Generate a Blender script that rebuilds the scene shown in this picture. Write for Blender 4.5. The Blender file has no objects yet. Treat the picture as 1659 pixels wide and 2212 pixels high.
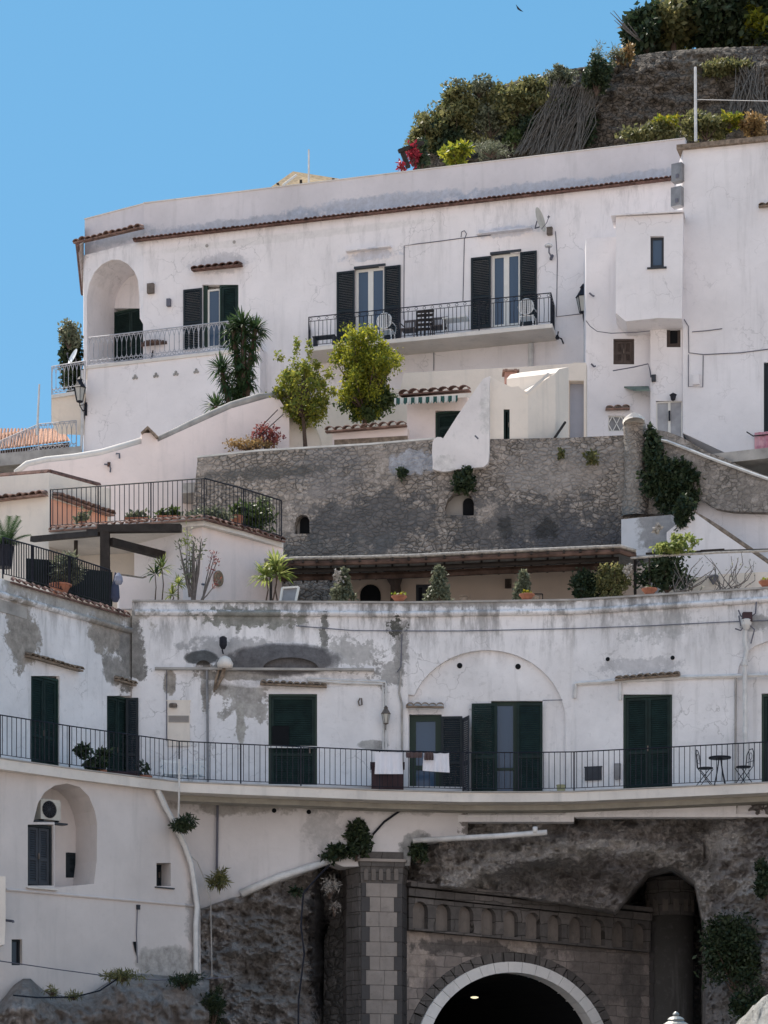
import bpy, bmesh, math, random
from mathutils import Vector, Matrix, noise
from mathutils.geometry import tessellate_polygon
S = bpy.context.scene
COL = S.collection
R_ = math.radians
# ---------------- camera, sky, sun, exposure ----------------
F = 5321.0; CX = 829.5; HY = 2500.0; CZ = 1.7     # measured on the photograph (1659 x 2212 view of it)
cd = bpy.data.cameras.new('camera'); cam = bpy.data.objects.new('camera', cd); COL.objects.link(cam)
cam.location = (0, 0, CZ); cam.rotation_euler = (R_(90), 0, 0)
cd.sensor_fit = 'VERTICAL'; cd.sensor_height = 24; cd.lens = F/2212*24
cd.shift_y = (HY-1106)/2212; cd.clip_end = 5000; cd.clip_start = .5
S.camera = cam
SUN_EL = R_(58); SUN_AZ = R_(-38)                  # azimuth from +Y towards +X
w = bpy.data.worlds.new('World'); S.world = w; w.use_nodes = True
nt = w.node_tree; bg = nt.nodes['Background']
sky = nt.nodes.new('ShaderNodeTexSky'); sky.sky_type = 'NISHITA'; sky.sun_disc = False
sky.sun_elevation = SUN_EL; sky.sun_rotation = SUN_AZ; sky.altitude = 0
sky.air_density = 1.0; sky.dust_density = 0.15; sky.ozone_density = 1.6
tn_ = nt.nodes.new('ShaderNodeMix'); tn_.data_type = 'RGBA'; tn_.blend_type = 'MULTIPLY'; tn_.inputs[0].default_value = 1; tn_.blend_type = 'MIX'; tn_.inputs[0].default_value = .74; tn_.inputs[7].default_value = (.72, 2.55, 4.35, 1)
nt.links.new(sky.outputs[0], tn_.inputs[6]); tcw = nt.nodes.new('ShaderNodeTexCoord'); sw = nt.nodes.new('ShaderNodeSeparateXYZ'); nt.links.new(tcw.outputs['Generated'], sw.inputs[0])   # pale fill added to the sky behind the camera, brightens the shaded fronts
def wmr(sock, a, b, c, d):
    m_ = nt.nodes.new('ShaderNodeMapRange'); m_.interpolation_type = 'SMOOTHSTEP'; nt.links.new(sock, m_.inputs[0])
    for i_, x_ in enumerate((a, b, c, d)): m_.inputs[i_+1].default_value = x_
    return m_.outputs[0]
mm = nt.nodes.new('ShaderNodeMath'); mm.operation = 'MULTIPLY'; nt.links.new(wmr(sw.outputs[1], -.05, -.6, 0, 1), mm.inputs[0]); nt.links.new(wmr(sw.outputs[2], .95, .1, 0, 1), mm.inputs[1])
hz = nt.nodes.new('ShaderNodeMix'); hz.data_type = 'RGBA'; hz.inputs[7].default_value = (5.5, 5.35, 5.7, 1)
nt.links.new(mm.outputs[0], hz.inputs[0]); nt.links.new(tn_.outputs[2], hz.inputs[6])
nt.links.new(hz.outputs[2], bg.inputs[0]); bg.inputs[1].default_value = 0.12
sd = bpy.data.lights.new('sun', 'SUN'); sd.energy = 5.0; sd.angle = R_(.55); sd.color = (1, .91, .80)
sun = bpy.data.objects.new('sun', sd); COL.objects.link(sun)
sdir = Vector((math.sin(SUN_AZ)*math.cos(SUN_EL), math.cos(SUN_AZ)*math.cos(SUN_EL), math.sin(SUN_EL)))
sun.rotation_euler = sdir.to_track_quat('Z', 'Y').to_euler(); sun.location = (0, 60, 80)
S.view_settings.view_transform = 'Standard'; S.view_settings.look = 'None'; S.view_settings.gamma = 1
S.view_settings.exposure = 0.5

# ---------------- placing ----------------
def W(px, py, Y): return Vector(((px-CX)*Y/F, Y, CZ+(HY-py)*Y/F))
class Wall:
    def __init__(s, pa, Ya, pb, Yb):
        s.A = Vector(((pa-CX)*Ya/F, Ya)); B = Vector(((pb-CX)*Yb/F, Yb))
        s.t = (B-s.A).normalized(); s.n = Vector((s.t.y, -s.t.x)); s.ang = math.atan2(s.t.y, s.t.x)
    def sz(s, px, py, o=0):
        k = (px-CX)/F; P = s.A+s.n*o
        u = (k*P.y-P.x)/(s.t.x-k*s.t.y); Y = P.y+u*s.t.y
        return u, CZ+(HY-py)*Y/F
    def pt(s, u, z, o=0):
        q = s.A+s.t*u+s.n*o; return Vector((q.x, q.y, z))
    def at(s, px, py, o=0): return s.pt(*s.sz(px, py, o), o)
    def M(s, p): return Matrix.Translation(p) @ Matrix.Rotation(s.ang, 4, 'Z')
    def M0(s): return s.M(Vector((s.A.x, s.A.y, 0)))
    def rect(s, x0, y0, x1, y1, o=0):
        a, _ = s.sz(x0, y0, o); b, _ = s.sz(x1, y0, o); m = (x0+x1)/2
        return a, b, s.sz(m, y1, o)[1], s.sz(m, y0, o)[1]

# ---------------- objects ----------------
WM = {}
def tag(o, label=None, cat=None, group=None, kind=None):
    if label: o['label'] = label
    if cat: o['category'] = cat
    if group: o['group'] = group
    if kind: o['kind'] = kind
    return o
def thing(name, label, cat, loc, group=None, ang=0):
    o = bpy.data.objects.new(name, None); COL.objects.link(o); o.empty_display_size = .3
    m = Matrix.Translation(loc) @ Matrix.Rotation(ang, 4, 'Z'); o.matrix_basis = m; WM[o.name] = m
    return tag(o, label, cat, group)
def copy_thing(src, loc, ang=None, label=None):
    """a copy of a thing with copies of its parts and sub-parts"""
    a = WM[src.name].to_euler().z if ang is None else ang
    def rec(o, par):
        c = o.copy(); COL.objects.link(c)
        if par: c.parent = par
        for ch in list(o.children):
            rec(ch, c)
        return c
    r = rec(src, None); m = Matrix.Translation(loc) @ Matrix.Rotation(a, 4, 'Z'); r.matrix_basis = m; WM[r.name] = m
    if label: r['label'] = label
    return r
class MB:
    def __init__(s, M=None): s.v = []; s.f = []; s.M = M or Matrix(); s.smooth = False
    def add(s, vs, fs):
        b = len(s.v); s.v += [tuple(v) for v in vs]; s.f += [tuple(i+b for i in f) for f in fs]; return s
    def box(s, x0, x1, y0, y1, z0, z1):
        return s.add([(x0,y0,z0),(x1,y0,z0),(x1,y1,z0),(x0,y1,z0),(x0,y0,z1),(x1,y0,z1),(x1,y1,z1),(x0,y1,z1)],
              [(0,3,2,1),(4,5,6,7),(0,1,5,4),(1,2,6,5),(2,3,7,6),(3,0,4,7)])
    def bar(s, a, b, w_, h=None):
        """square bar between two points"""
        h = h or w_; a = Vector(a); b = Vector(b); d = (b-a).normalized()
        u = d.cross(Vector((0,0,1))) if abs(d.z) < .99 else Vector((1,0,0)); u.normalize(); v = u.cross(d).normalized()
        u *= w_/2; v *= h/2
        return s.add([a-u-v,a+u-v,a+u+v,a-u+v,b-u-v,b+u-v,b+u+v,b-u+v],[(0,1,2,3),(7,6,5,4),(0,4,5,1),(1,5,6,2),(2,6,7,3),(3,7,4,0)])
    def tube(s, pts, r, n=6, cap=True):
        pts = [Vector(p) for p in pts]; m = len(pts); rs = r if isinstance(r, (list, tuple)) else [r]*m
        vs = []; fs = []; pu = None
        for i, p in enumerate(pts):
            d = (pts[min(i+1, m-1)]-pts[max(i-1, 0)]).normalized()
            if pu is None:
                u = d.cross(Vector((0,0,1)));
                if u.length < .05: u = Vector((1,0,0))
            else: u = pu-d*pu.dot(d)
            u.normalize(); pu = u; v = d.cross(u)
            for k in range(n):
                a = 2*math.pi*k/n; vs.append(p+(u*math.cos(a)+v*math.sin(a))*rs[i])
        for i in range(m-1):
            for k in range(n):
                k2 = (k+1) % n; fs.append((i*n+k, i*n+k2, (i+1)*n+k2, (i+1)*n+k))
        if cap: fs += [tuple(range(n))[::-1], tuple(range((m-1)*n, m*n))]
        return s.add(vs, fs)
    def lathe(s, c, prof, n=16):
        """prof: (radius, height) pairs upwards from c"""
        c = Vector(c); vs = []; fs = []
        for r, z in prof:
            for k in range(n):
                a = 2*math.pi*k/n; vs.append(c+Vector((r*math.cos(a), r*math.sin(a), z)))
        m = len(prof)
        for i in range(m-1):
            for k in range(n):
                k2 = (k+1) % n; fs.append((i*n+k, i*n+k2, (i+1)*n+k2, (i+1)*n+k))
        fs += [tuple(range(n))[::-1], tuple(range((m-1)*n, m*n))]
        return s.add(vs, fs)
    def plate(s, outer, holes=(), y0=0, y1=.3, hd=None, back=True, sides=True):
        """flat solid in x,z with holes; front at y0, back at y1; holes' reveals go hd deep"""
        polys = [[Vector((x, z, 0)) for x, z in p] for p in [outer]+list(holes)]
        flat = [q for p in polys for q in p]; tr = tessellate_polygon(polys)
        def fix(t, front):
            a, b, c = (flat[i] for i in t); cr = (b-a).cross(c-a).z
            return t if (cr > 0) == front else (t[0], t[2], t[1])
        s.add([(q.x, y0, q.y) for q in flat], [fix(t, True) for t in tr])
        if back: s.add([(q.x, y1, q.y) for q in flat], [fix(t, False) for t in tr])
        def area(p): return sum(p[i][0]*p[(i+1) % len(p)][1]-p[(i+1) % len(p)][0]*p[i][1] for i in range(len(p)))
        def wallring(p, d, inner):
            ccw = area(p) > 0; n = len(p); vs = []
            for x, z in p: vs += [(x, y0, z), (x, d, z)]
            fs = []
            for i in range(n):
                j = (i+1) % n; q = (2*i, 2*i+1, 2*j+1, 2*j)
                fs.append(q if (ccw != inner) else q[::-1])
            s.add(vs, fs)
        if sides: wallring(outer, y1, False)
        for h in holes: wallring(h, y0+(hd if hd is not None else y1-y0), True)
        return s
    def build(s, name, m, parent=None, smooth=False, anchor=None, **tg):
        vs = [Vector(v) for v in s.v]
        xs = [v.x for v in vs]; ys = [v.y for v in vs]; zs = [v.z for v in vs]
        b = Vector(((min(xs)+max(xs))/2, (min(ys)+max(ys))/2, min(zs))) if anchor is None else Vector(anchor)
        me = bpy.data.meshes.new(name); me.from_pydata([v-b for v in vs], [], s.f); me.materials.append(m)
        if smooth or s.smooth: me.polygons.foreach_set('use_smooth', [True]*len(me.polygons))
        me.update(); o = bpy.data.objects.new(name, me); COL.objects.link(o)
        OM = s.M @ Matrix.Translation(b)
        if parent is not None:
            o.parent = parent; o.matrix_basis = WM[parent.name].inverted() @ OM
        else: o.matrix_basis = OM
        WM[o.name] = OM
        return tag(o, **tg) if tg else o

# ---------------- materials ----------------
class N:
    def __init__(s, name):
        s.m = bpy.data.materials.new(name); s.m.use_nodes = True; s.t = s.m.node_tree; s.b = s.t.nodes['Principled BSDF']
        s.out = s.t.nodes['Material Output']
        s.geo = s.t.nodes.new('ShaderNodeNewGeometry'); s.P = s.geo.outputs['Position']
    def n(s, k, **kw):
        q = s.t.nodes.new('ShaderNode'+k)
        for a, b in kw.items(): setattr(q, a, b)
        return q
    def l(s, a, b): s.t.links.new(a, b)
    def put(s, sock, v):
        if hasattr(v, 'is_output') or isinstance(v, bpy.types.NodeSocket): s.l(v, sock)
        elif isinstance(v, (tuple, list, Vector)) and sock.type == 'RGBA': sock.default_value = tuple(v)[:3]+(1,)
        else: sock.default_value = v
    def noise(s, scale, det=4, rough=.6, vec=None, stretch=None, dist=0):
        q = s.n('TexNoise'); v = vec or s.P
        if stretch: v = s.vm('MULTIPLY', v, stretch)
        s.l(v, q.inputs['Vector']); q.inputs['Scale'].default_value = scale; q.inputs['Detail'].default_value = det
        q.inputs['Roughness'].default_value = rough; q.inputs['Distortion'].default_value = dist
        return q.outputs['Fac']
    def vm(s, op, a, b=None):
        q = s.n('VectorMath', operation=op); s.put(q.inputs[0], a)
        if b is not None: s.put(q.inputs[1], b)
        return q.outputs['Value' if op in ('LENGTH', 'DISTANCE') else 0]
    def ma(s, op, a, b=None, c=None):
        q = s.n('Math', operation=op); s.put(q.inputs[0], a)
        if b is not None: s.put(q.inputs[1], b)
        if c is not None: s.put(q.inputs[2], c)
        return q.outputs[0]
    def mr(s, v, a, b, c=0, d=1):
        q = s.n('MapRange'); s.put(q.inputs[0], v)
        for i, x in enumerate((a, b, c, d)): q.inputs[i+1].default_value = x
        return q.outputs[0]
    def mix(s, f, a, b):
        q = s.n('Mix', data_type='RGBA'); s.put(q.inputs[0], f); s.put(q.inputs[6], a); s.put(q.inputs[7], b); return q.outputs[2]
    def bump(s, h, st=.3, d=.02, prev=None):
        q = s.n('Bump'); s.l(h, q.inputs['Height']); q.inputs['Strength'].default_value = st; q.inputs['Distance'].default_value = d
        if prev: s.l(prev, q.inputs['Normal'])
        s.l(q.outputs[0], s.b.inputs['Normal']); return q.outputs[0]
    def fin(s, col, rough=.9, metal=0, spec=.3):
        s.put(s.b.inputs['Base Color'], col); s.put(s.b.inputs['Roughness'], rough); s.b.inputs['Metallic'].default_value = metal
        s.b.inputs['Specular IOR Level'].default_value = spec
        return s.m
def C(c, k): return tuple(min(1, x*k) for x in c)
def simple(name, c, rough=.85, var=.2, sc=3, metal=0, spec=.3, bs=0, bsc=40):
    q = N(name); f = q.mr(q.noise(sc, 5), .3, .7); col = q.mix(f, C(c, 1-var), C(c, 1+var))
    if bs: q.bump(q.noise(bsc, 4), bs, .01)
    return q.fin(col, rough, metal, spec)
def blobs(q, col, bl):
    """stains, bare patches and painted shade: (centre, radii, colour, raggedness, noise scale, opacity)"""
    ns = {}
    if bl: tone = q.mr(q.noise(4.5, 9, .75), .34, .68, .62, 1.3)
    for c, r, bc, rag, sc, op in bl:
        if sc not in ns: ns[sc] = q.noise(sc, 10, .72)
        v = q.vm('SUBTRACT', q.P, tuple(c)); v = q.vm('MULTIPLY', v, tuple(1/x for x in r)); L = q.vm('LENGTH', v)
        v = q.ma('ADD', L, q.ma('MULTIPLY', q.ma('SUBTRACT', ns[sc], .5), rag*3.2))
        inn = q.vm('MULTIPLY', q.vm('ADD', (0, 0, 0), bc), (1, 1, 1)); t3 = q.n('CombineXYZ')
        for k in range(3): q.l(tone, t3.inputs[k])
        inn = q.vm('MULTIPLY', inn, t3.outputs[0])
        if op > .8: col = q.mix(q.mr(v, 1.02, 1.10, .55, 0), col, C(bc, .8))  # darker rim painted as the shadow line of the flaked edge
        col = q.mix(q.mr(v, .90, 1.02 if op > .8 else 1.3, op, 0), col, inn)
    return col
def plaster(name, c, dirt=.25, streak=.2, peel=None, bl=(), dcol=(.30, .29, .28), crack=0, bst=.25, gz=None):
    q = N(name); n1 = q.noise(.45, 9, .65); n2 = q.noise(5, 8, .7); n3 = q.noise(1.6, 6, .6, stretch=(1.6, 1.6, .16)); n4 = q.noise(28, 3)
    col = q.mix(q.mr(n1, .35, .68), C(c, 1.05), C(c, 1-dirt*.6))
    col = q.mix(q.mr(n2, .55, .8, 0, dirt), col, dcol)
    col = q.mix(q.mr(n3, .56, .78, 0, streak), col, C(dcol, 1.1))
    if peel:
        pk = q.noise(.55, 10, .7, dist=.3); col = q.mix(q.mr(pk, peel, peel+.025, 0, .8), col, (.33, .32, .31))
    if crack:
        v = q.n('TexVoronoi', feature='DISTANCE_TO_EDGE'); q.l(q.vm('ADD', q.P, q.vm('SCALE', q.n('TexNoise').outputs['Color'])), v.inputs['Vector']) if 0 else None
        wv = q.n('TexNoise'); q.l(q.P, wv.inputs['Vector']); wv.inputs['Scale'].default_value = 2.2; wv.inputs['Detail'].default_value = 6
        pv = q.vm('ADD', q.P, q.vm('MULTIPLY', wv.outputs['Color'], (.9, .9, .9))); q.l(pv, v.inputs['Vector']); v.inputs['Scale'].default_value = 1.1
        msk = q.mr(q.noise(.5, 3), .5, .62); cr = q.ma('MULTIPLY', q.mr(v.outputs['Distance'], .004, .02, 1, 0), msk)
        col = q.mix(q.ma('MULTIPLY', cr, crack), col, (.16, .15, .15))
    if gz:
        sp = q.n('SeparateXYZ'); q.l(q.P, sp.inputs[0])
        for lo, hi, op, th in gz:
            st = q.noise(1.9, 9, .72, stretch=(1.3, 1.3, .28)); g_ = q.ma('MULTIPLY', q.mr(sp.outputs[2], lo, hi, 0, 1) if lo < hi else q.mr(sp.outputs[2], hi, lo, 1, 0), q.mr(st, th, th+.13, 0, op)); col = q.mix(g_, col, (.13, .125, .12))
            g2 = q.ma('MULTIPLY', q.mr(sp.outputs[2], hi-.18, hi, 0, 1), q.mr(q.noise(3.5, 9, .75), .42, .56, 0, op)); col = q.mix(g2, col, (.10, .10, .095))
    col = blobs(q, col, bl)
    b = q.bump(n2, bst, .03); q.bump(n4, .15, .008, b)
    return q.fin(col, .95, 0, .15)
def rubble(name, c, c2, sc=3.0, joint=(.07, .065, .06), jw=.05, bl=(), plast=None, squash=1.5, cover=.5, depth=.06, jop=1.0):
    """rough stone wall; plast = plaster remains over it"""
    q = N(name); wv = q.n('TexNoise'); q.l(q.P, wv.inputs['Vector']); wv.inputs['Scale'].default_value = 2.5; wv.inputs['Detail'].default_value = 3
    pv = q.vm('ADD', q.vm('MULTIPLY', q.P, (1, 1, squash)), q.vm('MULTIPLY', wv.outputs['Color'], (.25, .25, .25)))
    v1 = q.n('TexVoronoi', feature='DISTANCE_TO_EDGE'); v2 = q.n('TexVoronoi')
    for v in (v1, v2): q.l(pv, v.inputs['Vector']); v.inputs['Scale'].default_value = sc
    sep = q.n('SeparateColor'); q.l(v2.outputs['Color'], sep.inputs[0])
    col = q.mix(sep.outputs[0], c, c2); n2 = q.noise(9, 8, .7); col = q.mix(q.mr(n2, .4, .75, 0, .55), col, C(c, .45))
    col = q.mix(q.mr(q.noise(15, 9, .78), .48, .64, 0, .6), col, C(c, .4)); lime = q.mr(q.noise(3.2, 10, .8, dist=.3), .54, .62, 0, .6)
    j = q.mr(v1.outputs['Distance'], jw*.3, jw, jop, 0); col = q.mix(j, col, joint)
    h = q.mr(v1.outputs['Distance'], 0, jw*2.2)
    if plast:
        pn = q.noise(.55, 9, .72); pf = q.mr(pn, cover-.10, cover+.08)
        pc = q.mix(q.mr(q.noise(2.0, 10, .75), .36, .66), C(plast, 1.15), C(plast, .5)); gr = q.mr(q.noise(11, 9, .8), .47, .66, 0, .75); pc = q.mix(gr, pc, C(plast, .38)); pc = q.mix(q.mr(q.noise(1.5, 8, .7, stretch=(1.6, 1.6, .22)), .52, .7, 0, .45), pc, C(plast, .45)); col = q.mix(pf, col, pc); h = q.mix(pf, h, (.8, .8, .8))
    col = q.mix(lime, col, C(c2, 1.3)); col = blobs(q, col, bl)
    b = q.bump(h, .7, depth); q.bump(n2, .4, .03, b)
    return q.fin(col, .95, 0, .1)
def rockmat(name, c, c2, bl=()):
    q = N(name); n1 = q.noise(.35, 12, .72, dist=.6); n2 = q.noise(2.2, 12, .78); n3 = q.noise(.9, 10, .7, stretch=(1.2, 1, .5), dist=.4); n4 = q.noise(9, 8, .75)
    col = q.mix(q.mr(n1, .38, .62), c, c2); col = q.mix(q.mr(n2, .44, .62, 0, .7), col, C(c, .62)); col = q.mix(q.mr(n3, .52, .66, 0, .6), col, C(c2, 1.3)); col = q.mix(q.mr(n4, .5, .7, 0, .5), col, C(c, .62))
    col = blobs(q, col, bl)
    b = q.bump(n2, 1.0, .25); q.bump(n4, .8, .06, b)
    return q.fin(col, .95, 0, .1)
def leafmat(name, a, b, tr=.35, tcol=None, ck=1.0):
    q = N(name); r = q.geo.outputs['Random Per Island']; col = q.mix(r, a, b)
    q.fin(col, .55, 0, .35); t = q.n('BsdfTranslucent'); q.put(t.inputs[0], tcol if tcol else q.mix(r, C(a, 1.5), C(b, 1.5)))
    m = q.n('MixShader'); m.inputs[0].default_value = tr; q.l(q.b.outputs[0], m.inputs[1]); q.l(t.outputs[0], m.inputs[2]); q.l(m.outputs[0], q.out.inputs[0])
    return q.m
def stripes(name, a, b, sc, axis=0):
    q = N(name); tc = q.n('TexCoord'); sp = q.n('SeparateXYZ'); q.l(tc.outputs['Object'], sp.inputs[0])
    f = q.ma('GREATER_THAN', q.ma('FRACT', q.ma('MULTIPLY', sp.outputs[axis], sc)), .5)
    return q.fin(q.mix(f, a, b), .9)
def blockmat(name, a, b, mortar, bw=.55, bh=.3, bl=(), vert=True):
    q = N(name); tc = q.n('TexCoord'); sp = q.n('SeparateXYZ'); q.l(tc.outputs['Object'], sp.inputs[0])
    cb = q.n('CombineXYZ'); q.l(sp.outputs[0], cb.inputs[0]); q.l(sp.outputs[2], cb.inputs[1])
    wv = q.n('TexNoise'); q.l(q.P, wv.inputs['Vector']); wv.inputs['Scale'].default_value = 3
    pv = q.vm('ADD', cb.outputs[0], q.vm('MULTIPLY', wv.outputs['Color'], (.16, .13, 0)))
    br = q.n('TexBrick'); q.l(pv, br.inputs['Vector']); br.inputs['Scale'].default_value = 1; br.inputs['Brick Width'].default_value = bw
    br.inputs['Row Height'].default_value = bh; br.inputs['Mortar Size'].default_value = .012; br.inputs['Mortar Smooth'].default_value = .3
    q.put(br.inputs['Color1'], a); q.put(br.inputs['Color2'], b); q.put(br.inputs['Mortar'], mortar); br.inputs['Bias'].default_value = -.1
    n2 = q.noise(6, 8, .7); col = q.mix(q.mr(n2, .4, .75, 0, .6), br.outputs['Color'], C(a, .45))
    col = q.mix(q.mr(q.noise(1.2, 6, .6, stretch=(1.5, 1.5, .3)), .5, .75, 0, .5), col, C(a, .5))
    col = blobs(q, col, bl)
    b_ = q.bump(q.ma('SUBTRACT', 1.0, br.outputs['Fac']), .6, .03); q.bump(n2, .5, .03, b_)
    return q.fin(col, .95, 0, .1)

GREY = (.33, .30, .27); DK = (.10, .10, .10)
def B(px, py, Y, rx, ry, col=GREY, rag=1.0, sc=1.5, op=1.0, ryy=3):
    k = Y/F; return (W(px, py, Y), (rx*k, ryy, ry*k), col, rag, sc, op)
M_houseA = plaster('white_plaster_upper', (.84, .79, .79), .14, .28, gz=[(30.5, 33.0, .28, .50)], crack=.30, bl=[
    B(800, 535, 81, 52, 10, (.42, .46, .56), .9, 3, .55), B(1100, 492, 80, 62, 10, (.42, .46, .56), .9, 3, .5), B(475, 565, 83, 55, 18, (.40, .39, .42), 1.1, 3, .45),
    B(600, 500, 82, 330, 8, (.6, .58, .55), .5, 1.5, .3)])
M_parapetA = plaster('weathered_parapet_plaster', (.69, .645, .66), .2, .3, bl=[
    B(520, 478, 83, 210, 13, (.38, .40, .46), .8, 3, .6), B(820, 440, 82, 180, 14, (.38, .42, .50), .8, 3, .6), B(1150, 397, 80, 150, 13, (.38, .42, .50), .8, 3, .6), B(1380, 370, 79, 90, 10, (.40, .44, .52), .8, 3, .5), B(250, 490, 84, 70, 14, (.40, .41, .45), .8, 3, .6)])
M_houseB = plaster('white_plaster_right', (.79, .755, .765), .16, .34, crack=.25)
M_garden = plaster('pinkish_garden_plaster', (.86, .75, .72), .15, .25)
M_cream = plaster('cream_plaster', (.78, .70, .62), .18, .3)
M_pink = plaster('pink_plaster', (.78, .55, .50), .15, .2)
M_orange = plaster('orange_plaster', (.75, .38, .26), .12, .15)
M_beige = plaster('beige_plaster', (.62, .50, .42), .15, .2)
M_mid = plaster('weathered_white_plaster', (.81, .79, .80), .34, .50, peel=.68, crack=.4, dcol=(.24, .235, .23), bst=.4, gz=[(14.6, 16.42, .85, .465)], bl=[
    # bare render on the left wing
    B(45, 1370, 61.5, 28, 75, GREY, .9, 1.6), B(235, 1360, 64, 38, 55, GREY, .9, 1.6), B(285, 1410, 65, 30, 75, (.24, .23, .22), 1.1, 1.8), B(250, 1450, 65, 24, 35, (.3, .285, .27), .8, 1.6),
    B(150, 1295, 63, 150, 26, (.36, .34, .31), 1.6, 2.5, .8),
    # main front, upper left
    B(540, 1333, 65.2, 100, 22, (.27, .27, .25), 1.4, 2.5), B(365, 1475, 65.2, 14, 28, GREY, .7, 2), B(445, 1475, 65.2, 10, 60, (.33, .31, .29), 1.2, 2.2), B(480, 1480, 65.2, 18, 22, (.25, .23, .21), 1.1, 2.5),
    B(530, 1500, 65.2, 62, 55, (.40, .38, .36), 1.5, 2.4), B(520, 1570, 65.2, 10, 55, (.42, .40, .37), .7, 1.8), B(560, 1440, 65.2, 110, 24, (.26, .25, .24), 1.4, 2.4, .9), B(510, 1400, 65.2, 100, 20, (.3, .3, .31), 1.3, 3, .7),
    B(700, 1370, 65.2, 8, 45, (.2, .2, .19), 1.4, 4, .9), B(858, 1355, 65.2, 18, 24, (.10, .10, .09), 1.5, 5), B(865, 1400, 65.2, 14, 50, (.28, .27, .26), 1.6, 4, .8), B(750, 1410, 65.2, 60, 26, (.36, .35, .34), 1.9, 5, .7),
    B(840, 1455, 65.2, 32, 26, (.30, .29, .28), 1.9, 5, .8), B(805, 1608, 65.2, 34, 11, (.42, .41, .40), .3, 2), B(1380, 1440, 64.6, 75, 16, (.38, .38, .40), 1.3, 4, .55), B(1060, 1298, 65, 170, 10, (.3, .29, .28), 1.6, 4, .7), B(1420, 1350, 64.5, 60, 30, (.4, .4, .4), 1.8, 4, .5), B(1640, 1345, 63.7, 26, 16, (.3, .3, .3), 1.2, 3, .8),
    B(620, 1468, 65.2, 170, 19, (.70, .68, .69), .25, 2.6, .95), B(520, 1460, 65.2, 95, 10, (.33, .31, .29), .8, 3, .95), B(612, 1425, 65.2, 118, 34, (.13, .125, .13), .14, 2.6, .96), B(436, 1422, 65.2, 36, 16, (.10, .10, .10), .2, 2.6, .93)])  # last two blobs paint the shade inside the vault hollows
M_low = plaster('grey_white_plaster_lower', (.64, .59, .57), .18, .35, bl=[B(520, 1745, 64.5, 110, 18, (.33, .31, .29), 1.1, 2, .7), B(360, 2080, 62, 60, 42, (.42, .395, .375), .35, 1.2),
    B(415, 1980, 62, 14, 80, (.25, .24, .24), 1.0, 2, .6), B(760, 1745, 65, 210, 14, (.36, .35, .34), 1.0, 2, .6), B(1190, 1762, 65, 210, 40, (.20, .185, .175), 1.0, 1.8), B(900, 1845, 65, 40, 50, (.34, .335, .33), .6, 1.5), B(1035, 1775, 65, 40, 26, (.22, .2, .19), 1.2, 2.5)])
M_lowsky = plaster('pale_plaster_below_balcony', (.66, .63, .63), .18, .35, bl=[B(520, 1745, 64.5, 110, 18, (.33, .31, .29), 1.1, 2, .8), B(760, 1745, 65, 210, 14, (.36, .35, .34), 1.0, 2, .6), B(900, 1845, 65, 40, 50, (.34, .335, .33), .6, 1.5), B(1035, 1775, 65, 40, 26, (.22, .2, .19), 1.2, 2.5), B(700, 1800, 65, 40, 40, (.38, .37, .37), 1.2, 2.5, .6)])
M_slab = plaster('balcony_edge_plaster', (.74, .69, .64), .3, .4)
M_ret = rubble('old_retaining_wall_stone', (.23, .20, .175), (.47, .41, .365), 5.5, plast=(.43, .375, .335), cover=.60, jw=.10, jop=.8, depth=.05,  bl=[
    B(700, 1000, 72, 60, 60, (.20, .20, .21), 1.5, 1.5, .4), B(800, 1120, 72, 130, 50, (.11, .11, .115), 1.8, 1.6, .75), B(700, 1180, 72, 160, 26, (.11, .115, .12), 1.5, 2, .6), B(1150, 1120, 71, 150, 55, (.10, .10, .105), 1.8, 1.8, .75), B(1250, 1160, 71, 110, 34, (.10, .10, .11), 1.5, 2.2, .8),
    B(560, 1000, 72, 130, 12, (.13, .125, .12), 1.2, 2, .8), B(900, 990, 71.5, 50, 26, (.40, .40, .43), .9, 2), B(1220, 1000, 71, 110, 50, (.36, .33, .31), 1.3, 1.6, .6), B(1360, 1020, 71, 22, 90, (.34, .31, .28), 1.0, 1.6, .7), B(1180, 1130, 71, 22, 18, (.05, .05, .05), 1.5, 3, .8), B(1095, 1125, 71, 13, 20, (.06, .06, .06), 1.5, 3, .8)])
M_retr = rubble('stair_wall_stone', (.22, .195, .17), (.40, .355, .32), 5.2, plast=(.36, .32, .29), cover=.52, jw=.09, jop=.7, depth=.03)
M_hill = rubble('dry_stone_terrace_wall', (.13, .115, .10), (.24, .205, .175), 4.2, squash=1.7, jw=.10, joint=(.02, .02, .02), depth=.07, jop=.75, plast=(.17, .15, .125), cover=.56)
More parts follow.
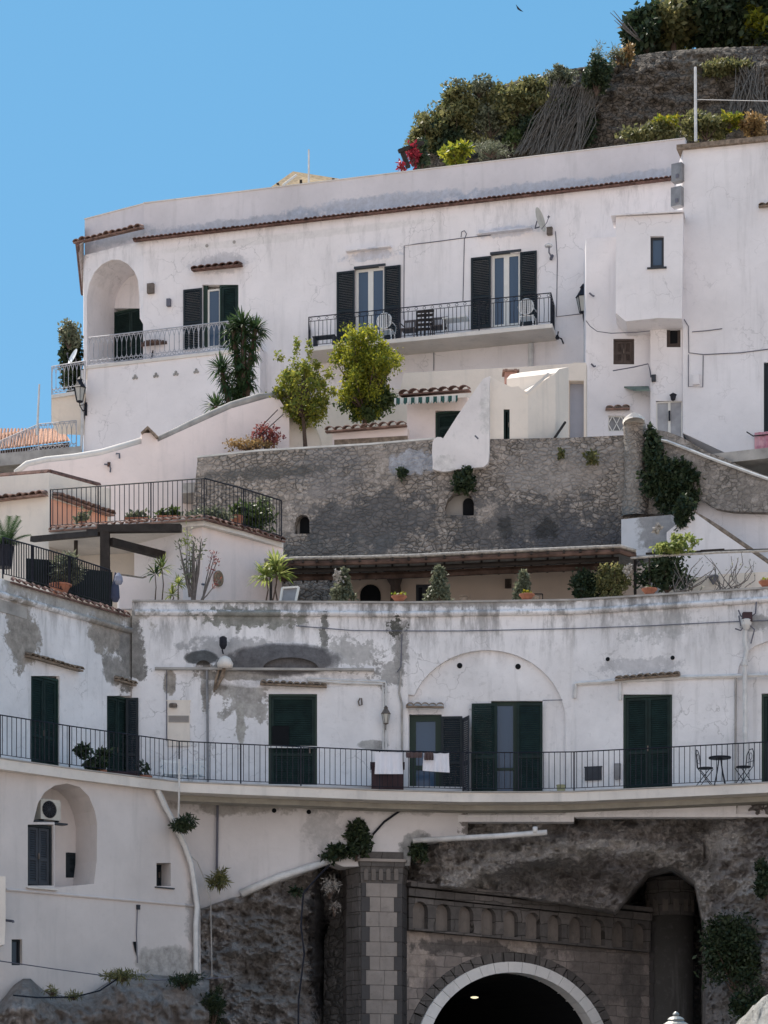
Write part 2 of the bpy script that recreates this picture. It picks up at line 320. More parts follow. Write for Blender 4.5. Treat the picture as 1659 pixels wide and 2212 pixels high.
M_rock = rockmat('tuff_cliff_rock', (.40, .365, .35), (.62, .575, .555), bl=[B(1130, 1850, 66, 80, 70, (.36, .35, .35), 1.4, 1.6, .7), B(1250, 1840, 66, 200, 16, (.50, .48, .46), 1.3, 2.5, .7), B(1500, 1960, 66, 30, 120, (.46, .44, .42), 1.5, 2, .6), B(1620, 2010, 65, 40, 100, (.50, .48, .46), 1.7, 2.5, .6), B(580, 2080, 66, 90, 110, (.30, .28, .26), 1.2, 1.5, .5), B(690, 2040, 66, 22, 140, (.025, .028, .035), .9, 2, .8),
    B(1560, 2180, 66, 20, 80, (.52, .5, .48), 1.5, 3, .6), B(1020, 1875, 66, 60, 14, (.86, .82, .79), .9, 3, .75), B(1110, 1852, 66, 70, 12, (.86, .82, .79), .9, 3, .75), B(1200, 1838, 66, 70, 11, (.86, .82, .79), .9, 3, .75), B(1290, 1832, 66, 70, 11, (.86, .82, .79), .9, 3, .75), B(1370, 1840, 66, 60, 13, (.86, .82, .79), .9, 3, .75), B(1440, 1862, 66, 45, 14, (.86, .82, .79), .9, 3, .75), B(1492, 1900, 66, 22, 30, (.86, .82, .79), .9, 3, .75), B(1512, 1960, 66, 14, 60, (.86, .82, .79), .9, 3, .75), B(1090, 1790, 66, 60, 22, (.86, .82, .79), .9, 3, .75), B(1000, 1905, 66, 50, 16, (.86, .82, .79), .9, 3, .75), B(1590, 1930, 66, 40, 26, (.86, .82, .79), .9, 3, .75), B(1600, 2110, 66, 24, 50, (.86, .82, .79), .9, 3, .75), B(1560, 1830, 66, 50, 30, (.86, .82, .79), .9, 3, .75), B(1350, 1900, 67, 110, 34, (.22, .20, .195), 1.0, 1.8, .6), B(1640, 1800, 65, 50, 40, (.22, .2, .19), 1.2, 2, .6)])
M_rockL = rockmat('tuff_rock_left', (.36, .32, .30), (.54, .49, .465))
M_tstone = blockmat('tunnel_ashlar', (.38, .325, .295), (.23, .20, .185), (.15, .135, .125), bl=[B(900, 2060, 66, 30, 60, (.52, .43, .37), 1.2, 2.5, .6), B(1040, 2050, 67, 140, 14, (.10, .09, .085), 1.3, 2.5, .8), B(1290, 2100, 68, 70, 60, (.17, .15, .14), 1.3, 2, .7), B(1130, 2045, 67, 26, 16, (.5, .42, .36), 1.2, 4, .6), B(930, 2120, 66, 14, 60, (.14, .12, .115), 1.2, 3, .6), B(1370, 2130, 69, 22, 90, (.13, .12, .115), 1.1, 2, .7)])
M_tdark = blockmat('dark_lava_stone', (.13, .12, .115), (.20, .18, .17), (.06, .055, .05), .6, .35)
M_tlight = plaster('tufa_blocks', (.37, .325, .295), .7, .6, dcol=(.15, .135, .12), bst=.6)
M_tniche = plaster('sooty_niche_stone', (.24, .21, .19), .8, .7, dcol=(.08, .075, .07), bst=.7)
M_butt = plaster('buttress_plaster', (.78, .73, .72), .3, .35, bst=.5, bl=[B(1000, 1012, 71, 70, 12, (.50, .47, .45), 1.3, 3, .8), B(960, 985, 71, 22, 16, (.62, .59, .57), 1.3, 3, .6), B(1050, 870, 71, 12, 40, (.62, .6, .58), 1.3, 3, .6)])
M_tquoin = plaster('lava_quoins', (.085, .08, .08), .3, .3, dcol=(.09, .09, .09))
M_marble = plaster('white_marble_voussoirs', (.86, .84, .82), .25, .15)
M_ttile = simple('terracotta_tiles', (.15, .085, .07), .9, .6, 6)
M_ttile2 = simple('weathered_roof_tiles', (.24, .15, .12), .9, .6, 5)
M_tbrown = simple('lichen_tiles', (.22, .17, .13), .9, .5, 8)
M_green = simple('dark_green_paint', (.009, .022, .020), .65, .4, 4, spec=.25)
M_greenf = simple('green_frame_paint', (.008, .028, .019), .5, .2, 4, spec=.4)
M_black = simple('black_green_shutter_paint', (.013, .019, .024), .6, .2, 4)
M_slate = simple('slate_coloured_shutter_paint', (.04, .045, .055), .6, .2, 4)
M_brown = simple('brown_wood_paint', (.07, .052, .045), .7, .3, 5)
M_iron = simple('wrought_iron', (.018, .019, .028), .6, .3, 10, .3)
M_ironw = simple('grey_painted_iron', (.42, .42, .45), .6, .2, 6)
M_wfr = simple('white_window_paint', (.72, .70, .66), .5, .05)
M_white = simple('white_plastic', (.75, .75, .75), .4, .05, spec=.5)
M_pipe = simple('white_painted_pipe', (.62, .61, .60), .6, .15, 4)
M_cable = simple('grey_cable', (.13, .13, .16), .7, .2)
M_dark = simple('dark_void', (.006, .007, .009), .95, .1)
M_acg = simple('grey_condenser_metal', (.24, .24, .25), .5, .2, 3, .3)
M_acw = simple('cream_condenser_casing', (.50, .48, .43), .6, .15)
M_clay = simple('terracotta_pot', (.36, .15, .095), .85, .25, 6)
M_wood = simple('old_dark_timber', (.035, .028, .025), .8, .4, 4)
M_woodr = simple('reddish_timber', (.12, .075, .06), .8, .6, 3)
M_reed = simple('pale_reed_mat', (.38, .35, .32), .9, .4, 12)
M_cane = simple('grey_canes', (.13, .118, .105), .9, .45, 9)
M_cloth = simple('white_cloth', (.74, .74, .80), .9, .04)
M_clothd = simple('brown_cloth', (.10, .07, .07), .95, .1)
M_tarp = simple('maroon_tarpaulin', (.06, .035, .04), .8, .3)
M_bark = simple('bark', (.10, .07, .055), .95, .3, 12)
M_barkg = simple('grey_stems', (.16, .14, .13), .95, .3, 12)
M_brass = simple('weathered_brass', (.16, .13, .11), .6, .3, 8, .4)
M_concrete = simple('stained_concrete', (.36, .34, .32), .95, .3, 2)
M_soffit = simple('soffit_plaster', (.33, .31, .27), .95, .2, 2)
M_awng = stripes('green_white_awning', (.03, .085, .075), (.55, .55, .52), 4.3)
M_gold = leafmat('yellow_leaves', (.30, .24, .02), (.10, .16, .02), .45)
L_cit = leafmat('citrus_leaves', (.09, .14, .03), (.32, .30, .045), .42, None)
L_lem = leafmat('yellow_green_leaves', (.07, .11, .02), (.36, .34, .03), .5)
L_dark = leafmat('dark_leaves', (.012, .028, .016), (.055, .075, .032), .25)
L_mid = leafmat('green_leaves', (.035, .06, .02), (.08, .11, .03), .3)
L_grey = leafmat('grey_green_leaves', (.07, .085, .055), (.22, .23, .15), .3)
L_yuc = leafmat('yucca_blades', (.022, .050, .022), (.06, .10, .035), .3)
L_lime = leafmat('lime_blades', (.12, .17, .04), (.34, .36, .12), .45)
L_dry = leafmat('dry_leaves', (.20, .12, .055), (.32, .22, .09), .35)
L_red = leafmat('crimson_bracts', (.20, .012, .025), (.34, .03, .05), .3)
L_plum = leafmat('plum_bracts', (.16, .035, .05), (.28, .10, .07), .3)
L_olive = leafmat('olive_scrub_leaves', (.07, .085, .035), (.24, .22, .09), .4)
q = N('window_glass'); M_glass = q.fin((.05, .09, .15), .12, 0, .45)
q = N('dark_glass'); M_dglass = q.fin((.02, .022, .03), .12, 0, .5)
q = N('lantern_glass'); M_lglass = q.fin((.45, .45, .42), .3, 0, .6)
q = N('tunnel_lamp_glow'); q.b.inputs['Emission Color'].default_value = (1, .9, .6, 1); q.b.inputs['Emission Strength'].default_value = .8; M_glow = q.fin((.8, .75, .6), .5)
# ---------------- builders ----------------
def arch(x0, x1, zt, zb, rise=None, n=14, pt=False):
    """arched outline, from lower left anticlockwise"""
    c = (x0+x1)/2; r = (x1-x0)/2; rise = r if rise is None else rise; zs = zt-rise
    p = [(x0, zb), (x1, zb)]
    for i in range(n+1):
        a = math.pi*i/n; p.append((c+r*math.cos(a), zs+rise*math.sin(a)))
    if abs(p[-1][0]-x0) < 1e-6 and abs(p[-1][1]-zb) < 1e-6: p.pop()
    return p
def front(name, w, outline, m, parent, holes=(), o=0, th=.4, hd=None, zb=None, **tg):
    """plastered wall in plane w: outline and holes in photo pixels measured on that plane"""
    mb = MB(w.M0()); sz = lambda p: w.sz(p[0], p[1], o)
    mb.plate([sz(p) for p in outline], [[sz(p) for p in h] if not isinstance(h, dict) else h['p'] for h in holes], -o, -o+th, hd)
    return mb.build(name, m, parent, **tg)
def px_arch(x0, x1, yt, yb, rise, n=14):
    return [(x, y) for x, y in arch(x0, x1, -yt, -yb, rise, n)] and [(x, -z) for x, z in arch(x0, x1, -yt, -yb, rise, n)]
def rc(x0, y0, x1, y1): return [(x0, y1), (x1, y1), (x1, y0), (x0, y0)]
def louvre(mb, x0, x1, z0, z1, y, t=.035, pitch=.055, rail=.07, solid=0):
    """a louvred shutter leaf: stiles, rails and sloping slats (front face towards -y)"""
    mb.box(x0, x0+rail, y-t, y, z0, z1); mb.box(x1-rail, x1, y-t, y, z0, z1)
    zm = z0+(z1-z0)*.42
    for a, b in ((z0, z0+rail*1.4), (z1-rail, z1), (zm, zm+rail)): mb.box(x0+rail, x1-rail, y-t, y, a, b)
    for a, b in ((z0+rail*1.4, zm), (zm+rail, z1-rail)):
        n = max(1, int((b-a)/pitch)); h = (b-a)/n
        for i in range(n):
            z = a+i*h
            mb.add([(x0+rail, y-t*.85, z+h*.05), (x1-rail, y-t*.85, z+h*.05), (x1-rail, y-t*.15, z+h*.95), (x0+rail, y-t*.15, z+h*.95)], [(0, 1, 2, 3)])
            mb.add([(x0+rail, y-t*.85, z+h*.05), (x1-rail, y-t*.85, z+h*.05), (x1-rail, y-t*.7, z-h*.02), (x0+rail, y-t*.7, z-h*.02)], [(3, 2, 1, 0)])
    return mb
def shutters(w, x0, y0, x1, y1, parent, m, fm=None, n=2, o=0, name='shutter_door', lab=None, fr=.06, rec=.1):
    """closed shutter door: frame plus n leaves, set in its opening"""
    a, b, z0, z1 = w.rect(x0, y0, x1, y1, o); M = w.M(w.pt((a+b)/2, z0, o)); W_ = (b-a)/2; H = z1-z0
    mb = MB(M); mb.box(-W_, -W_+fr, rec-.06, rec+.05, 0, H); mb.box(W_-fr, W_, rec-.06, rec+.05, 0, H); mb.box(-W_+fr, W_-fr, rec-.06, rec+.05, H-fr, H)
    mb.box(-W_+fr, W_-fr, rec+.02, rec+.05, 0, H-fr)
    d = mb.build(name, fm or m, parent)
    if lab: d['label'] = lab
    lw = (2*W_-2*fr)/n
    for i in range(n):
        l = MB(M); louvre(l, -W_+fr+lw*i+.006, -W_+fr+lw*(i+1)-.006, .02, H-fr-.01, rec-.002); l.build('shutter', m, d)
    hd_ = MB(M); hx_ = 0 if n > 1 else W_*.7; hd_.box(hx_-.015, hx_+.015, rec-.075, rec-.03, H*.44, H*.44+.14); hd_.build('handle', M_brass, d)
    return d
def french(w, x0, y0, x1, y1, parent, o=0, n=2, rec=.12, fr=.07, name='french_window', fm=None, gm=None, mid=None, curtain=False):
    """glazed door or window: white frame, n panes"""
    fm = fm or M_wfr; gm = gm or M_glass
    a, b, z0, z1 = w.rect(x0, y0, x1, y1, o); M = w.M(w.pt((a+b)/2, z0, o)); W_ = (b-a)/2; H = z1-z0; lw = 2*W_/n
    mb = MB(M); f = fr
    for i in range(n):
        l = -W_+lw*i; r = l+lw; mb.box(l, l+f, rec, rec+.06, 0, H); mb.box(r-f, r, rec, rec+.06, 0, H); mb.box(l+f, r-f, rec, rec+.06, H-f, H); mb.box(l+f, r-f, rec, rec+.06, 0, f*1.4)
        if mid: mb.box(l+f, r-f, rec+.002, rec+.058, H*mid, H*mid+f*.7)
    d = mb.build(name, fm, parent)
    for i in range(n):
        l = -W_+lw*i; p = MB(M); p.box(l+f, l+lw-f, rec+.03, rec+.04, f*1.4, H-f); p.build('pane', gm, d)
    if curtain:
        p = MB(M); N_ = 24
        for i in range(n):
            l = -W_+lw*i+f; cw = lw-2*f
            pts = [(l+cw*k/N_*.55, rec+.10+.018*math.sin(k*1.3)) for k in range(N_+1)]
            p.add([(x, y, z) for x, y in pts for z in (f, H-f)], [(2*k, 2*k+2, 2*k+3, 2*k+1) for k in range(N_)])
        p.build('curtain', M_cloth, d)
    return d
def open_leaf(w, x0, y0, x1, y1, parent, m, o=0):
    """open shutter leaf folded flat against the wall"""
    a, b, z0, z1 = w.rect(x0, y0, x1, y1, o); M = w.M(w.pt((a+b)/2, z0, o)); mb = MB(M)
    louvre(mb, -(b-a)/2, (b-a)/2, 0, z1-z0, -.02); return mb.build('shutter', m, parent)
def tiles(w, xa, ya, xb, yb, parent, m, o=.0, dep=.28, n=None, name='tile_canopy', board=True, r=.075, drop=.06, tg={}):
    """a short row of curved roof tiles sticking out from the wall"""
    ua, za = w.sz(xa, ya, o); ub, zb = w.sz(xb, yb, o); L = ub-ua; n = n or max(2, int(L/(r*2.3))); M = w.M(w.pt(ua, za, o)); mb = MB(M); sl = (zb-za)/L
    for i in range(n):
        x = (i+.5)*L/n; z = sl*x; rr = L/n*.47; jr = .85+.25*noise.noise(Vector((x*7, za, 1))); dz = .02*noise.noise(Vector((x*5, za, 3)))
        vs = []; fs = []
        for yy, dd, k in ((.0, drop, 1), (-dep*(1+.12*noise.noise(Vector((x*9, za, 2)))), 0, 1.1)):
            for q in range(7):
                a_ = math.pi*q/6; vs.append((x-math.cos(a_)*rr*k, yy, z+dd+dz+math.sin(a_)*rr*jr*.9))
            for q in range(7):
                a_ = math.pi*q/6; vs.append((x-math.cos(a_)*(rr*k-.02), yy, z+dd+dz+math.sin(a_)*(rr*jr*.9-.022)))
        for q in range(6):
            fs += [(q, q+1, 14+q+1, 14+q), (7+q, 21+q, 21+q+1, 7+q+1), (14+q, 15+q, 22+q, 21+q)]
        mb.add(vs, fs)
    if board: mb.add([(0, 0, -.03), (L, 0, sl*L-.03), (L, -dep*.8, sl*L-.045), (0, -dep*.8, -.045), (0, 0, .015), (L, 0, sl*L+.015), (L, -dep*.8, sl*L), (0, -dep*.8, 0)], [(0, 1, 2, 3), (7, 6, 5, 4), (3, 2, 6, 7), (0, 3, 7, 4), (1, 5, 6, 2)])
    return mb.build(name, m, parent, **tg)
def railing(name, label, pts, h, m, group=None, sp=.13, style='plain', br=.009, tr=.022, nb=0, posts=True):
    """pts: floor points (world). rails, posts and one baluster panel per bay"""
    root = thing(name, label, 'railing', pts[0], group)
    up = Vector((0, 0, h)); pts = [Vector(p) for p in pts]
    MB().tube([p+up for p in pts], tr, 5).build('top_rail', m, root)
    b = MB().tube([p+Vector((0, 0, .08)) for p in pts], tr*.6, 5)
    b.build('bottom_rail', m, root)
    for i, p in enumerate(pts):
        if posts: MB().bar(p+Vector((0, 0, -.04)), p+Vector((0, 0, h)), .035).build('post', m, root)
    for i in range(len(pts)-1):
        p, q = pts[i], pts[i+1]; L = (q-p).length; n = max(1, int(L/sp)); mb = MB(); d = (q-p)/n
        z0 = Vector((0, 0, .08)); lo = [p+d*(k+.5) for k in range(n)]
        if style == 'plain':
            for x in lo: mb.bar(x+z0, x+up, br*2)
        elif style == 'loops':
            hh = h-.08; t = (q-p).normalized(); wv = L/n
            for x in lo:
                for s_ in (-1, 1):
                    # tall interlaced pointed loops
                    P = [x+t*(s_*wv*(.52 if 0 else a))+Vector((0, 0, .08+hh*b_)) for a, b_ in ((.5, 0), (.12, .09), (.5, .22), (.5, .7), (.30, .86), (0, 1.0))]
                    mb.tube(P, br, 4, False)
            mb.tube([p+Vector((0, 0, .2)), q+Vector((0, 0, .2))], br, 4, False)
            mb.tube([p+up*.97-Vector((0, 0, .03)), q+up*.97-Vector((0, 0, .03))], br, 4, False)
        elif style == 'forged':
            t = (q-p).normalized(); zt = h*.86
            mb.tube([p+Vector((0, 0, zt)), q+Vector((0, 0, zt))], br*1.1, 4, False)
            for k, x in enumerate(lo):
                mb.tube([x+z0, x+t*.012*math.sin(k*2.1)+Vector((0, 0, h*.45)), x+Vector((0, 0, zt))], br, 4, False)
                if k % 2 == 0: mb.tube([x+t*(.05*math.cos(a))+Vector((0, 0, (zt+h)/2+.045*math.sin(a))) for a in [j*1.05 for j in range(7)]], br*.8, 4, False)
        mb.build('baluster_panel', m, root)
    return root
rnd = random.Random(5)
def rv(r, up=0):
    while 1:
        v = Vector((r.uniform(-1, 1), r.uniform(-1, 1), r.uniform(-1, 1)))
        if .05 < v.length <= 1: return v
def leaf(mb, p, size, r, up=None, asp=.5):
    d = rv(r).normalized() if up is None else (rv(r)+up).normalized()
    s_ = d.cross(rv(r)).normalized()*size*asp*.5; e = d*size
    mb.add([p, p+e*.5+s_, p+e, p+e*.5-s_], [(0, 1, 2, 3)])
def crown(c, rad, n, size, seed, clumps=12, cr=.38, asp=.55, wob=.25, shell=.55, cone=False, M=None):
    """leaves gathered in clumps through an uneven crown; returns builder and clump centres"""
    r = random.Random(seed); mb = MB(); cs = []; c = Vector(c); rad = Vector(rad)
    for k in range(clumps):
        v = rv(r); v = v.normalized()*(shell+(1-shell)*r.random())
        if cone: z = r.random(); a = r.random()*6.28; q_ = (1-z)*r.uniform(.4, 1); v = Vector((math.cos(a)*q_, math.sin(a)*q_, z*2-1))
        v *= (1-cr*.45)
        cs.append((c+Vector((v.x*rad.x, v.y*rad.y, v.z*rad.z)), cr*r.uniform(.65, 1.25)))
    for i in range(n):
        q_, k = r.choice(cs); v = rv(r); v = v*(.75+.5*r.random())
        v = v*(1+.5*max(0, r.gauss(0, .5))); leaf(mb, q_+Vector((v.x*rad.x, v.y*rad.y, v.z*rad.z))*k, size*1.12*r.uniform(.55, 1.4), r, asp=asp)
    return mb, [q_ for q_, k in cs]
def bush(name, label, cat, c, rad, n, size, m, seed, group=None, clumps=12, stem=True, parent=None, **k):
    """leafy plant: foliage + stems, a thing standing at the foot of its crown"""
    c = Vector(c); base = c-Vector((0, 0, rad[2])); root = thing(name, label, cat, base, group)
    mb, cs = crown(c, rad, n, size, seed, clumps, **k); mb.build('foliage', m, root)
    if stem:
        s_ = MB(); s_.bar(base, base+Vector((0,0,.05)), .04)
        for q_ in cs[::2]: s_.tube([base, base.lerp(q_, .5)+Vector((0, 0, .1*rad[2])), q_], [.022, .014, .006], 4)
        s_.build('stems', M_bark, root)
    return root
def tree(name, label, base, c, rad, n, size, m, seed, group=None, clumps=22, tr=.09, extra=None, lean=.0, **k):
    base = Vector(base); c = Vector(c); root = thing(name, label, 'tree', base, group)
    mb, cs = crown(c, rad, n, size, seed, clumps, **k)
    if extra: extra(mb)
    mb.build('crown', m, root)
    t = MB(); f = c-Vector((0, 0, rad[2]*.75)); mid = base.lerp(f, .5)+Vector((lean, 0, 0))
    t.tube([base, mid, f, c], [tr, tr*.8, tr*.7, tr*.3], 8)
    for q_ in cs: t.tube([f, f.lerp(q_, .45)+Vector((0, 0, .05)), q_], [tr*.45, tr*.25, tr*.08], 5)
    t.build('trunk', M_bark, root); return root
def spikes(mb, c, L, n, r, wd=.035, zmin=-.3, droop=.25, up=0):
    """rosette of sword blades"""
    c = Vector(c)
    for i in range(n):
        while 1:
            d = rv(r).normalized()
            if d.z > zmin: break
        d = (d+Vector((0, 0, up))).normalized(); l = L*r.uniform(.7, 1.1); s_ = d.cross(Vector((0, 0, 1)))
        if s_.length < .1: s_ = Vector((1, 0, 0))
        s_ = s_.normalized()*wd*.5; a = c+d*l*.1; b = c+d*l*.6; e = c+d*l-Vector((0, 0, droop*l*(1-abs(d.z))))
        mb.add([a-s_*.6, a+s_*.6, b+s_, b-s_], [(0, 1, 2, 3)]); mb.add([b-s_, b+s_, e], [(0, 1, 2)])
def pot(mb, c, r, h, rim=True):
    mb.lathe(c, [(r*.65, 0), (r*.95, h*.8), (r*1.08, h*.8), (r*1.08, h), (r*.95, h), (r*.9, h*.85)], 14)
def planter(name, label, c, r, h, lm, seed, kind='leaf', group=None, fs=.1, fn=120, fr=(.2, .2, .18), shape='round', L=.6):
    root = thing(name, label, 'potted plant', c, group); mb = MB(); c = Vector(c)
    if shape == 'round': pot(mb, c, r, h)
    else:
        mb.box(c.x-r, c.x+r, c.y-.13, c.y+.13, c.z, c.z+h*.8); mb.box(c.x-r-.02, c.x+r+.02, c.y-.15, c.y+.15, c.z+h*.8, c.z+h)
    mb.build('pot', M_clay, root)
    if kind == 'leaf': f, _ = crown(c+Vector((0, 0, h+fr[2]*.7)), fr, fn, fs, seed, 6)
    else: f = MB(); spikes(f, c+Vector((0, 0, h)), L, fn, random.Random(seed), .03, .05, .3)
    f.build('foliage', lm, root); return root
def wall_lantern(name, label, w, px, py, sc, m=None, arm=.35, o=0, yt=None):
    """street lantern on a bracket; (px,py) = where the bracket meets the wall"""
    m = m or M_iron; p = w.at(px, py, o); M = w.M(p); root = thing(name, label, 'wall lamp', p, ang=w.ang); s = sc
    b = MB(M); b.box(-.04*s, .04*s, -.03, 0, -.2*s, .2*s); b.tube([(0, 0, 0), (0, -arm*.5, -.12*s), (0, -arm, -.02), (0, -arm, .1*s)], .018*s, 6); b.tube([(0, 0, .15*s), (0, -arm*.55, .06*s), (0, -arm*.9, 0)], .012*s, 5); b.build('bracket', m, root)
    y = -arm; g = MB(M); g.v = []; f = MB(M)
    z0 = .1*s; z1 = .52*s; r0 = .1*s; r1 = .19*s
    g.lathe((0, y, z0+.02), [(r0*.92, 0), (r1*.92, z1-z0-.03)], 6); g.build('glass', M_lglass, root)
    for k in range(6):
        a = k*math.pi/3; f.bar((r0*math.cos(a), y+r0*math.sin(a), z0), (r1*math.cos(a), y+r1*math.sin(a), z1), .016*s)
    f.lathe((0, y, z0-.03*s), [(r0*.5, 0), (r0*1.1, .03*s), (r0*1.1, .05*s)], 6); f.lathe((0, y, z1), [(r1*1.15, 0), (r1*.95, .05*s), (r1*.45, .2*s), (r1*.4, .24*s), (r1*.5, .26*s), (.01, .36*s)], 6)
    f.build('lantern_frame', m, root); return root
def cable(label, pts, r=.01, m=None, name='cable', cat='cable', group=None):
    return MB().tube(pts, r, 5).build(name, m or M_cable, None, label=label, cat=cat, **({'group': group} if group else {}))
def ac_unit(label, w, x0, y0, x1, y1, o, m, group=None, dep=.3, fan=True):
    a, b, z0, z1 = w.rect(x0, y0, x1, y1, o+dep); M = w.M(w.pt((a+b)/2, z0, o)); W_ = (b-a)/2; H = z1-z0
    root = thing('air_conditioner', label, 'air conditioner', w.pt((a+b)/2, z0, o), group, w.ang)
    c = MB(M); c.box(-W_, W_, -dep, -.02, 0, H); c.build('casing', m, root)
    if not fan:
        p_ = MB(M); p_.box(-W_*.75, W_*.75, -dep-.008, -dep+.001, H*.08, H*.9); p_.build('side_panel', M_acg, root); v_ = MB(M); v_.box(0, W_*.5, -dep-.05, -dep-.008, H*.12, H*.34); v_.build('valve_cover', M_cable, root); return root
    g = MB(M); cx = -W_*.15; r = min(W_*.72, H*.42); cz = H*.5
    for k in range(5): rr = r*(k+1)/5; g.tube([(cx+rr*math.cos(t*.4189), -dep-.012, cz+rr*math.sin(t*.4189)) for t in range(16)], .006, 4, False)
    for k in range(6): a_ = k*math.pi/6; g.bar((cx-r*math.cos(a_), -dep-.014, cz-r*math.sin(a_)), (cx+r*math.cos(a_), -dep-.014, cz+r*math.sin(a_)), .008)
    g.build('grille', M_slate, root)
    d = MB(M); d.tube([(cx, -dep-.002, cz), (cx, -dep-.006, cz)], r*.96, 20); d.build('fan_opening', M_dark, root)
    k = MB(M); k.box(-W_*.8, -W_*.7, -dep-.02, 0, -.04, -.003); k.box(W_*.7, W_*.8, -dep-.02, 0, -.04, -.003); k.build('bracket', M_iron, root)
    return root
def slab(name, ptsF, ptsB, z0, z1, m, parent=None, **tg):
    """horizontal slab between a front and a back plan polyline"""
    n = len(ptsF); vs = []
    for z in (z0, z1):
        vs += [(p[0], p[1], z) for p in ptsF]+[(p[0], p[1], z) for p in ptsB[::-1]]
    k = len(ptsF)+len(ptsB); fs = [tuple(range(k))[::-1], tuple(range(k, 2*k))]+[(i, (i+1) % k, k+(i+1) % k, k+i) for i in range(k)]
    return MB().add(vs, fs).build(name, m, parent, **tg)
def disc(w, px, py, r_px, parent, name='vent_hole', m=None, o=0):
    u, z = w.sz(px, py, o); Y = w.pt(u, z, o).y; r = r_px*Y/F; mb = MB(w.M(w.pt(u, z, o)))
    mb.lathe((0, 0, 0), [(r, 0), (r, .01), (r*.8, .012)], 14); mb.v = [(v[0], -v[2]-.004, v[1]) for v in mb.v]
    return mb.build(name, m or M_dark, parent)
def chair(name, label, cat, loc, ang, m, group=None, rnd_back=False, arms=True):
    root = thing(name, label, cat, loc, group, ang); M = WM[root.name]
    s = MB(M); s.box(-.24, .24, -.24, .24, .42, .45); s.build('seat', m, root)
    b = MB(M)
    if rnd_back:
        prof = [(math.cos(a)*.25, .72+math.sin(a)*.25) for a in [math.pi*2*k/16 for k in range(16)]]
        b.tube([(x, .26, z) for x, z in prof+prof[:1]], .02, 5, False)
        for k in range(-3, 4): x = k*.065; hh = math.sqrt(max(0, .25**2-x*x)); b.box(x-.018, x+.018, .25, .27, .72-hh, .72+hh)
    else:
        b.box(-.24, -.2, .22, .26, .45, .85); b.box(.2, .24, .22, .26, .45, .85); b.box(-.2, .2, .225, .255, .78, .85)
        for k in range(-3, 4): b.box(k*.055-.014, k*.055+.014, .23, .25, .45, .78)
    b.build('backrest', m, root)
    for sx in (-1, 1):
        for sy in (-1, 1): MB(M).bar((sx*.21, sy*.2, .42), (sx*.24, sy*.25, 0), .035).build('leg', m, root)
        if arms: MB(M).tube([(sx*.25, .24, .66), (sx*.27, 0, .66), (sx*.27, -.2, .64), (sx*.25, -.22, .43)], .02, 5).build('armrest', m, root)
    return root
def bistro_chair(label, loc, ang, group):
    root = thing('bistro_chair', label, 'chair', loc, group, ang); M = WM[root.name]
    s = MB(M); s.lathe((0, 0, .44), [(.19, 0), (.2, .012), (.19, .024)], 16); s.build('seat', M_iron, root)
    b = MB(M); b.tube([(-.19, .17, .44), (-.17, .2, .8), (-.08, .22, .92), (.08, .22, .92), (.17, .2, .8), (.19, .17, .44)], .013, 5)
    b.tube([(.07*math.cos(a), .21, .74+.09*math.sin(a)) for a in [k*.785 for k in range(9)]], .008, 4); b.tube([(-.17, .2, .6), (.17, .2, .6)], .008, 4); b.tube([(0, .2, .45), (0, .21, .65)], .008, 4); b.build('backrest', M_iron, root)
    for sx in (-1, 1):
        MB(M).tube([(sx*.17, -.17, 0), (sx*.16, .17, .44)], .011, 5).build('leg', M_iron, root); MB(M).tube([(sx*.15, .2, 0), (sx*.14, -.17, .44)], .011, 5).build('leg', M_iron, root)
    return root
def fpy(w, px, z, o=0):                            # photo row at which height z shows on plane w
    u, _ = w.sz(px, 1000, o); return HY-(z-CZ)*F/w.pt(u, 0, o).y
def struct(mb, name, m, **k): return mb.build(name, m, None, kind='structure', **k)
# ---------------- ground and hillside ----------------
MG = rockmat('harbour_ground', (.58, .49, .41), (.70, .60, .51))
struct(MB().add([(-900, -900, 0), (900, -900, 0), (900, 1500, 0), (-900, 1500, 0)], [(0, 1, 2, 3)]), 'ground', MG)
M_road = simple('asphalt', (.06, .06, .06), .9, .2, 2)
struct(MB().add([(-40, 50, .004), (40, 50, .004), (40, 62, .004), (-40, 62, .004)], [(0, 1, 2, 3)]), 'road', M_road)
struct(MB().box(-40, 40, 62.0, 63.2, 0, .14), 'pavement', M_concrete)
def sheet(fn, xs, ys, seed=0):
    mb = MB(); nx = len(xs); ny = len(ys)
    mb.v = [tuple(fn(x, y)) for y in ys for x in xs]
    mb.f = [(j*nx+i, (j+1)*nx+i, (j+1)*nx+i+1, j*nx+i+1) for j in range(ny-1) for i in range(nx-1)]
    return mb
def lin(a, b, n): return [a+(b-a)*i/(n-1) for i in range(n)]
def interp(pts, x):
    if x <= pts[0][0]: return pts[0][1]
    for (a, b), (c, d) in zip(pts, pts[1:]):
        if x <= c: return b+(d-b)*(x-a)/(c-a)
    return pts[-1][1]
def fb(v, o=5): return noise.fractal(Vector(v), .9, 2.1, o)
hill_m = rockmat('hillside_soil', (.09, .085, .07), (.14, .13, .10))
def hillf(x, y):
    prof = interp([(74, 17), (79, 20), (84, 22), (92, 34), (100, 38), (130, 38)], y)
    side = interp([(-40, .45), (-14, .78), (0, .9), (10, 1), (40, 1.15)], x)
    return Vector((x, y, prof*side*(1 if y < 86 else interp([(-12, .5), (2, .72), (12, 1)], x))-1.2+.5*fb((x*.2, y*.2, 1))))
struct(sheet(hillf, lin(-45, 60, 50), lin(74, 140, 50)), 'hillside', hill_m, smooth=True)

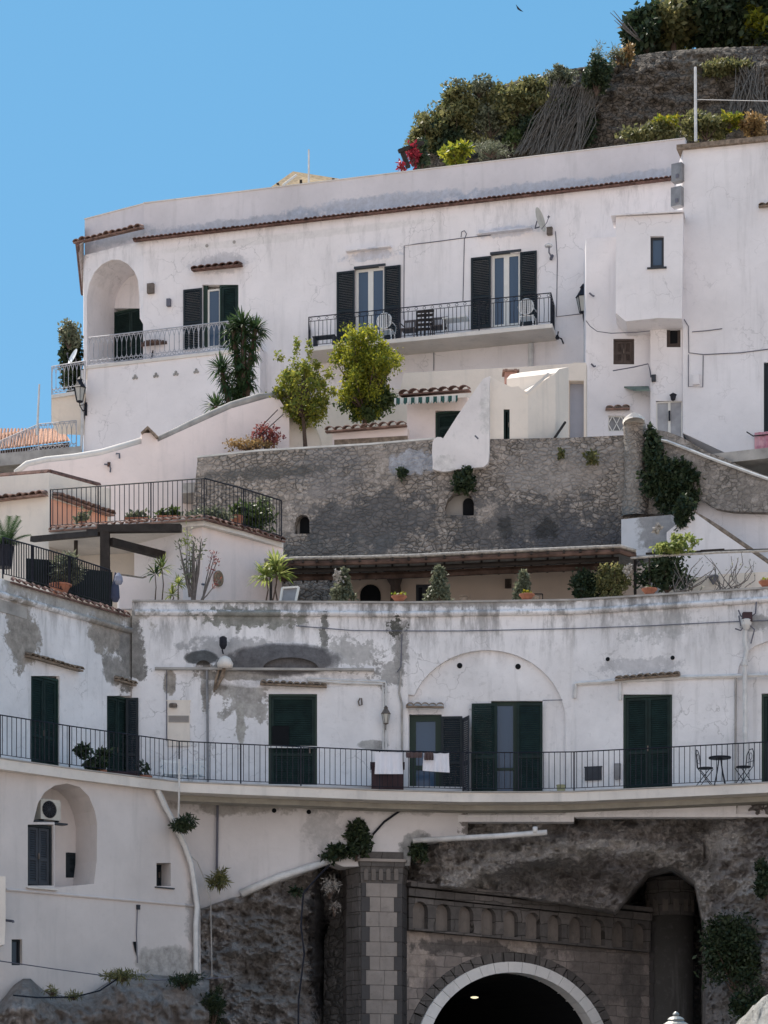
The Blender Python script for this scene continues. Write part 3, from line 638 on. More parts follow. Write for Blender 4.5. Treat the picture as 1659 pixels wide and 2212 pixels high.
# ---------------- the balcony house in the middle ----------------
FZ = 11.18                                        # balcony floor
hm = thing('house', 'weathered white house with long curved balcony and green shutter doors above the tunnel', 'house', W(850, 1700, 66))
WL = Wall(-40, 60.4, 285, 65.2); M1 = Wall(285, 65.1, 870, 65.3); M2 = Wall(870, 65.3, 1240, 65.0); M3 = Wall(1240, 65.0, 1720, 63.4)
def fz(w, px, o=0): return fpy(w, px, FZ, o)
def hole(w, x0, y0, x1, o=0): return rc(x0, y0, x1, fpy(w, (x0+x1)/2, FZ+.02, o))
front('wall', WL, [(-300, fpy(WL, -300, 16.08)), (-40, 1238), (285, 1330), (285, 1760), (-300, fpy(WL, -300, FZ-.3))], M_mid, hm, [hole(WL, 67, 1460, 129), hole(WL, 231, 1503, 298 if 0 else 284)], hd=.12)
def ptop(w, px): return fpy(w, px, 16.38)
def seg(w, a, b, y1a, y1b): return [(a, ptop(w, a)), (b, ptop(w, b)), (b, y1b), (a, y1a)]
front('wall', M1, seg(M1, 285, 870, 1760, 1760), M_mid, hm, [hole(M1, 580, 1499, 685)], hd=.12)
arc2 = [(882, 1760), (882, 1500)]+[(1052-170*math.cos(t), 1560-156*math.sin(t)) for t in [R_(22+k*7) for k in range(23)]]+[(1222, 1760)]
front('wall', M2, [(870, ptop(M2, 870)), (1240, ptop(M2, 1240)), (1240, 1775), (870, 1775)], M_mid, hm, [arc2], hd=.1)
front('wall', M2, [(872, 1380), (1238, 1380), (1238, 1762), (872, 1762)], M_mid, hm, [hole(M2, 884, 1543, 954, -.1), hole(M2, 1061, 1514, 1172, -.1)], o=-.1, hd=.12)
arc3 = [(1590, 1758), (1590, 1470), (1596, 1440), (1610, 1412), (1630, 1395), (1660, 1384), (1715, 1376), (1715, 1758)]
front('wall', M3, seg(M3, 1240, 1720, 1765, 1765), M_mid, hm, [hole(M3, 1346, 1500, 1452), arc3], hd=.1)
front('wall', M3, [(1585, 1370), (1718, 1370), (1718, 1760), (1585, 1760)], M_mid, hm, [hole(M3, 1645, 1498, 1712, -.1)], o=-.1, hd=.12)
# corner return, roof terrace floor, body
def P2(px, Y): return ((px-CX)*Y/F, Y)
slab('terrace_floor', [P2(-300, 56.8), P2(285, 65.4), P2(870, 65.6), P2(1240, 65.4), P2(1720, 63.8)], [P2(-250, 76), P2(285, 76), P2(870, 73.5), P2(1240, 73.5), P2(1720, 73)], 15.2, 15.5, M_concrete, hm)
# string course and coping
def moulding(w, xa, xb, zc, r, name='string_course', m=None, n=30):
    a, _ = w.sz(xa, 1400); b, _ = w.sz(xb, 1400); mb = MB(w.M0()); pr = [(0, -r), (-.06, -r), (-.11, -r*.4), (-.12, r*.2), (-.08, r*.9), (0, r)]
    for i in range(n+1):
        u = a+(b-a)*i/n; jz = .008*noise.noise(Vector((u*1.3, 4, zc))); mb.v += [(u, y+.0, zc+z+jz) for y, z in pr]
    k = len(pr); mb.f = [(i*k+j, i*k+j+1, (i+1)*k+j+1, (i+1)*k+j) for i in range(n) for j in range(k-1)]
    return mb.build(name, m or M_mid, hm, True)
for w_, a, b in ((M1, 292, 870), (M2, 870, 1240), (M3, 1240, 1720)): moulding(w_, a, b, 16.09, .075)
moulding(WL, -300, 280, 15.62, .075)
for w_, a, b in ((M1, 286, 870), (M2, 870, 1240), (M3, 1240, 1720)):
    ua, _ = w_.sz(a, 1300); ub, _ = w_.sz(b, 1300); mb = MB(w_.M0()); mb.box(ua, ub, -.045, .42, 16.38, 16.43); mb.build('coping', M_concrete, hm)
tiles(WL, 22, 1257, 276, 1331, hm, M_ttile, dep=.1, r=.1, name='coping_tiles')
u0 = WL.sz(22, 1300)[0]
# doors
shutters(WL, 67, 1460, 129, fz(WL, 98), hm, M_green, M_greenf, lab='tall green shutter door on the left wing')
shutters(WL, 231, 1503, 284, fz(WL, 260), hm, M_green, M_greenf, lab='green shutter door in the corner of the left wing')
open_leaf(M1, 272, 1508, 299, fz(M1, 286), hm, M_black, o=.02)
dd = shutters(M1, 580, 1499, 685, fz(M1, 632), hm, M_green, M_greenf, n=1, lab='wide green roller shutter with dark vent opening')
a, b, z0, z1 = M1.rect(588, 1568, 624, 1611); MB(M1.M(M1.pt((a+b)/2, z0))).box(-(b-a)/2, (b-a)/2, .02, .05, 0, z1-z0).build('vent_panel', M_dark, dd)
a, b, z0, z1 = M1.rect(578, 1613, 686, 1616, .02); MB(M1.M(M1.pt((a+b)/2, z0, .02))).box(-(b-a)/2, (b-a)/2, -.04, 0, 0, .05).build('crossbar', M_pipe, dd)
french(M2, 884, 1543, 954, fz(M2, 919, -.1), hm, o=-.1, n=1, fr=.17, fm=M_greenf, gm=M_glass, mid=.36)
open_leaf(M2, 953, 1548, 999, fz(M2, 976), hm, M_black, o=-.1)
f_ = MB(M2.M(M2.at(1000, fz(M2, 1000, -.1), -.1))); louvre(f_, 0, .5, 0, 2.15, 0); f_.v = [(v[1]*.7+v[0]*.38, -v[0]*.92+v[1]*.3, v[2]) for v in f_.v]; f_.build('shutter', M_slate, hm)
french(M2, 1061, 1514, 1172, fz(M2, 1117, -.1), hm, o=-.1, n=2, fr=.1, fm=M_greenf, gm=M_glass, mid=.3)
open_leaf(M2, 1019, 1520, 1074, fz(M2, 1046), hm, M_green, o=-.04)
open_leaf(M2, 1116, 1519, 1172, fz(M2, 1144), hm, M_green, o=-.04)
shutters(M3, 1346, 1500, 1452, fz(M3, 1400), hm, M_green, M_greenf, lab='green shutter door between the arch and the downpipe')
shutters(M3, 1645, 1498, 1712, fz(M3, 1680, -.1), hm, M_green, M_greenf, o=-.1, lab='green shutter door cut by the right edge')
for a_ in ((WL, 53, 1417, 169, 1449), (WL, 246, 1468, 284, 1480), (M1, 562, 1478, 706, 1484), (M2, 878, 1527, 959, 1528), (M3, 1331, 1470, 1470, 1458)):
    tiles(*a_, hm, M_tbrown, dep=.22, r=.075)
for px, py in ((993, 1438), (1119, 1440)): disc(M2, px, py, 6, hm, o=-.1)
for px, py in ((1313, 1424), (1453, 1421)): disc(M3, px, py, 4.6, hm)
disc(WL, -2, 1745 if 0 else 1600, 4, hm)
# lintel ledges and vault shoulders on the peeling part
a, b, z0, z1 = M1.rect(335, 1444, 808, 1450); mb = MB(M1.M0()); mb.box(a, b, -.13, -.002, z0+.01, z0+.07); mb.build('ledge', M_concrete, hm)
def shoulder(cx, y0, y1, wpx, name='vault_shoulder'):
    u, z = M1.sz(cx, y1); uz = M1.sz(cx, y0)[1]; r = wpx*65.2/F; h = uz-z; mb = MB(M1.M0()); n = 20; vs = []; fs = []
    for j in range(6):
        t = j/5; dpt = .12*math.sin(t*math.pi/2)
        for i in range(n+1):
            a_ = math.pi*i/n; k = 1-t; vs.append((u+r*math.cos(a_)*(k*.6+.4 if 0 else (1-t*.55)), -.12*t-.004, z+h*math.sin(a_)*(1-t*.6)))
    for j in range(5):
        for i in range(n): q_ = j*(n+1)+i; fs.append((q_, q_+1, q_+n+2, q_+n+1))
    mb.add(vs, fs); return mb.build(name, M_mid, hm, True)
M_vault = plaster('shade_dark_vault', (.10, .10, .105), .5, .5, dcol=(.25, .25, .25), bst=.6)  # dark tone holds the shade of the vault recess
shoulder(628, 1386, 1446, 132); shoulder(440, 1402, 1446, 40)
# ornaments on the peeling part
mb = MB(); mb.lathe(M1.at(486, 1442, .22), [(.2, 0), (.22, .1), (.14, .25), (.05, .3)], 14); mb.build('plaster_urn', M_slab, hm, True)
# balcony slab
BF = [(-300, 54.6), (-40, 58.0), (0, 58.6), (150, 60.1), (300, 61.5), (387, 62.3), (520, 62.75), (650, 63.15), (820, 63.7), (1000, 64.05), (1120, 64.05), (1240, 63.95), (1450, 63.2), (1659, 62.4), (1720, 62.15)]
Bk = [P2(-300, 57.0), P2(-40, 60.8), P2(0, 61.4), P2(150, 63.4), P2(282, 65.3), P2(387, 65.4), P2(520, 65.4), P2(650, 65.4), P2(870, 65.5), P2(1000, 65.3), P2(1240, 65.2), P2(1450, 64.6), P2(1659, 63.9), P2(1720, 63.7)]
slab('balcony', [P2(*p) for p in BF], Bk, FZ-.24, FZ, M_slab, hm)
BF2 = [((P2(p[0], p[1]+.18))) for p in BF]
slab('balcony_floor_edge', [P2(p[0], p[1]-.03) for p in BF], [P2(p[0], p[1]+.3) for p in BF], FZ+.003, FZ+.035, M_concrete, hm)
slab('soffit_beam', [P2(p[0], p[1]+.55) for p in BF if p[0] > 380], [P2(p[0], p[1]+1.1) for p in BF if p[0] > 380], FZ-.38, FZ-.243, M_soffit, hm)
rp = [Vector((*P2(p[0], p[1]+.06), FZ+.035)) for p in BF]
railing('balcony_railing', 'long dark iron railing with plain bars along the curved balcony', rp, 1.02, M_iron, sp=.135, br=.0085, tr=.016)
# body of the house behind
MB().add([(-11, 72.3, 8.2), (14, 72.3, 8.2), (14, 72.3, 15), (-11, 72.3, 15)], [(0, 1, 2, 3)]).build('rear_wall', M_concrete, hm)

# ---------------- lower buildings and rock ----------------
LL = Wall(0, 58.95, 385, 62.6)
hl = thing('house', 'plain grey white house at lower left with arched niche and small dark windows', 'house', W(200, 2150, 61))
nic = [(118, 1917), (203, 1909), (209, 1860), (210, 1780), (205, 1752), (192, 1720), (172, 1700), (145, 1692), (118, 1697), (96, 1712), (82, 1735), (72, 1776), (118, 1776)]
front('wall', LL, [(-300, fpy(LL, -300, FZ-.26)), (348, 1704), (385, 1790), (412, 1860), (433, 1945), (434, 2260), (-300, 2300)], M_low, hl, [nic, rc(60, 1781, 116, 1913), rc(338, 1864, 369, 1914), rc(25, 2029, 48, 2085)], hd=.9, th=1.0)
front('niche_wall', LL, [(50, 1680), (225, 1680), (225, 1930), (50, 1930)], M_low, hl, [rc(142, 1842, 171, 1896)], o=-.9, th=.2)
shutters(LL, 60, 1781, 116, 1913, hl, M_slate, M_black, lab='tall slate coloured shutter below the air conditioner', rec=.14)
shutters(LL, 142, 1842, 171, 1896, hl, M_black, n=1, o=-.9, name='window_shutter', rec=.06)
shutters(LL, 338, 1864, 369, 1914, hl, M_black, n=1, name='window_shutter', rec=.45)
french(LL, 25, 2029, 48, 2085, hl, n=1, fm=M_black, gm=M_dglass, rec=.1, fr=.05, name='window')
a, b, z0, z1 = LL.rect(334, 1914, 375, 1917); MB(LL.M(LL.pt((a+b)/2, z0))).box(-(b-a)/2, (b-a)/2, -.05, .1, -.03, 0).build('sill', M_slate, hl)
a, b, z0, z1 = LL.rect(56, 1913, 122, 1918); MB(LL.M(LL.pt((a+b)/2, z0))).box(-(b-a)/2, (b-a)/2, -.08, .1, -.04, .0).build('sill', M_slab, hl)
ua = LL.sz(12, 1920)[0]; ub = LL.sz(432, 1920)[0]; zc = 8.12; mb = MB(LL.M0()); mb.tube([(ua, -.02, zc), (ub, -.02, zc-.0)], .035, 6); mb.build('string_course', M_low, hl)
aw = LL.rect(77, 1724, 128, 1770, -.5)
ac_unit('cream air conditioner on iron brackets in the arched niche at lower left', LL, 88, 1727, 131, 1771, -.45, M_acw)
MB(LL.M(LL.at(104, 1776, -.2))).box(-.5, .5, -.12, .1, -.04, 0).build('air_conditioner_shelf', M_slate, hl)
front('wall', Wall(-60, 57.9, 40, 58.2), [(-60, 1893), (12, 1893), (12, 1995), (10, 2040), (-60, 2060)], M_slab, thing('house', 'sliver of white house cut by the left edge below the niche', 'house', W(-10, 2100, 58.2)), th=.6)
W5 = Wall(330, 63.7, 1010, 65.25)
hp = thing('retaining_wall', 'pale plastered wall under the balcony with slanting lower edge and two round holes', 'wall', W(660, 1930, 64.6))
front('wall', W5, [(330, 1690), (1010, 1700), (1010, 1812), (893, 1820), (885, 1870), (742, 1872), (716, 1862), (640, 1892), (520, 1935), (440, 1962), (330, 1962)], M_lowsky, hp, th=.8)
for px, py in ((592, 1751), (667, 1754)): disc(W5, px, py, 5, hp)
# cliff
def sstep(t): t = max(0, min(1, t)); return t*t*(3-2*t)
def cliffY(px, py):
    Y = interp([(380, 63.4), (440, 63.6), (560, 64.5), (680, 65.6), (700, 67.2), (730, 67.4), (900, 66.2), (1100, 66.0), (1520, 65.6), (1560, 64.6), (1659, 63.6), (1800, 62.6)], px)
    if px < 760: Y += 2.2*sstep((interp([(380, 1990), (440, 1965), (520, 1935), (716, 1866), (760, 1860)], px)-py)/14)
    # hollow behind the tunnel front
    cx, cy, rx, ry = 1185, 2160, 330, 310
    d = math.hypot((px-cx)/rx, (py-cy)/ry) if py < cy else abs(px-cx)/rx
    hol = sstep((1.0-d)/.10)*(1 if px > 880 else 0); edge = interp([(880, 1905), (1000, 1918), (1330, 1965), (1400, 1880), (1450, 1868), (1500, 1900), (1520, 2000)], px)
    Y += hol*.9+5.5*sstep((py-edge)/26)*(1 if 860 < px < 1512 else sstep(1-abs(px-1512)/14) if px > 1500 else 0)
    Y -= .5*sstep((1740-py)/60)*0
    n = fb((px*.011, py*.014, 3))*.55+fb((px*.045, py*.05, 7))*.22+fb((px*.15, py*.15, 5), 3)*.09
    # long diagonal ridge
    Y -= .45*math.exp(-((py-(1838-.12*(px-1250)+.00045*(px-1250)**2))/22)**2)*(1 if 950 < px < 1520 else 0)
    rg = noise.ridged_multi_fractal(Vector((px*.012, py*.018, 11)), .9, 2.1, 5, 1.0, 2.0); rg2 = noise.ridged_multi_fractal(Vector((px*.05+py*.02, py*.07, 4)), .9, 2.1, 3, 1.0, 2.0)
    return Y-n-.28*(rg-1)-.17*(rg2-1)
def cl(px, py): return W(px, py, cliffY(px, py))
xs = lin(395, 1800, 440); ys = lin(1700, 2330, 240)+[2380, 2450, 2550, 2650]
cm = sheet(cl, xs, ys); nx = len(xs)
cm.f = [f for f in cm.f if not (905 < xs[f[0] % nx] < 1340 and ys[f[0]//nx] > 2040)]
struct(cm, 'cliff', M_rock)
topL = [(-300, 2190), (-60, 2165), (0, 2165), (30, 2128), (50, 2114), (66, 2114), (95, 2140), (140, 2152), (190, 2150), (232, 2122), (262, 2108), (300, 2103), (360, 2108), (440, 2116)]
def rl(px, py):
    t = interp(topL, px); y = t+(py-2100)*(2640-t)/540
    dd_ = min(1, (y-t)/60)
    Y = LL.at(px, y, 0).y-.05-1.3*dd_**.5-fb((px*.02, y*.02, 9))*.5*dd_-fb((px*.08, y*.08, 2))*.15-.15*dd_*(noise.ridged_multi_fractal(Vector((px*.03, y*.05, 4)), .9, 2.1, 4, 1.0, 2.0)-1)
    p = W(px, y, Y); return p
struct(sheet(rl, lin(-300, 452, 190), [2100+540*(k/89)**1.3 for k in range(90)]), 'rock_outcrop', M_rockL, smooth=True)

# ---------------- tunnel ----------------
tn = thing('tunnel_portal', 'stone tunnel portal with white marble arch ring and blind arcade under the cliff', 'tunnel', W(1110, 2637, 67.5))
TF = Wall(870, 65.8, 1420, 69.6)
cu, cz = TF.sz(1110, 2289); sc_ = TF.pt(cu, 0).y/F; sx = 1/max(.2, TF.t.x+0)           # keep the ring round as seen on its own wall
ux = lambda r: abs(TF.sz(1110+r, 2289)[0]-TF.sz(1110-r, 2289)[0])/2
def ringpts(r, n=24, legs=True):
    rx = ux(r); rz = r*sc_; p = [(cu+rx*math.cos(math.pi*i/n), cz+rz*math.sin(math.pi*i/n)) for i in range(n+1)]
    return p+([(cu-rx, .0), (cu+rx, .0)] if legs else [])
z1, z2 = TF.sz(868, 1900)[1], TF.sz(1420, 1970)[1]; ua, ub = TF.sz(868, 2000)[0], TF.sz(1425, 2000)[0]
mb = MB(TF.M0()); mb.plate([(ua, 0), (ub, 0), (ub, z2), (ua, z1)], [ringpts(232)], 0, .5); mb.build('wall', M_tstone, tn)
def ring(r0, r1, nseg, m, name, y0, jit=0):
    mb = MB(TF.M0()); R0 = (ux(r0), r0*sc_); R1 = (ux(r1), r1*sc_); rr = random.Random(3); g = .0025 if m is M_marble else .006
    for i in range(nseg):
        a0 = math.pi*i/nseg+g; a1 = math.pi*(i+1)/nseg-g; j = rr.uniform(-jit, jit); f = lambda R, a: (cu+R[0]*math.cos(a), cz+R[1]*math.sin(a))
        am = (a0+a1)/2; q_ = [f(R0, a0), f(R1, a0), f(R1, am), f(R1, a1), f(R0, a1), f(R0, am)]
        mb.plate(q_, [], y0+j, .45)
    for s_ in (-1, 1):                              # legs
        zz = 0
        while zz < cz-.01:
            h = min(.55, cz-zz); a, b = sorted((cu+s_*R0[0], cu+s_*R1[0])); mb.box(a, b, y0+rr.uniform(-jit, jit), .6, zz+.006, zz+h-.006); zz += h
    return mb.build(name, m, tn)
ring(211, 232, 30, M_tdark, 'dark_arch_ring', -.03, .012)
ring(188, 211, 21, M_marble, 'marble_arch_ring', -.08, .006)
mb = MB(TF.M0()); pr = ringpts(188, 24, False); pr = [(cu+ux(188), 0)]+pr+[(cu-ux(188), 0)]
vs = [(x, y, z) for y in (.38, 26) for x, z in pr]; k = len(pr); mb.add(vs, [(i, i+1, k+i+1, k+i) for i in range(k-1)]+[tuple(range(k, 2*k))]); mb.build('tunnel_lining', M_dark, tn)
lp = TF.at(1025, 2157, -2.5); MB().lathe(lp, [(.05, 0), (.11, .02), (.11, .045), (.05, .06)], 10).build('ceiling_lamp', M_glow, tn)
# cornice, arcade
def band(xa, ya, xb, yb, hpx, o, m, name):
    a, za = TF.sz(xa, ya); b, zb = TF.sz(xb, yb); h = hpx*sc_; mb = MB(TF.M0())
    mb.add([(a, -o, za-h), (b, -o, zb-h), (b, -.002, zb-h), (a, -.002, za-h), (a, -o, za), (b, -o, zb), (b, -.002, zb), (a, -.002, za)], [(3, 2, 1, 0), (4, 5, 6, 7), (0, 1, 5, 4), (1, 2, 6, 5), (0, 4, 7, 3), (1, 5, 6, 2)]); return mb.build(name, m, tn)
band(872, 1908, 1396, 1964, 9, .42, M_tdark, 'cornice'); band(872, 1920, 1396, 1976, 16, .30, M_tdark, 'cornice')
a, za = TF.sz(874, 1940); b, zb = TF.sz(1395, 1992); a2, zl = TF.sz(874, 2010); b2, zr = TF.sz(1395, 2058); mb = MB(TF.M0()); hs = []
nA = 11; wA = (b-a)/nA
for i in range(nA):
    c_ = a+wA*(i+.5); t = (i+.5)/nA; zt = za+(zb-za)*t-.08; zz = zl+(zr-zl)*t+.06; hs.append(arch(c_-wA*.33, c_+wA*.33, zt, zz, wA*.33, 8))
mb.plate([(a, zl), (b, zr), (b, zb), (a, za)], hs, -.24, -.002, .2); mb.build('blind_arcade', M_tdark, tn)
mb = MB(TF.M0())
for h in hs: mb.plate(h, [], -.04, -.01)
mb.build('niche_stones', M_tniche, tn)
# towers
def tower_left():
    r = thing('stone_turret', 'grey stone turret with pale blocks between black quoins left of the tunnel', 'turret', W(806, 2637, 65.6))
    pl = [(738, 66.6), (750, 65.3), (780, 64.75), (868, 64.95), (877, 65.7), (879, 67.6), (738, 67.6)]
    P = [P2(*p) for p in pl]; ztop = W(800, 1909, 64.8).z
    def prism(P, z0, z1, mb, k0=1, k1=1):
        n = len(P); cx_ = sum(p[0] for p in P)/n; cy_ = sum(p[1] for p in P)/n
        vs = [((p[0]-cx_)*k0+cx_, (p[1]-cy_)*k0+cy_, z0) for p in P]+[((p[0]-cx_)*k1+cx_, (p[1]-cy_)*k1+cy_, z1) for p in P]
        return mb.add(vs, [tuple(range(n))[::-1], tuple(range(n, 2*n))]+[(i, (i+1) % n, n+(i+1) % n, n+i) for i in range(n)])
    prism(P, 0, ztop, MB()).build('shaft', M_tdark, r)
    T = Wall(780, 64.75, 868, 64.95); TL = Wall(750, 65.3, 780, 64.75); TR = Wall(868, 64.95, 877, 65.7)
    ry = [1908, 1938, 1970, 2002, 2035, 2066, 2096, 2128, 2160, 2190, 2221, 2252, 2284, 2315, 2346, 2378, 2410, 2441, 2472, 2503, 2535, 2566, 2598, 2630]
    light = MB(T.M0()); qn = MB(T.M0()); qn2 = MB(T.M0()); ql = MB(TL.M0()); qr = MB(TR.M0()); rr = random.Random(8)
    for i in range(len(ry)-1):
        y0, y1 = ry[i], ry[i+1]; xl = 790 if i % 2 == 0 else 798; xr = 858 if i % 2 == 0 else 851
        a, b, zb_, zt = T.rect(xl, y0, xr, y1); m_ = a+(b-a)*rr.uniform(.4, .62)
        light.box(a+.005, m_-.006, -.02-rr.random()*.02, 0, zb_+.007, zt-.007); light.box(m_+.003, b-.005, -.02-rr.random()*.02, 0, zb_+.007, zt-.007)
        for (p, q_) in ((780.5, xl), (xr, 867.5)):
            a, b, _, _ = T.rect(p, y0, q_, y1); (qn if p < 800 else qn2).box(a, b-.004, -.03-rr.random()*.025, 0, zb_+.008, zt-.008)
        a, b = TL.sz(751, y0)[0], TL.sz(779.5, y0)[0]; c_ = a+(b-a)*(.35 if i % 2 else .6); ql.box(a, c_-.005, -.025-rr.random()*.03, 0, zb_+.008, zt-.008); ql.box(c_+.005, b, -.025-rr.random()*.03, 0, zb_+.008, zt-.008)
        a, b = TR.sz(868.5, y0)[0], TR.sz(876.6, y0)[0]; qr.box(a, b, -.03, 0, zb_+.008, zt-.008)
    light.build('pale_blocks', M_tlight, r); qn.build('quoin_facing', M_tquoin, r); qn2.build('quoin_facing', M_tquoin, r); ql.build('quoin_facing', M_tdark, r); qr.build('quoin_facing', M_tquoin, r)
    h = lambda y: W(800, y, 64.8).z
    cap = MB(); prism(P, ztop, h(1898), cap, 1.0, 1.02); prism(P, h(1898), h(1872), cap, 1.02, 1.05); prism(P, h(1872), h(1862), cap, 1.08, 1.10); cap.build('corbelled_cap', M_tdark, r)
    t = MB(); prism(P, h(1862), h(1856), t, 1.13, 1.13); t.build('cap_ledge', M_tlight, r); t = MB(); prism(P, h(1856), h(1840), t, 1.05, 1.05); t.build('cap_top', M_tdark, r)
    nb = MB(T.M0())
    for px in (790, 806, 822, 838, 855):
        a, b, zb_, zt = T.rect(px-4.5, 1877, px+4.5, 1902); nb.plate(arch(a, b, zt, zb_, (b-a)/2, 6), [], -.075, -.01)
    nb.build('blind_niches', M_tniche, r)
tower_left()
# rough flank wall left of the turret
fw = Wall(688, 66.9, 742, 66.3); mb = MB(fw.M0()); rr = random.Random(4); y = 1990
M_flank = rubble('rough_flank_stone', (.085, .082, .08), (.17, .158, .15), 3.4, jw=.08)
mb.plate([fw.sz(*p) for p in ((696, 2640), (742, 2640), (742, 1905), (730, 1912), (718, 1975), (700, 2030))], [], 0, .8); mb.build('flank_wall', M_flank, tn)
def tower_right():
    c = W(1447, 2637, 69.8); c.z = 0; r = thing('round_stone_turret', 'dark round stone turret tucked into the cliff right of the tunnel', 'turret', c); R = 52*69.2/F
    z = lambda y: W(1445, y, 69.2).z
    MB().lathe(c, [(R, 0), (R, z(1976))], 28).build('shaft', M_tr, r, True)
    MB().lathe(c, [(R*1.0, z(1976)), (R*1.06, z(1972)), (R*1.06, z(1950)), (R*1.1, z(1930)), (R*1.1, z(1922)), (R*1.02, z(1920)), (R*1.02, z(1905)), (R*1.06, z(1902)), (R*.98, z(1893)), (R*.3, z(1890))], 28).build('corbelled_cap', M_tdark, r)
    mb = MB(); mb2 = MB(); k = 0
    for y in range(1990, 2630, 27):
        k += 1
        for a in (-2.55, ):
            w_ = .42 if k % 2 else .30
            for j in range(4):
                a0 = a-w_/2+w_*j/4; a1 = a0+w_/4; rr_ = R+.025
                mb.add([c+Vector((rr_*math.cos(q_), rr_*math.sin(q_), zz)) for zz in (z(y+25)-0, z(y)) for q_ in (a0, a1)], [(0, 1, 3, 2)])
    mb.build('quoin_facing', M_tquoin, r)
    nb = MB()
    for k in range(7):
        a = -2.7+k*.42; rr_ = R*1.075; nb.add([c+Vector((rr_*math.cos(q_), rr_*math.sin(q_), zz)) for zz, dq in ((z(1968), .11), (z(1940), .11), (z(1934), .05)) for q_ in (a-dq, a+dq)], [(0, 1, 3, 2), (2, 3, 5, 4)])
    nb.build('blind_niches', M_tniche, r)
M_tr = plaster('dark_turret_stone', (.10, .095, .09), .4, .5)
tower_right()
# ---------------- the long upper house ----------------
A0 = Wall(181, 85.4, 310, 84.0); A1 = Wall(310, 84.0, 1480, 78.65)
ha = thing('house', 'long white house on the terrace above, with tiled ledge, parapet and two balconies', 'house', W(700, 1000, 82))
def zAt(w, px, z, o=0): return fpy(w, px, z, o)
ZS = A1.sz(310, 519)[1]; ZP = A1.sz(310, 440, -.3)[1]
def yS(w, px): return zAt(w, px, ZS)
def wh(w, x0, y0, x1, y1): return rc(x0, y0, x1, y1)
front('wall', A1, [(310, 1040), (310, yS(A1, 310)), (1480, yS(A1, 1480)), (1480, 1000)], M_houseA, ha, [rc(437, 615, 515, 752), rc(766, 576, 832, 738), rc(1060, 546, 1125, 708)], hd=.22)
narc = [(188, 812), (188, 640), (193, 612), (204, 588), (220, 571), (240, 561), (258, 561), (276, 570), (290, 586), (298, 606), (301, 640), (302, 688), (309, 700), (309, 806)]
front('wall', A0, [(181, 1040), (181, yS(A0, 181)), (309.9, yS(A0, 309.9)), (309.9, 1040)], M_houseA, ha, [narc], hd=1.5, th=1.6)
front('niche_wall', A0, [(187, 850), (187, 520), (322, 520), (322, 850)], M_houseA, ha, [rc(243, 666, 318, 850)], o=-1.5, th=.3)
shutters(A0, 243, 666, 318, 812, ha, M_green, M_greenf, o=-1.5, lab='dark green shutter door in the arched niche')
ln = MB(A0.M0()); ln.tube([(*A0.sz(x, y, -1.47)[:1], 1.44, A0.sz(x, y, -1.47)[1]) for x, y in ((231, 650), (233, 620), (243, 592), (262, 575), (285, 566))], .02, 4); ln.build('groin_line', M_concrete, ha)
# parapet set back above the tile ledge
for w_, a, b in ((A0, 183, 310), (A1, 310, 1480)):
    zz = ZP; front('parapet', w_, [(a, zAt(w_, a, ZS-.1, -.3)), (a, zAt(w_, a, zz, -.3)), (b, zAt(w_, b, zz, -.3)), (b, zAt(w_, b, ZS-.1, -.3))], M_parapetA, ha, o=-.3, th=.25)
    u1, u2 = w_.sz(a, 400, -.3)[0], w_.sz(b, 400, -.3)[0]; mb = MB(w_.M0()); mb.box(u1, u2, .27, .58, zz, zz+.035); mb.build('coping', M_slab, ha)
tiles(A1, 292, 522, 1458, 388, ha, M_ttile, dep=.24, r=.07, name='tile_ledge', drop=.02)
tiles(A0, 166, 527, 312, 493, ha, M_ttile2, dep=.26, r=.11, name='tile_ledge', drop=.04)
slab('roof', [P2(181, 85.6), P2(310, 84.2), P2(1480, 78.9)], [P2(200, 97), P2(700, 95), P2(1480, 90)], ZS-.3, ZS, M_concrete, ha)
sidew = MB(); pA = A0.at(181, 527); pB = W(180, 527, 95); sidew.add([(pA.x, pA.y, 20), (pB.x, pB.y, 20), (pB.x, pB.y, pB.z-.9), (pA.x, pA.y, pA.z+.6)], [(0, 1, 2, 3)]); sidew.build('side_wall', M_houseA, ha)
e_ = MB(); e_.tube([W(167, 528, 84.6), W(169, 545, 86.5), W(178, 635, 94)], .07, 6); e_.build('verge_tiles', M_ttile, ha); MB().add([W(181, 522, 85.2), W(168, 529, 84.8), W(170, 548, 86.6), W(179, 640, 94), W(182, 640, 85.6)], [(0, 1, 2, 3, 4)]).build('flank', M_houseA, ha)
# windows and doors of the upper house
french(A1, 446, 622, 474, 750, ha, n=1, rec=.12, fr=.06, curtain=True)
open_leaf(A1, 397, 625, 437, 755, ha, M_black)
sh_ = shutters(A1, 474, 614, 515, 750, ha, M_green, M_greenf, n=1, rec=.08)
g_ = MB(); a, b, z0, z1 = A1.rect(437, 615, 446, 750); g_ = MB(A1.M(A1.pt((a+b)/2, z0))); g_.box(-(b-a)/2, (b-a)/2, .1, .2, 0, z1-z0); g_.build('frame', M_greenf, ha)
for x0, x1, x2, x3, yt, yb in ((728, 767, 831, 866, 578, 736), (1018, 1061, 1124, 1160, 547, 706)):
    french(A1, x1, yt, x2, yb, ha, n=2, rec=.10, fr=.09, curtain=True)
    open_leaf(A1, x0, yt+9, x1, yb+4, ha, M_black); open_leaf(A1, x2, yt-3, x3, yb-3, ha, M_black)
    a, b, z0, z1 = A1.rect(x1-2, yt-5, x2+2, yt); MB(A1.M(A1.pt((a+b)/2, z0))).box(-(b-a)/2, (b-a)/2, -.03, .1, 0, z1-z0).build('lintel', M_slate, ha)
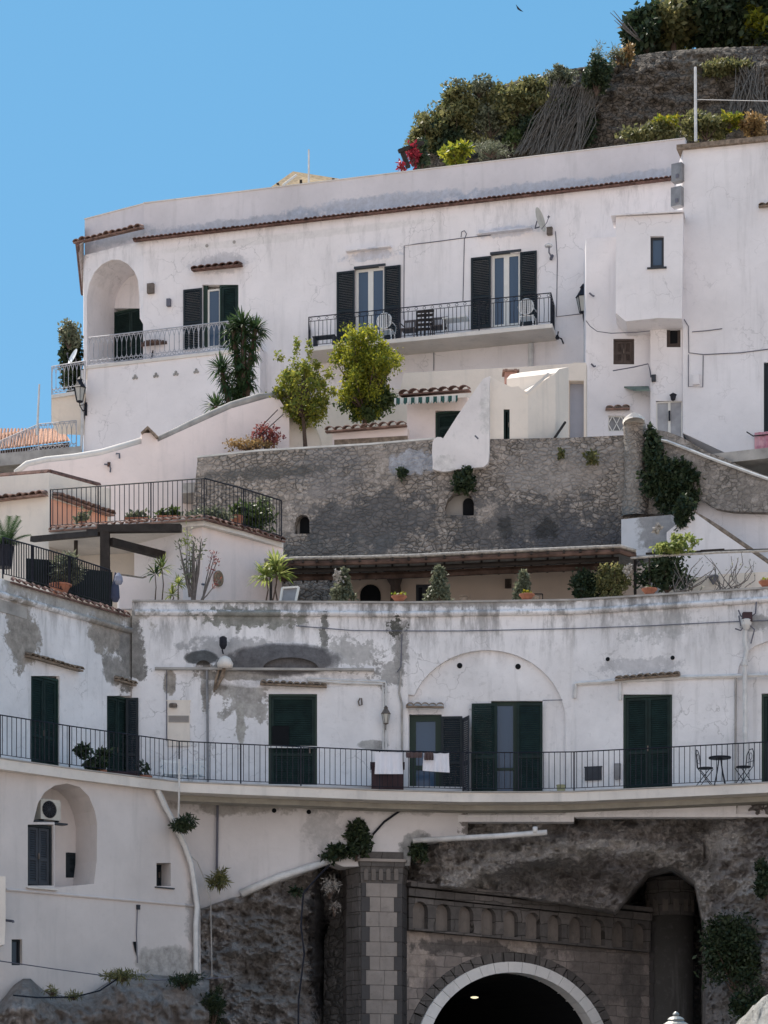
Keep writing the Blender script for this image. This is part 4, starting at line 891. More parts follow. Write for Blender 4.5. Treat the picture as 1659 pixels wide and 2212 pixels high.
def ledge(xa, ya, xb, yb, dep=.2, h=.05):
    ua, za = A1.sz(xa, ya); ub, zb = A1.sz(xb, yb); z = (za+zb)/2; mb = MB(A1.M0()); mb.box(ua, ub, -dep, -.002, z, z+h); mb.build('window_ledge', M_houseA, ha)
ledge(750, 547, 846, 537); ledge(1032, 511, 1150, 496)
tiles(A1, 418, 586, 525, 575, ha, M_ttile, dep=.3, r=.1)
# terrace on the left
TW = Wall(176, 84.3, 562, 82.2); zT = TW.sz(200, 790)[1]
front('terrace_wall', TW, [(176, 1060), (190, 789), (562, fpy(TW, 562, zT)), (562, 1060)], M_houseA, ha, th=1.0)
mb = MB(); P_ = [TW.at(190, 789), TW.at(562, 760)]
slab('terrace_floor', [tuple(TW.pt(TW.sz(186, 789)[0], 0, .04))[:2], tuple(TW.pt(TW.sz(562, 760)[0], 0, .04))[:2]], [tuple(A0.pt(A0.sz(183, 789)[0], 0, -.0))[:2], tuple(A1.pt(A1.sz(562, 760)[0], 0, 0))[:2]], zT-.1, zT, M_slab, ha)
railing('terrace_railing', 'pale ornate iron railing of loops on the left terrace of the upper house', [TW.pt(TW.sz(x, 780, .0)[0], zT, -.08) for x in (190, 312, 427, 505, 560)], 1.0, M_ironw, sp=.17, style='loops', br=.012, tr=.024)
for px, py in ((292, 815), (337, 811), (380, 807), (424, 802)):
    p = TW.at(px, py); u_ = p.y/F; mb = MB(TW.M(p))
    for dx, dz in ((-3.4, -1.8), (3.4, -1.8), (0, 3)):
        mb.lathe((dx*u_, dz*u_, 0), [(3.2*u_, 0), (3.0*u_, .02), (2.2*u_, .03)], 10)
    mb.v = [(v[0], -v[2]-.003, v[1]) for v in mb.v]; mb.build('trefoil_vent', M_concrete, ha)
for px, py in ((447, 531), (506, 523)): disc(A1, px, py, 3.6, ha, 'grille_vent', M_concrete)
for (x0, y0, x1, y1, mt) in ((320, 614, 334, 635, M_brass), (362, 647, 370, 663, M_cable)):
    a, b, z0, z1 = A1.rect(x0, y0, x1, y1); MB(A1.M(A1.pt((a+b)/2, z0))).box(-(b-a)/2, (b-a)/2, -.12, 0, 0, z1-z0).build('wall_box', mt, ha)
# balcony
BA = Wall(665, 80.9, 1192, 78.6); zB = BA.sz(665, 750)[1]
pf = [tuple(BA.at(665, 750))[:2], tuple(BA.at(1193, 705))[:2]]; pb = [tuple(A1.at(672, 750, -.1))[:2], tuple(A1.at(1204, 705, -.1))[:2]]
slab('balcony', pf, pb, zB-.13, zB, M_slab, ha); 
rb = railing('balcony_railing', 'dark wrought iron balcony railing under the two black shuttered windows', [A1.at(667, 750, .05)*1, BA.pt(BA.sz(667, 700)[0], 0, -.06), BA.pt(BA.sz(860, 700)[0], 0, -.06), BA.pt(BA.sz(1035, 700)[0], 0, -.06), BA.pt(BA.sz(1160, 700)[0], 0, -.06), BA.pt(BA.sz(1190, 700)[0], 0, -.06), A1.at(1196, 700, .05)] if 0 else
  [Vector((*tuple(A1.at(669, 740, .05))[:2], zB)), Vector((*tuple(BA.at(667, 740, -.06))[:2], zB)), Vector((*tuple(BA.at(860, 740, -.06))[:2], zB)), Vector((*tuple(BA.at(1035, 740, -.06))[:2], zB)), Vector((*tuple(BA.at(1160, 740, -.06))[:2], zB)), Vector((*tuple(BA.at(1190, 740, -.06))[:2], zB)), Vector((*tuple(A1.at(1197, 740, .05))[:2], zB))],
  1.0, M_iron, sp=.135, style='forged', br=.010, tr=.018)
def onB(px, d): u, _ = BA.sz(px, 700, -d); return BA.pt(u, zB, -d)
chair('garden_chair', 'white round backed chair on the balcony in front of the left black shuttered window', 'chair', onB(835, .55), BA.ang+math.pi, M_white, 'white chairs on the upper balcony', True)
chair('garden_chair', 'white round backed chair on the balcony before the right hand shutter beside the lamp', 'chair', onB(1140, .55), BA.ang+math.pi, M_white, 'white chairs on the upper balcony', True)
M_rattan = simple('grey_brown_rattan', (.14, .12, .12), .9, .3, 12)
chair('rattan_chair', 'low grey rattan chair against the wall right of the left window', 'chair', onB(884, .6), BA.ang, M_rattan, 'rattan chairs on the balcony')
chair('rattan_chair', 'low grey rattan chair beside the small white table on the balcony', 'chair', onB(948, .6), BA.ang, M_rattan, 'rattan chairs on the balcony')
t = thing('side_table', 'small white table with thin legs on the upper balcony', 'table', onB(985, .55), None, BA.ang); M = WM[t.name]
MB(M).box(-.4, .4, -.25, .25, .60, .64).build('tabletop', M_white, t)
for sx in (-1, 1):
    for sy in (-1, 1): MB(M).bar((sx*.36, sy*.21, .6), (sx*.36, sy*.21, 0), .03).build('leg', M_white, t)
t = thing('folded_chairs', 'dark folded chairs leaning together in the middle of the upper balcony', 'folding chair', onB(921, .3), None, BA.ang); M = WM[t.name]
for k in range(3):
    f = MB(M); x = -.2+k*.15; f.tube([(x-.12, -.05*k, 0), (x-.14, .1, .95), (x+.12, .1, .95), (x+.12, -.05*k, 0)], .02, 5)
    for z in (.3, .45, .6, .75, .88): f.box(x-.13, x+.12, .04+.02*k, .06+.02*k, z, z+.09)
    f.build('frame', M_wood, t)
MB(Matrix.Translation(onB(1146, .35)) @ Matrix.Rotation(BA.ang, 4, 'Z')).add([], []) if 0 else None
t = thing('low_table', 'small dark slatted bench at the left end of the upper balcony', 'bench', onB(702, .5), None, BA.ang); M = WM[t.name]
b_ = MB(M); [b_.box(-.38, .38, -.2+k*.1, -.13+k*.1, .42, .45) for k in range(4)]; b_.build('seat', M_slate, t)
for sx in (-.33, .33): MB(M).box(sx-.03, sx+.03, -.17, .17, 0, .42).build('leg', M_slate, t)
# satellite dish
def dish(label, w, px, py, r, o=.45, tilt=(.35, .9), m=M_acw):
    p = w.at(px, py, o); root = thing('satellite_dish', label, 'satellite dish', p)
    d = Vector((tilt[0], -tilt[1], .35)).normalized(); M = Matrix.Translation(p) @ d.to_track_quat('Z', 'Y').to_matrix().to_4x4(); n = 20; mb = MB(M); vs = []; fs = []
    for j in range(6):
        q_ = j/5
        for k in range(n): a = 2*math.pi*k/n; vs.append((r*q_*math.cos(a), r*1.12*q_*math.sin(a), .22*r*q_*q_))
    for j in range(5):
        for k in range(n): k2 = (k+1) % n; fs.append((j*n+k, j*n+k2, (j+1)*n+k2, (j+1)*n+k))
    mb.add(vs, fs); mb.build('reflector', m, root, True)
    a = MB(M); a.tube([(0, -r*.9, .12*r), (0, -r*.5, r*.75), (0, -r*.1, r*1.0)], .012, 5); a.build('feed_arm', M_cable, root); a = MB(M); a.tube([(0, -r*.12, r*.92), (0, -r*.02, r*1.1)], .035, 8); a.build('feed_horn', M_cable, root)
    q_ = w.at(px+8, py+12, 0); MB().tube([p-d*.05, p-d*.12+Vector((0, 0, -r*.6)), q_], .022, 6).build('bracket', M_cable, root); return root
dish('grey satellite dish above the right hand balcony window', A1, 1163, 476, .36, tilt=(1.5, .8))
def box_on(name, label, cat, w, x0, y0, x1, y1, d, m, o=0, extra=None):
    a, b, z0, z1 = w.rect(x0, y0, x1, y1, o); mb = MB(w.M(w.pt((a+b)/2, z0, o))); h = z1-z0; W_ = (b-a)/2
    mb.box(-W_, W_, -d, -.002, 0, h); mb.box(-W_*.8, W_*.8, -d-.012, -d+.001, h*.12, h*.88); mb.box(-W_*1.08, W_*1.08, -d*1.08, -.004, h-.002, h+.025)
    return mb.build(name, m, None, label=label, cat=cat)
box_on('junction_box', 'small dark box on the wall right of the satellite dish', 'electrical box', A1, 1183, 495, 1194, 509, .14, M_brass)
t = thing('flood_lamp', 'white disc lamp on a bent arm right of the balcony window', 'lamp', A1.at(1192, 555)); u_ = 79/F
MB().tube([A1.at(1192, 556), A1.at(1190, 553, .2), A1.at(1186, 545, .25), A1.at(1186, 534, .25)], .025, 5).build('arm', M_cable, t); MB().lathe(A1.at(1185, 533, .25), [(.12, 0), (.13, .03), (.12, .06), (.04, .1)], 12).build('shade', M_pipe, t)
MB().tube([A1.at(1190, 560, .12), A1.at(1193, 552, .02)], .05, 8).build('mount', M_cable, t)
for i, (lab, pts) in enumerate((('grey cable crossing the wall between the two balcony windows', [(872, 690), (873, 531), (900, 527), (950, 521), (994, 515), (1060, 508)]), ('grey cable dropping from a loop beside the right window', [(1000, 650), (1003, 517), (1008, 505), (1003, 498), (997, 501), (996, 512)]), ('thin cable running down the wall below the flood lamp', [(1200, 500), (1204, 560), (1202, 684), (1255, 678)]))):
    cable(lab, [A1.at(x, y, .012) for x, y in pts], .014)
MB().tube([A1.at(1147, 742, .08), A1.at(1147, 793, .08)], .09, 8).build('downpipe', M_pipe, None, label='short white pipe under the right end of the upper balcony', cat='pipe')
cable('dark cable below the upper balcony down the wall', [A1.at(937, 752, .012), A1.at(937, 800, .012)], .013)
t = thing('bracket_lamp', 'small dark bracket with cable on the wall right of the upper balcony', 'wall bracket', A1.at(1211, 730)); MB().tube([A1.at(1217, 742, .0), A1.at(1213, 732, .2), A1.at(1204, 728, .3), A1.at(1206, 716, .3)], .025, 5).build('arm', M_iron, t); MB().lathe(A1.at(1204, 733, .3), [(.05, 0), (.07, .06), (.03, .14)], 8).build('lamp_head', M_iron, t)
wall_lantern('wall_lantern', 'iron wall lantern hanging beside the right hand column, cables below it', A1, 1264, 690, 1.2, arm=.3)
tl = wall_lantern('wall_lantern', 'large old street lantern on the left corner of the upper house', TW, 186, 884, 1.1, arm=.5)
# roof things
MB().tube([W(667, 395, 83.5), W(667, 323, 83.5)], [.035, .028], 6).build('mast', M_pipe, None, label='thin white pole on the roof beside the straw canopy', cat='pole')
MB().tube([W(1503, 305, 79.5), W(1502, 145, 79.5)], [.05, .045], 6).build('mast', M_pipe, None, label='tall white pole on the roof in front of the stone terrace wall', cat='pole')
cable('pale wire stretched from the tall white pole to the right edge', [W(1503, 215, 79.5), W(1690, 219, 79)], .012, M_pipe)
t = thing('canopy', 'straw coloured pitched canopy peeping over the parapet', 'canopy', W(655, 405, 85)); M_straw = simple('straw_thatch', (.30, .22, .13), .95, .4, 9)
def roofp(pts, m, nm, th=.12):
    vs = [Vector(p) for p in pts]; n = len(vs); lo = [v-Vector((0, 0, th)) for v in vs]
    return MB().add(vs+lo, [tuple(range(n)), tuple(range(n, 2*n))[::-1]]+[(i, n+i, n+(i+1) % n, (i+1) % n) for i in range(n)]).build(nm, m, t)
roofp([W(585, 404, 84.4), W(633, 370, 86.5), W(733, 386, 86.5), W(735, 394, 84.2)], M_straw, 'thatch'); 
for px, py in ((600, 402), (720, 392), (650, 395)): MB().bar(W(px, py-6, 84.8), W(px, py+30, 84.8), .09).build('post', M_wood, t)
MB().bar(W(611, 400, 84.3), W(640, 378, 84.6), .07).build('rafter', M_wfr, t)
# left balcony seen against the sky
lb = thing('corner_balcony', 'curved white balcony with pale railing on the left corner against the sky', 'balcony', W(140, 940, 85.5))
def lathe_part(cx, Y, prof, a0, a1, m, name, sy=1.0, n=16):
    mb = MB(); vs = []; fs = []
    for px_r, py in prof:
        r = px_r*Y/F; z = W(0, py, Y).z
        for k in range(n+1): a = a0+(a1-a0)*k/n; vs.append((W(cx, 0, Y).x+r*math.cos(a), Y+r*sy*math.sin(a), z))
    m_ = len(prof)
    for i in range(m_-1):
        for k in range(n): fs.append((i*(n+1)+k, i*(n+1)+k+1, (i+1)*(n+1)+k+1, (i+1)*(n+1)+k))
    mb.add(vs, fs); return mb.build(name, m, lb, True)
sl_ = MB(); 
for i, (xa, ya) in enumerate(((111, 868), (111, 850))): pass
zb_, zt_ = W(0, 868, 85).z, W(0, 850, 85).z
slab('balcony_slab', [P2(111, 86.5), P2(111, 84.6), P2(186, 84.0)], [P2(120, 88), P2(186, 88)], zb_, zb_+.12, M_slab, lb)
us = MB(); T_ = [Vector((*P2(x, Y), zb_)) for x, Y in ((112, 86.4), (112, 84.7), (186, 84.1), (186, 88), (121, 88))]; Bq = [W(127, 930, 86.0), W(128, 938, 85.3), W(188, 940, 84.6), W(188, 935, 88), W(130, 935, 88)]; Mq = [a.lerp(b, .45)+Vector((-.12, 0, 0)) for a, b in zip(T_, Bq)]
us.add(T_+Mq+Bq, [(i+5*j, (i+1) % 5+5*j, (i+1) % 5+5*(j+1), i+5*(j+1)) for j in range(2) for i in range(5)]+[(14, 13, 12, 11, 10)]); us.build('console', M_cream, lb)
zbb = zb_+.12; pr_ = [Vector((*P2(112, 87.8), zbb)), Vector((*P2(112, 84.7), zbb)), Vector((*P2(184, 84.1), zbb))]
railing('balcony_railing', 'short pale loop railing around the left corner balcony', pr_, 1.0, M_ironw, sp=.16, style='loops', br=.013, tr=.022)
bush('climbing_plant', 'dark climbing shrub on the corner balcony left of the upper house', 'shrub', W(152, 775, 87), (22*85/F, .6, 75*85/F), 2600, .16, L_dark, 41, clumps=26)
bush('flowering_plant', 'pale wispy flowering plant at the top of the corner balcony shrub', 'shrub', W(148, 722, 86.2), (26*85/F, .4, 32*85/F), 650, .13, L_grey, 42, clumps=14)
dish('small white satellite dish tilted on the corner balcony', TW, 160, 772, .27, o=-.8, tilt=(-.7, .45), m=M_white)
MB().tube([TW.at(178, 800, .08), TW.at(178, 905, .08), TW.at(175, 980, .08)], .05, 6).build('downpipe', M_pipe, None, label='white downpipe on the left corner below the street lantern', cat='pipe')
t = thing('bistro_table', 'round slatted table seen through the pale terrace railing', 'table', TW.pt(TW.sz(337, 780, -.6)[0], zT, -.6))
mb = MB(); c_ = t.matrix_basis.translation
for k in range(-5, 6): x = k*.09; hh = math.sqrt(max(.01, .5**2-x*x)); mb.box(c_.x+x-.036, c_.x+x+.036, c_.y-hh, c_.y+hh, c_.z+.66, c_.z+.70)
mb.lathe((c_.x, c_.y, c_.z+.6), [(.5, 0), (.52, .03), (.5, .06)], 20); mb.build('tabletop', M_woodr, t)
for a in range(3): MB().bar(c_+Vector((.1*math.cos(a*2.1), .1*math.sin(a*2.1), .6)), c_+Vector((.35*math.cos(a*2.1), .35*math.sin(a*2.1), 0)), .04).build('leg', M_wood, t)

# ---------------- houses on the right ----------------
hb = thing('house', 'tall plain white house at the right edge with jutting bay and column', 'house', W(1480, 1000, 76.5))
WB = Wall(1475, 76.6, 1720, 75.6)
front('wall', WB, [(1475, 323), (1720, 296), (1720, 1050), (1475, 935)], M_houseB, hb, [rc(1650, 783, 1690, 932)], hd=.1, th=3)
mb = MB(WB.M0()); a, za = WB.sz(1463, 322); b, zb2 = WB.sz(1722, 296); mb.add([(a, -.15, za-.06), (b, -.15, zb2-.06), (b, 3, zb2-.06), (a, 3, za-.06), (a, -.15, za+.08), (b, -.15, zb2+.08), (b, 3, zb2+.08), (a, 3, za+.08)], [(3, 2, 1, 0), (4, 5, 6, 7), (0, 1, 5, 4), (1, 2, 6, 5), (2, 3, 7, 6), (3, 0, 4, 7)]); mb.build('coping', M_tbrown, hb)
WBY = Wall(1330, 76.0, 1475, 75.7)
by = MB(WBY.M0()); ou = [WBY.sz(x, y) for x, y in ((1330, 468), (1474, 461), (1471, 690), (1432, 688), (1352, 694), (1330, 672))]
front('bay_wall', WBY, [(1330, 468), (1475, 461), (1475, 690), (1330, 690)] and [(1330, 468), (1476, 461), (1473, 688), (1420, 687), (1352, 694), (1330, 676)], M_houseB, hb, [rc(1405, 510, 1434, 577)], hd=.2, th=1.6)
# underside of the bay, sloping back to the column
cx_ = [WBY.at(1330, 676), WBY.at(1352, 694), WBY.at(1420, 687), WBY.at(1473, 688)]; bk = [W(1332, 700, 77.2), W(1352, 716, 77.2), W(1420, 704, 77.2), W(1473, 704, 77.2)]
MB().add(cx_+bk, [(0, 1, 5, 4), (1, 2, 6, 5), (2, 3, 7, 6)]).build('bay_underside', M_houseB, hb, True)
mb = MB(WBY.M0()); a, za = WBY.sz(1320, 469); b, z2_ = WBY.sz(1478, 460); mb.add([(a, -.12, za), (b, -.12, z2_), (b, 1.6, z2_+.25), (a, 1.6, za+.25), (a, -.12, za+.05), (b, -.12, z2_+.05), (b, 1.6, z2_+.32), (a, 1.6, za+.32)], [(3, 2, 1, 0), (4, 5, 6, 7), (0, 1, 5, 4), (1, 2, 6, 5), (2, 3, 7, 6), (3, 0, 4, 7)]); mb.build('bay_roof', M_houseB, hb)
french(WBY, 1405, 510, 1434, 577, hb, n=1, rec=.12, fr=.07, fm=M_slate, name='window')
a, b, z0, z1 = WBY.rect(1398, 577, 1440, 579); MB(WBY.M(WBY.pt((a+b)/2, z0))).box(-(b-a)/2, (b-a)/2, -.08, .1, -.03, .01).build('sill', M_slate, hb)
WC = Wall(1265, 77.4, 1406, 77.3)
front('column_wall', WC, [(1266, 515), (1335, 512), (1406, 690), (1406, 950), (1264, 950)], M_houseB, hb, [rc(1325, 732, 1370, 787), rc(1314, 898, 1350, 932)], hd=.12, th=3)
shutters(WC, 1325, 732, 1370, 787, hb, M_brown, name='window_shutter', rec=.07)
w_ = french(WC, 1314, 898, 1350, 932, hb, n=1, rec=.05, fr=.03, name='window', gm=M_acg)
a, b, z0, z1 = WC.rect(1314, 898, 1350, 932); lt = MB(WC.M(WC.pt((a+b)/2, z0))); hx = (b-a)/2; hz = z1-z0
for k in (-1, 0): 
    x0 = k*hx; lt.bar((x0, .03, hz/2), (x0+hx/2, .03, hz), .025); lt.bar((x0+hx/2, .03, hz), (x0+hx, .03, hz/2), .025); lt.bar((x0, .03, hz/2), (x0+hx/2, .03, 0), .025); lt.bar((x0+hx/2, .03, 0), (x0+hx, .03, hz/2), .025)
lt.build('lattice', M_wfr, w_)
tiles(WC, 1308, 885, 1360, 884, hb, M_ttile2, dep=.2, r=.1); tiles(WBY, 1316, 540, 1330, 538, hb, M_brass, dep=.15, o=-.3) if 0 else None
a, za = WC.sz(1348, 838); b, _ = WC.sz(1401, 838); _, zt = WC.sz(1376, 832); MB(WC.M0()).add([(a, 0, za), (b, 0, za), (b, -.55, za-.28), (a+.35, -.55, za-.28), (a, 0, za+.05), (b, 0, za+.05), (b, -.55, za-.23), (a+.35, -.55, za-.23)], [(0, 1, 2, 3), (7, 6, 5, 4), (3, 2, 6, 7), (0, 3, 7, 4), (1, 5, 6, 2)]).build('door_canopy', M_green if 0 else simple('faded_green_awning', (.16, .20, .17), .9), hb)
WD = Wall(1405, 76.9, 1476, 76.7)
front('stair_wall', WD, [(1405, 694), (1476, 690), (1476, 990), (1405, 960)], M_houseB, hb, [rc(1440, 699, 1470, 750), rc(1417, 866, 1474, 950)], hd=.15, th=1)
french(WD, 1440, 699, 1470, 750, hb, n=1, rec=.08, fr=.1, fm=M_brown, gm=M_dark, name='window')
gt = french(WD, 1417, 866, 1474, 950, hb, n=2, rec=.05, fr=.04, fm=M_wfr, gm=simple('frosted_door_panel', (.35, .35, .37), .5), name='white_double_door')
MB(WD.M(WD.at(1446, 908))).box(-.03, .03, -.02, .05, 0, .3).build('handle', M_iron, gt)
shutters(WB, 1650, 783, 1690, 932, hb, M_black, rec=.06, name='window_shutter')
tiles(WB, 1640, 448, 1670, 445, hb, M_tbrown, dep=.2, r=.1)
side = MB(); a_ = WB.at(1475, 400); side.add([(a_.x-.002, a_.y, 16), (a_.x-.002, a_.y+4, 16), (a_.x-.002, a_.y+4, 33), (a_.x-.002, a_.y, W(0, 323, 76.6).z)], [(0, 1, 2, 3)]); side.build('side_wall', M_houseB, hb)
# air conditioners on the gable
WAC = Wall(1450, 76.9, 1475, 76.7)
ac_unit('grey air conditioner, upper of two on the corner of the right house', WAC, 1450, 352, 1472, 390, 0, M_acg, 'air conditioners on the corner of the right house', fan=False)
ac_unit('grey air conditioner, lower of two just above the bay roof', WAC, 1449, 403, 1471, 444, 0, M_acg, 'air conditioners on the corner of the right house', fan=False)
def curve_cable(label, w, pts, o=.02, r=.014, **k): return cable(label, [w.at(x, y, o) for x, y in pts], r, **k)
curve_cable('black cable sagging across the column below the bay', WC, [(1266, 693), (1275, 705), (1290, 716), (1320, 720), (1374, 718), (1404, 715)], .5)
curve_cable('grey cable along the right house wall at window height', WB, [(1478, 690), (1487, 705), (1488, 762), (1520, 766), (1600, 762), (1662, 754)])
curve_cable('grey cable loop above the white meter box', WB, [(1487, 766), (1487, 835), (1518, 836), (1519, 768)])
curve_cable('short grey pipe high on the right house wall', WB, [(1495, 717), (1530, 714), (1560, 710)])
box_on('meter_box', 'white meter box on the right house wall', 'electrical box', WB, 1497, 812, 1512, 832, .1, M_houseB)
box_on('junction_box', 'dark box beside the white double door under a bent arm', 'electrical box', WD, 1408, 813, 1417, 825, .1, M_slate)
curve_cable('dark bent bracket arm with a long drying rod', WC, [(1324, 801), (1370, 793), (1400, 786), (1404, 800), (1406, 815)], .45, .02, name='drying_rod', cat='bracket')
curve_cable('short black hook on the column left of the brown window', WC, [(1277, 786), (1283, 792), (1287, 791)], .1, .03, name='hook', cat='hook')
curve_cable('short black clamp on the upper column', WC, [(1273, 633), (1280, 639), (1284, 640)], .1, .03, name='hook', cat='hook')
t = thing('door_lamp', 'small black lamp above the white double door', 'lamp', WD.at(1454, 866)); MB().lathe(WD.at(1454, 864, .15), [(.07, 0), (.09, .12), (.12, .16), (.02, .22)], 8).build('lantern', M_iron, t); MB().tube([WD.at(1454, 866), WD.at(1454, 862, .15)], .02, 5).build('arm', M_iron, t)
a, b, z0, z1 = WB.rect(1630, 933, 1668, 998, .05); ph = thing('wall_hanging', 'faded pink cloth hanging on the right house wall at the edge', 'wall hanging', WB.pt((a+b)/2, z0, .05))
M_pcl = N('faded_pink_cloth'); cc = M_pcl.mix(M_pcl.mr(M_pcl.noise(2.6, 3), .45, .6), (.62, .36, .40), (.45, .18, .24)); M_pcl = M_pcl.fin(cc, .9)
mb = MB(WB.M(WB.pt((a+b)/2, z0, .05))); hx = (b-a)/2; nn = 12; mb.add([(-hx+2*hx*i/nn, .02*math.sin(i*1.4), z) for z in (0, z1-z0) for i in range(nn+1)], [(i, i+1, nn+2+i, nn+1+i) for i in range(nn)]); mb.build('cloth', M_pcl, ph)
MB().tube([WB.at(1613, 933, .35), WB.at(1627, 942, .1), WB.at(1668, 938, .06)], .02, 5).build('rod', M_wood, ph)

# ---------------- garden between ----------------
g = thing('garden_wall', 'pale wall behind the lemon trees below the long balcony', 'wall', W(900, 960, 77.5))
GW = Wall(560, 79.4, 1265, 77.4)
front('wall', GW, [(560, 1000), (560, 862), (620, 850), (700, 845), (865, 840), (872, 806), (1000, 799), (1120, 793), (1265, 783), (1265, 1000)], M_cream, g, th=.5)
gr = thing('stair_wall', 'pinkish white stair parapet rising to the right below the upper house', 'wall', W(400, 1030, 75))
S1_ = Wall(40, 74.0, 620, 75.6)
front('wall', S1_, [(30, 1190), (38, 1026), (60, 1008), (100, 999), (160, 993), (220, 983), (306, 958), (306, 936), (336, 934), (341, 954), (420, 918), (500, 882), (585, 858), (603, 862), (625, 895), (625, 1200), (30, 1200)], M_garden, gr, th=.35)
cp = MB(); cp.tube([S1_.at(x, y, -.17) for x, y in ((36, 1024), (60, 1005), (100, 996), (160, 990), (220, 980), (306, 955))], .14, 8); cp.build('coping', M_slab, gr, True)
cp = MB(); cp.tube([S1_.at(x, y, -.17) for x, y in ((339, 953), (380, 933), (420, 913), (500, 876), (560, 858), (600, 855))], .12, 8); cp.build('coping_stones', M_concrete, gr, True)
MB().box(0, 0, 0, 0, 0, 0) if 0 else None
pv_ = S1_.at(321, 934, -.17); u_ = 74.9/F
tp = thing('ridge_tile_cap', 'lichened tile cap on the pillar of the stair parapet', 'roof tile', pv_)
MB().add([(pv_.x+x*u_, pv_.y+y, pv_.z+z*u_) for y in (-.3, .3) for x, z in ((-15, -6), (0, 8), (22, -14), (18, -18), (0, 2), (-13, -10))], [(0, 1, 7, 6), (1, 2, 8, 7), (2, 3, 9, 8), (3, 4, 10, 9), (4, 5, 11, 10), (5, 0, 6, 11), (5, 4, 1, 0), (4, 3, 2, 1), (6, 7, 10, 11), (7, 8, 9, 10)]).build('tiles', M_tbrown, tp)
box_on('wall_spout', 'small rusty iron bracket on the pinkish stair wall', 'bracket', S1_, 232, 1002, 238, 1008, .1, M_ttile); curve_cable('rusty hanging hook on the pinkish stair wall', S1_, [(225, 1003), (236, 1004), (239, 1012), (238, 1020)], .08, .025, name='hook', cat='hook')
curve_cable('dark angled hook near the top of the stair wall', S1_, [(250, 980), (258, 980), (258, 990)], .1, .03, name='hook', cat='hook')
# pale dome wall with bougainvillea
dm = MB(); c_ = W(590, 985, 76.4); R = 108*76.4/F; vs = []; fs = []
for j in range(9):
    a = math.pi/2*j/8
    for i in range(25): b_ = math.pi*i/24; vs.append((c_.x+R*math.cos(b_)*math.cos(a), c_.y-R*.35*math.sin(b_)*math.cos(a), c_.z+R*1.1*math.sin(a)))
for j in range(8):
    for i in range(24): q_ = j*25+i; fs.append((q_, q_+1, q_+26, q_+25))
dm.add(vs, fs).build('garden_vault', M_cream, None, True, label='cream plastered vault behind the red bush and the small lemon tree', cat='vault')
# small garden house
gh = thing('garden_house', 'small pinkish garden house with tiled eaves and striped awning', 'house', W(940, 950, 74.3))
GH = Wall(878, 74.6, 1010, 74.0)
front('wall', GH, [(879, 955), (879, 866), (1010, 858), (1010, 955)], M_garden, gh, [rc(940, 887, 1010, 950)], hd=.15, th=1.6)
shutters(GH, 940, 887, 1008, 950, gh, M_green, M_greenf, n=1)
tiles(GH, 868, 857, 1018, 846, gh, M_ttile, dep=.35, r=.12, name='tiled_eaves', o=0)
def ppoly(w, pts, o0, o1, m, nm, par, **k):
    mb = MB(w.M0()); mb.plate([w.sz(x, y, o0) for x, y in pts], [], -o0, -o1); return mb.build(nm, m, par, **k)
mb = MB(GH.M0()); a, za = GH.sz(868, 858); b, zb2 = GH.sz(1004, 852); mb.add([(a, 0, za-.02), (b, 0, zb2-.02), (b, -.75, zb2-.25), (a, -.75, za-.25)], [(0, 1, 2, 3), (3, 2, 1, 0)])
n = 20; L = b-a
for i in range(n):
    x0 = a+L*i/n; x1 = x0+L/n; f0 = za+(zb2-za)*i/n-.25; mb.add([(x0, -.75, f0), (x1, -.75, f0), (x1, -.76, f0-.16), ((x0+x1)/2, -.76, f0-.22), (x0, -.76, f0-.16)], [(0, 1, 2, 3, 4), (4, 3, 2, 1, 0)])
mb.build('striped_awning', M_awng, gh)
PW = Wall(715, 74.3, 880, 73.8)
pw = thing('garden_wall', 'low pink wall with small tile coping between the big lemon tree and the garden house', 'wall', PW.at(800, 960)); front('wall', PW, [(718, 975), (718, 933), (880, 923), (880, 975)], M_pink if 0 else M_garden, pw, th=.3); tiles(PW, 706, 935, 880, 921, pw, M_ttile2, dep=.3, r=.11, name='tile_coping', o=.05)
ppoly(PW, [(722, 962), (722, 950), (880, 941), (880, 952)], .06, .01, M_tbrown, 'plinth', pw)
# round plastered building
rb_ = thing('garden_building', 'rounded cream building with notched roofline behind the retaining wall', 'building', W(1150, 960, 74))
RB1 = Wall(1050, 71.75, 1140, 71.75); RB2 = Wall(1140, 71.75, 1200, 72.3); RB3 = Wall(1200, 72.3, 1228, 73.6)
front('wall', RB1, [(1050, 980), (1050, 816), (1058, 812), (1075, 822), (1104, 836), (1120, 834), (1126, 840), (1137, 846), (1140, 844), (1140, 980)], M_cream, rb_, [rc(1088, 884, 1101, 952)], hd=.3, th=2.4)
front('wall', RB2, [(1140, 980), (1140, 844), (1200, 806), (1200, 980)], M_cream, rb_, th=2.4); front('wall', RB3, [(1200, 980), (1200, 806), (1208, 797), (1228, 793), (1228, 980)], M_cream, rb_, th=1.5)
shutters(RB1, 1088, 884, 1101, 952, rb_, M_green, n=1)
mb = MB(); mb.add([RB2.at(1133, 851, .03), RB2.at(1140, 851, .03), RB2.at(1190, 808, .03), RB2.at(1183, 805, .03), RB2.at(1133, 851, -2.3)+Vector((0, 0, .1)), RB2.at(1140, 851, -2.3), RB2.at(1190, 808, -2.3), RB2.at(1183, 805, -2.3)], [(0, 1, 2, 3), (3, 2, 6, 7)]); mb.build('roof_slope', M_slab, rb_)
ch = thing('chimney', 'small reddish brick chimney with flat cap behind the white buttress', 'chimney', W(1103, 838, 74.5)); c_ = W(1103, 838, 74.5); u_ = 74.5/F
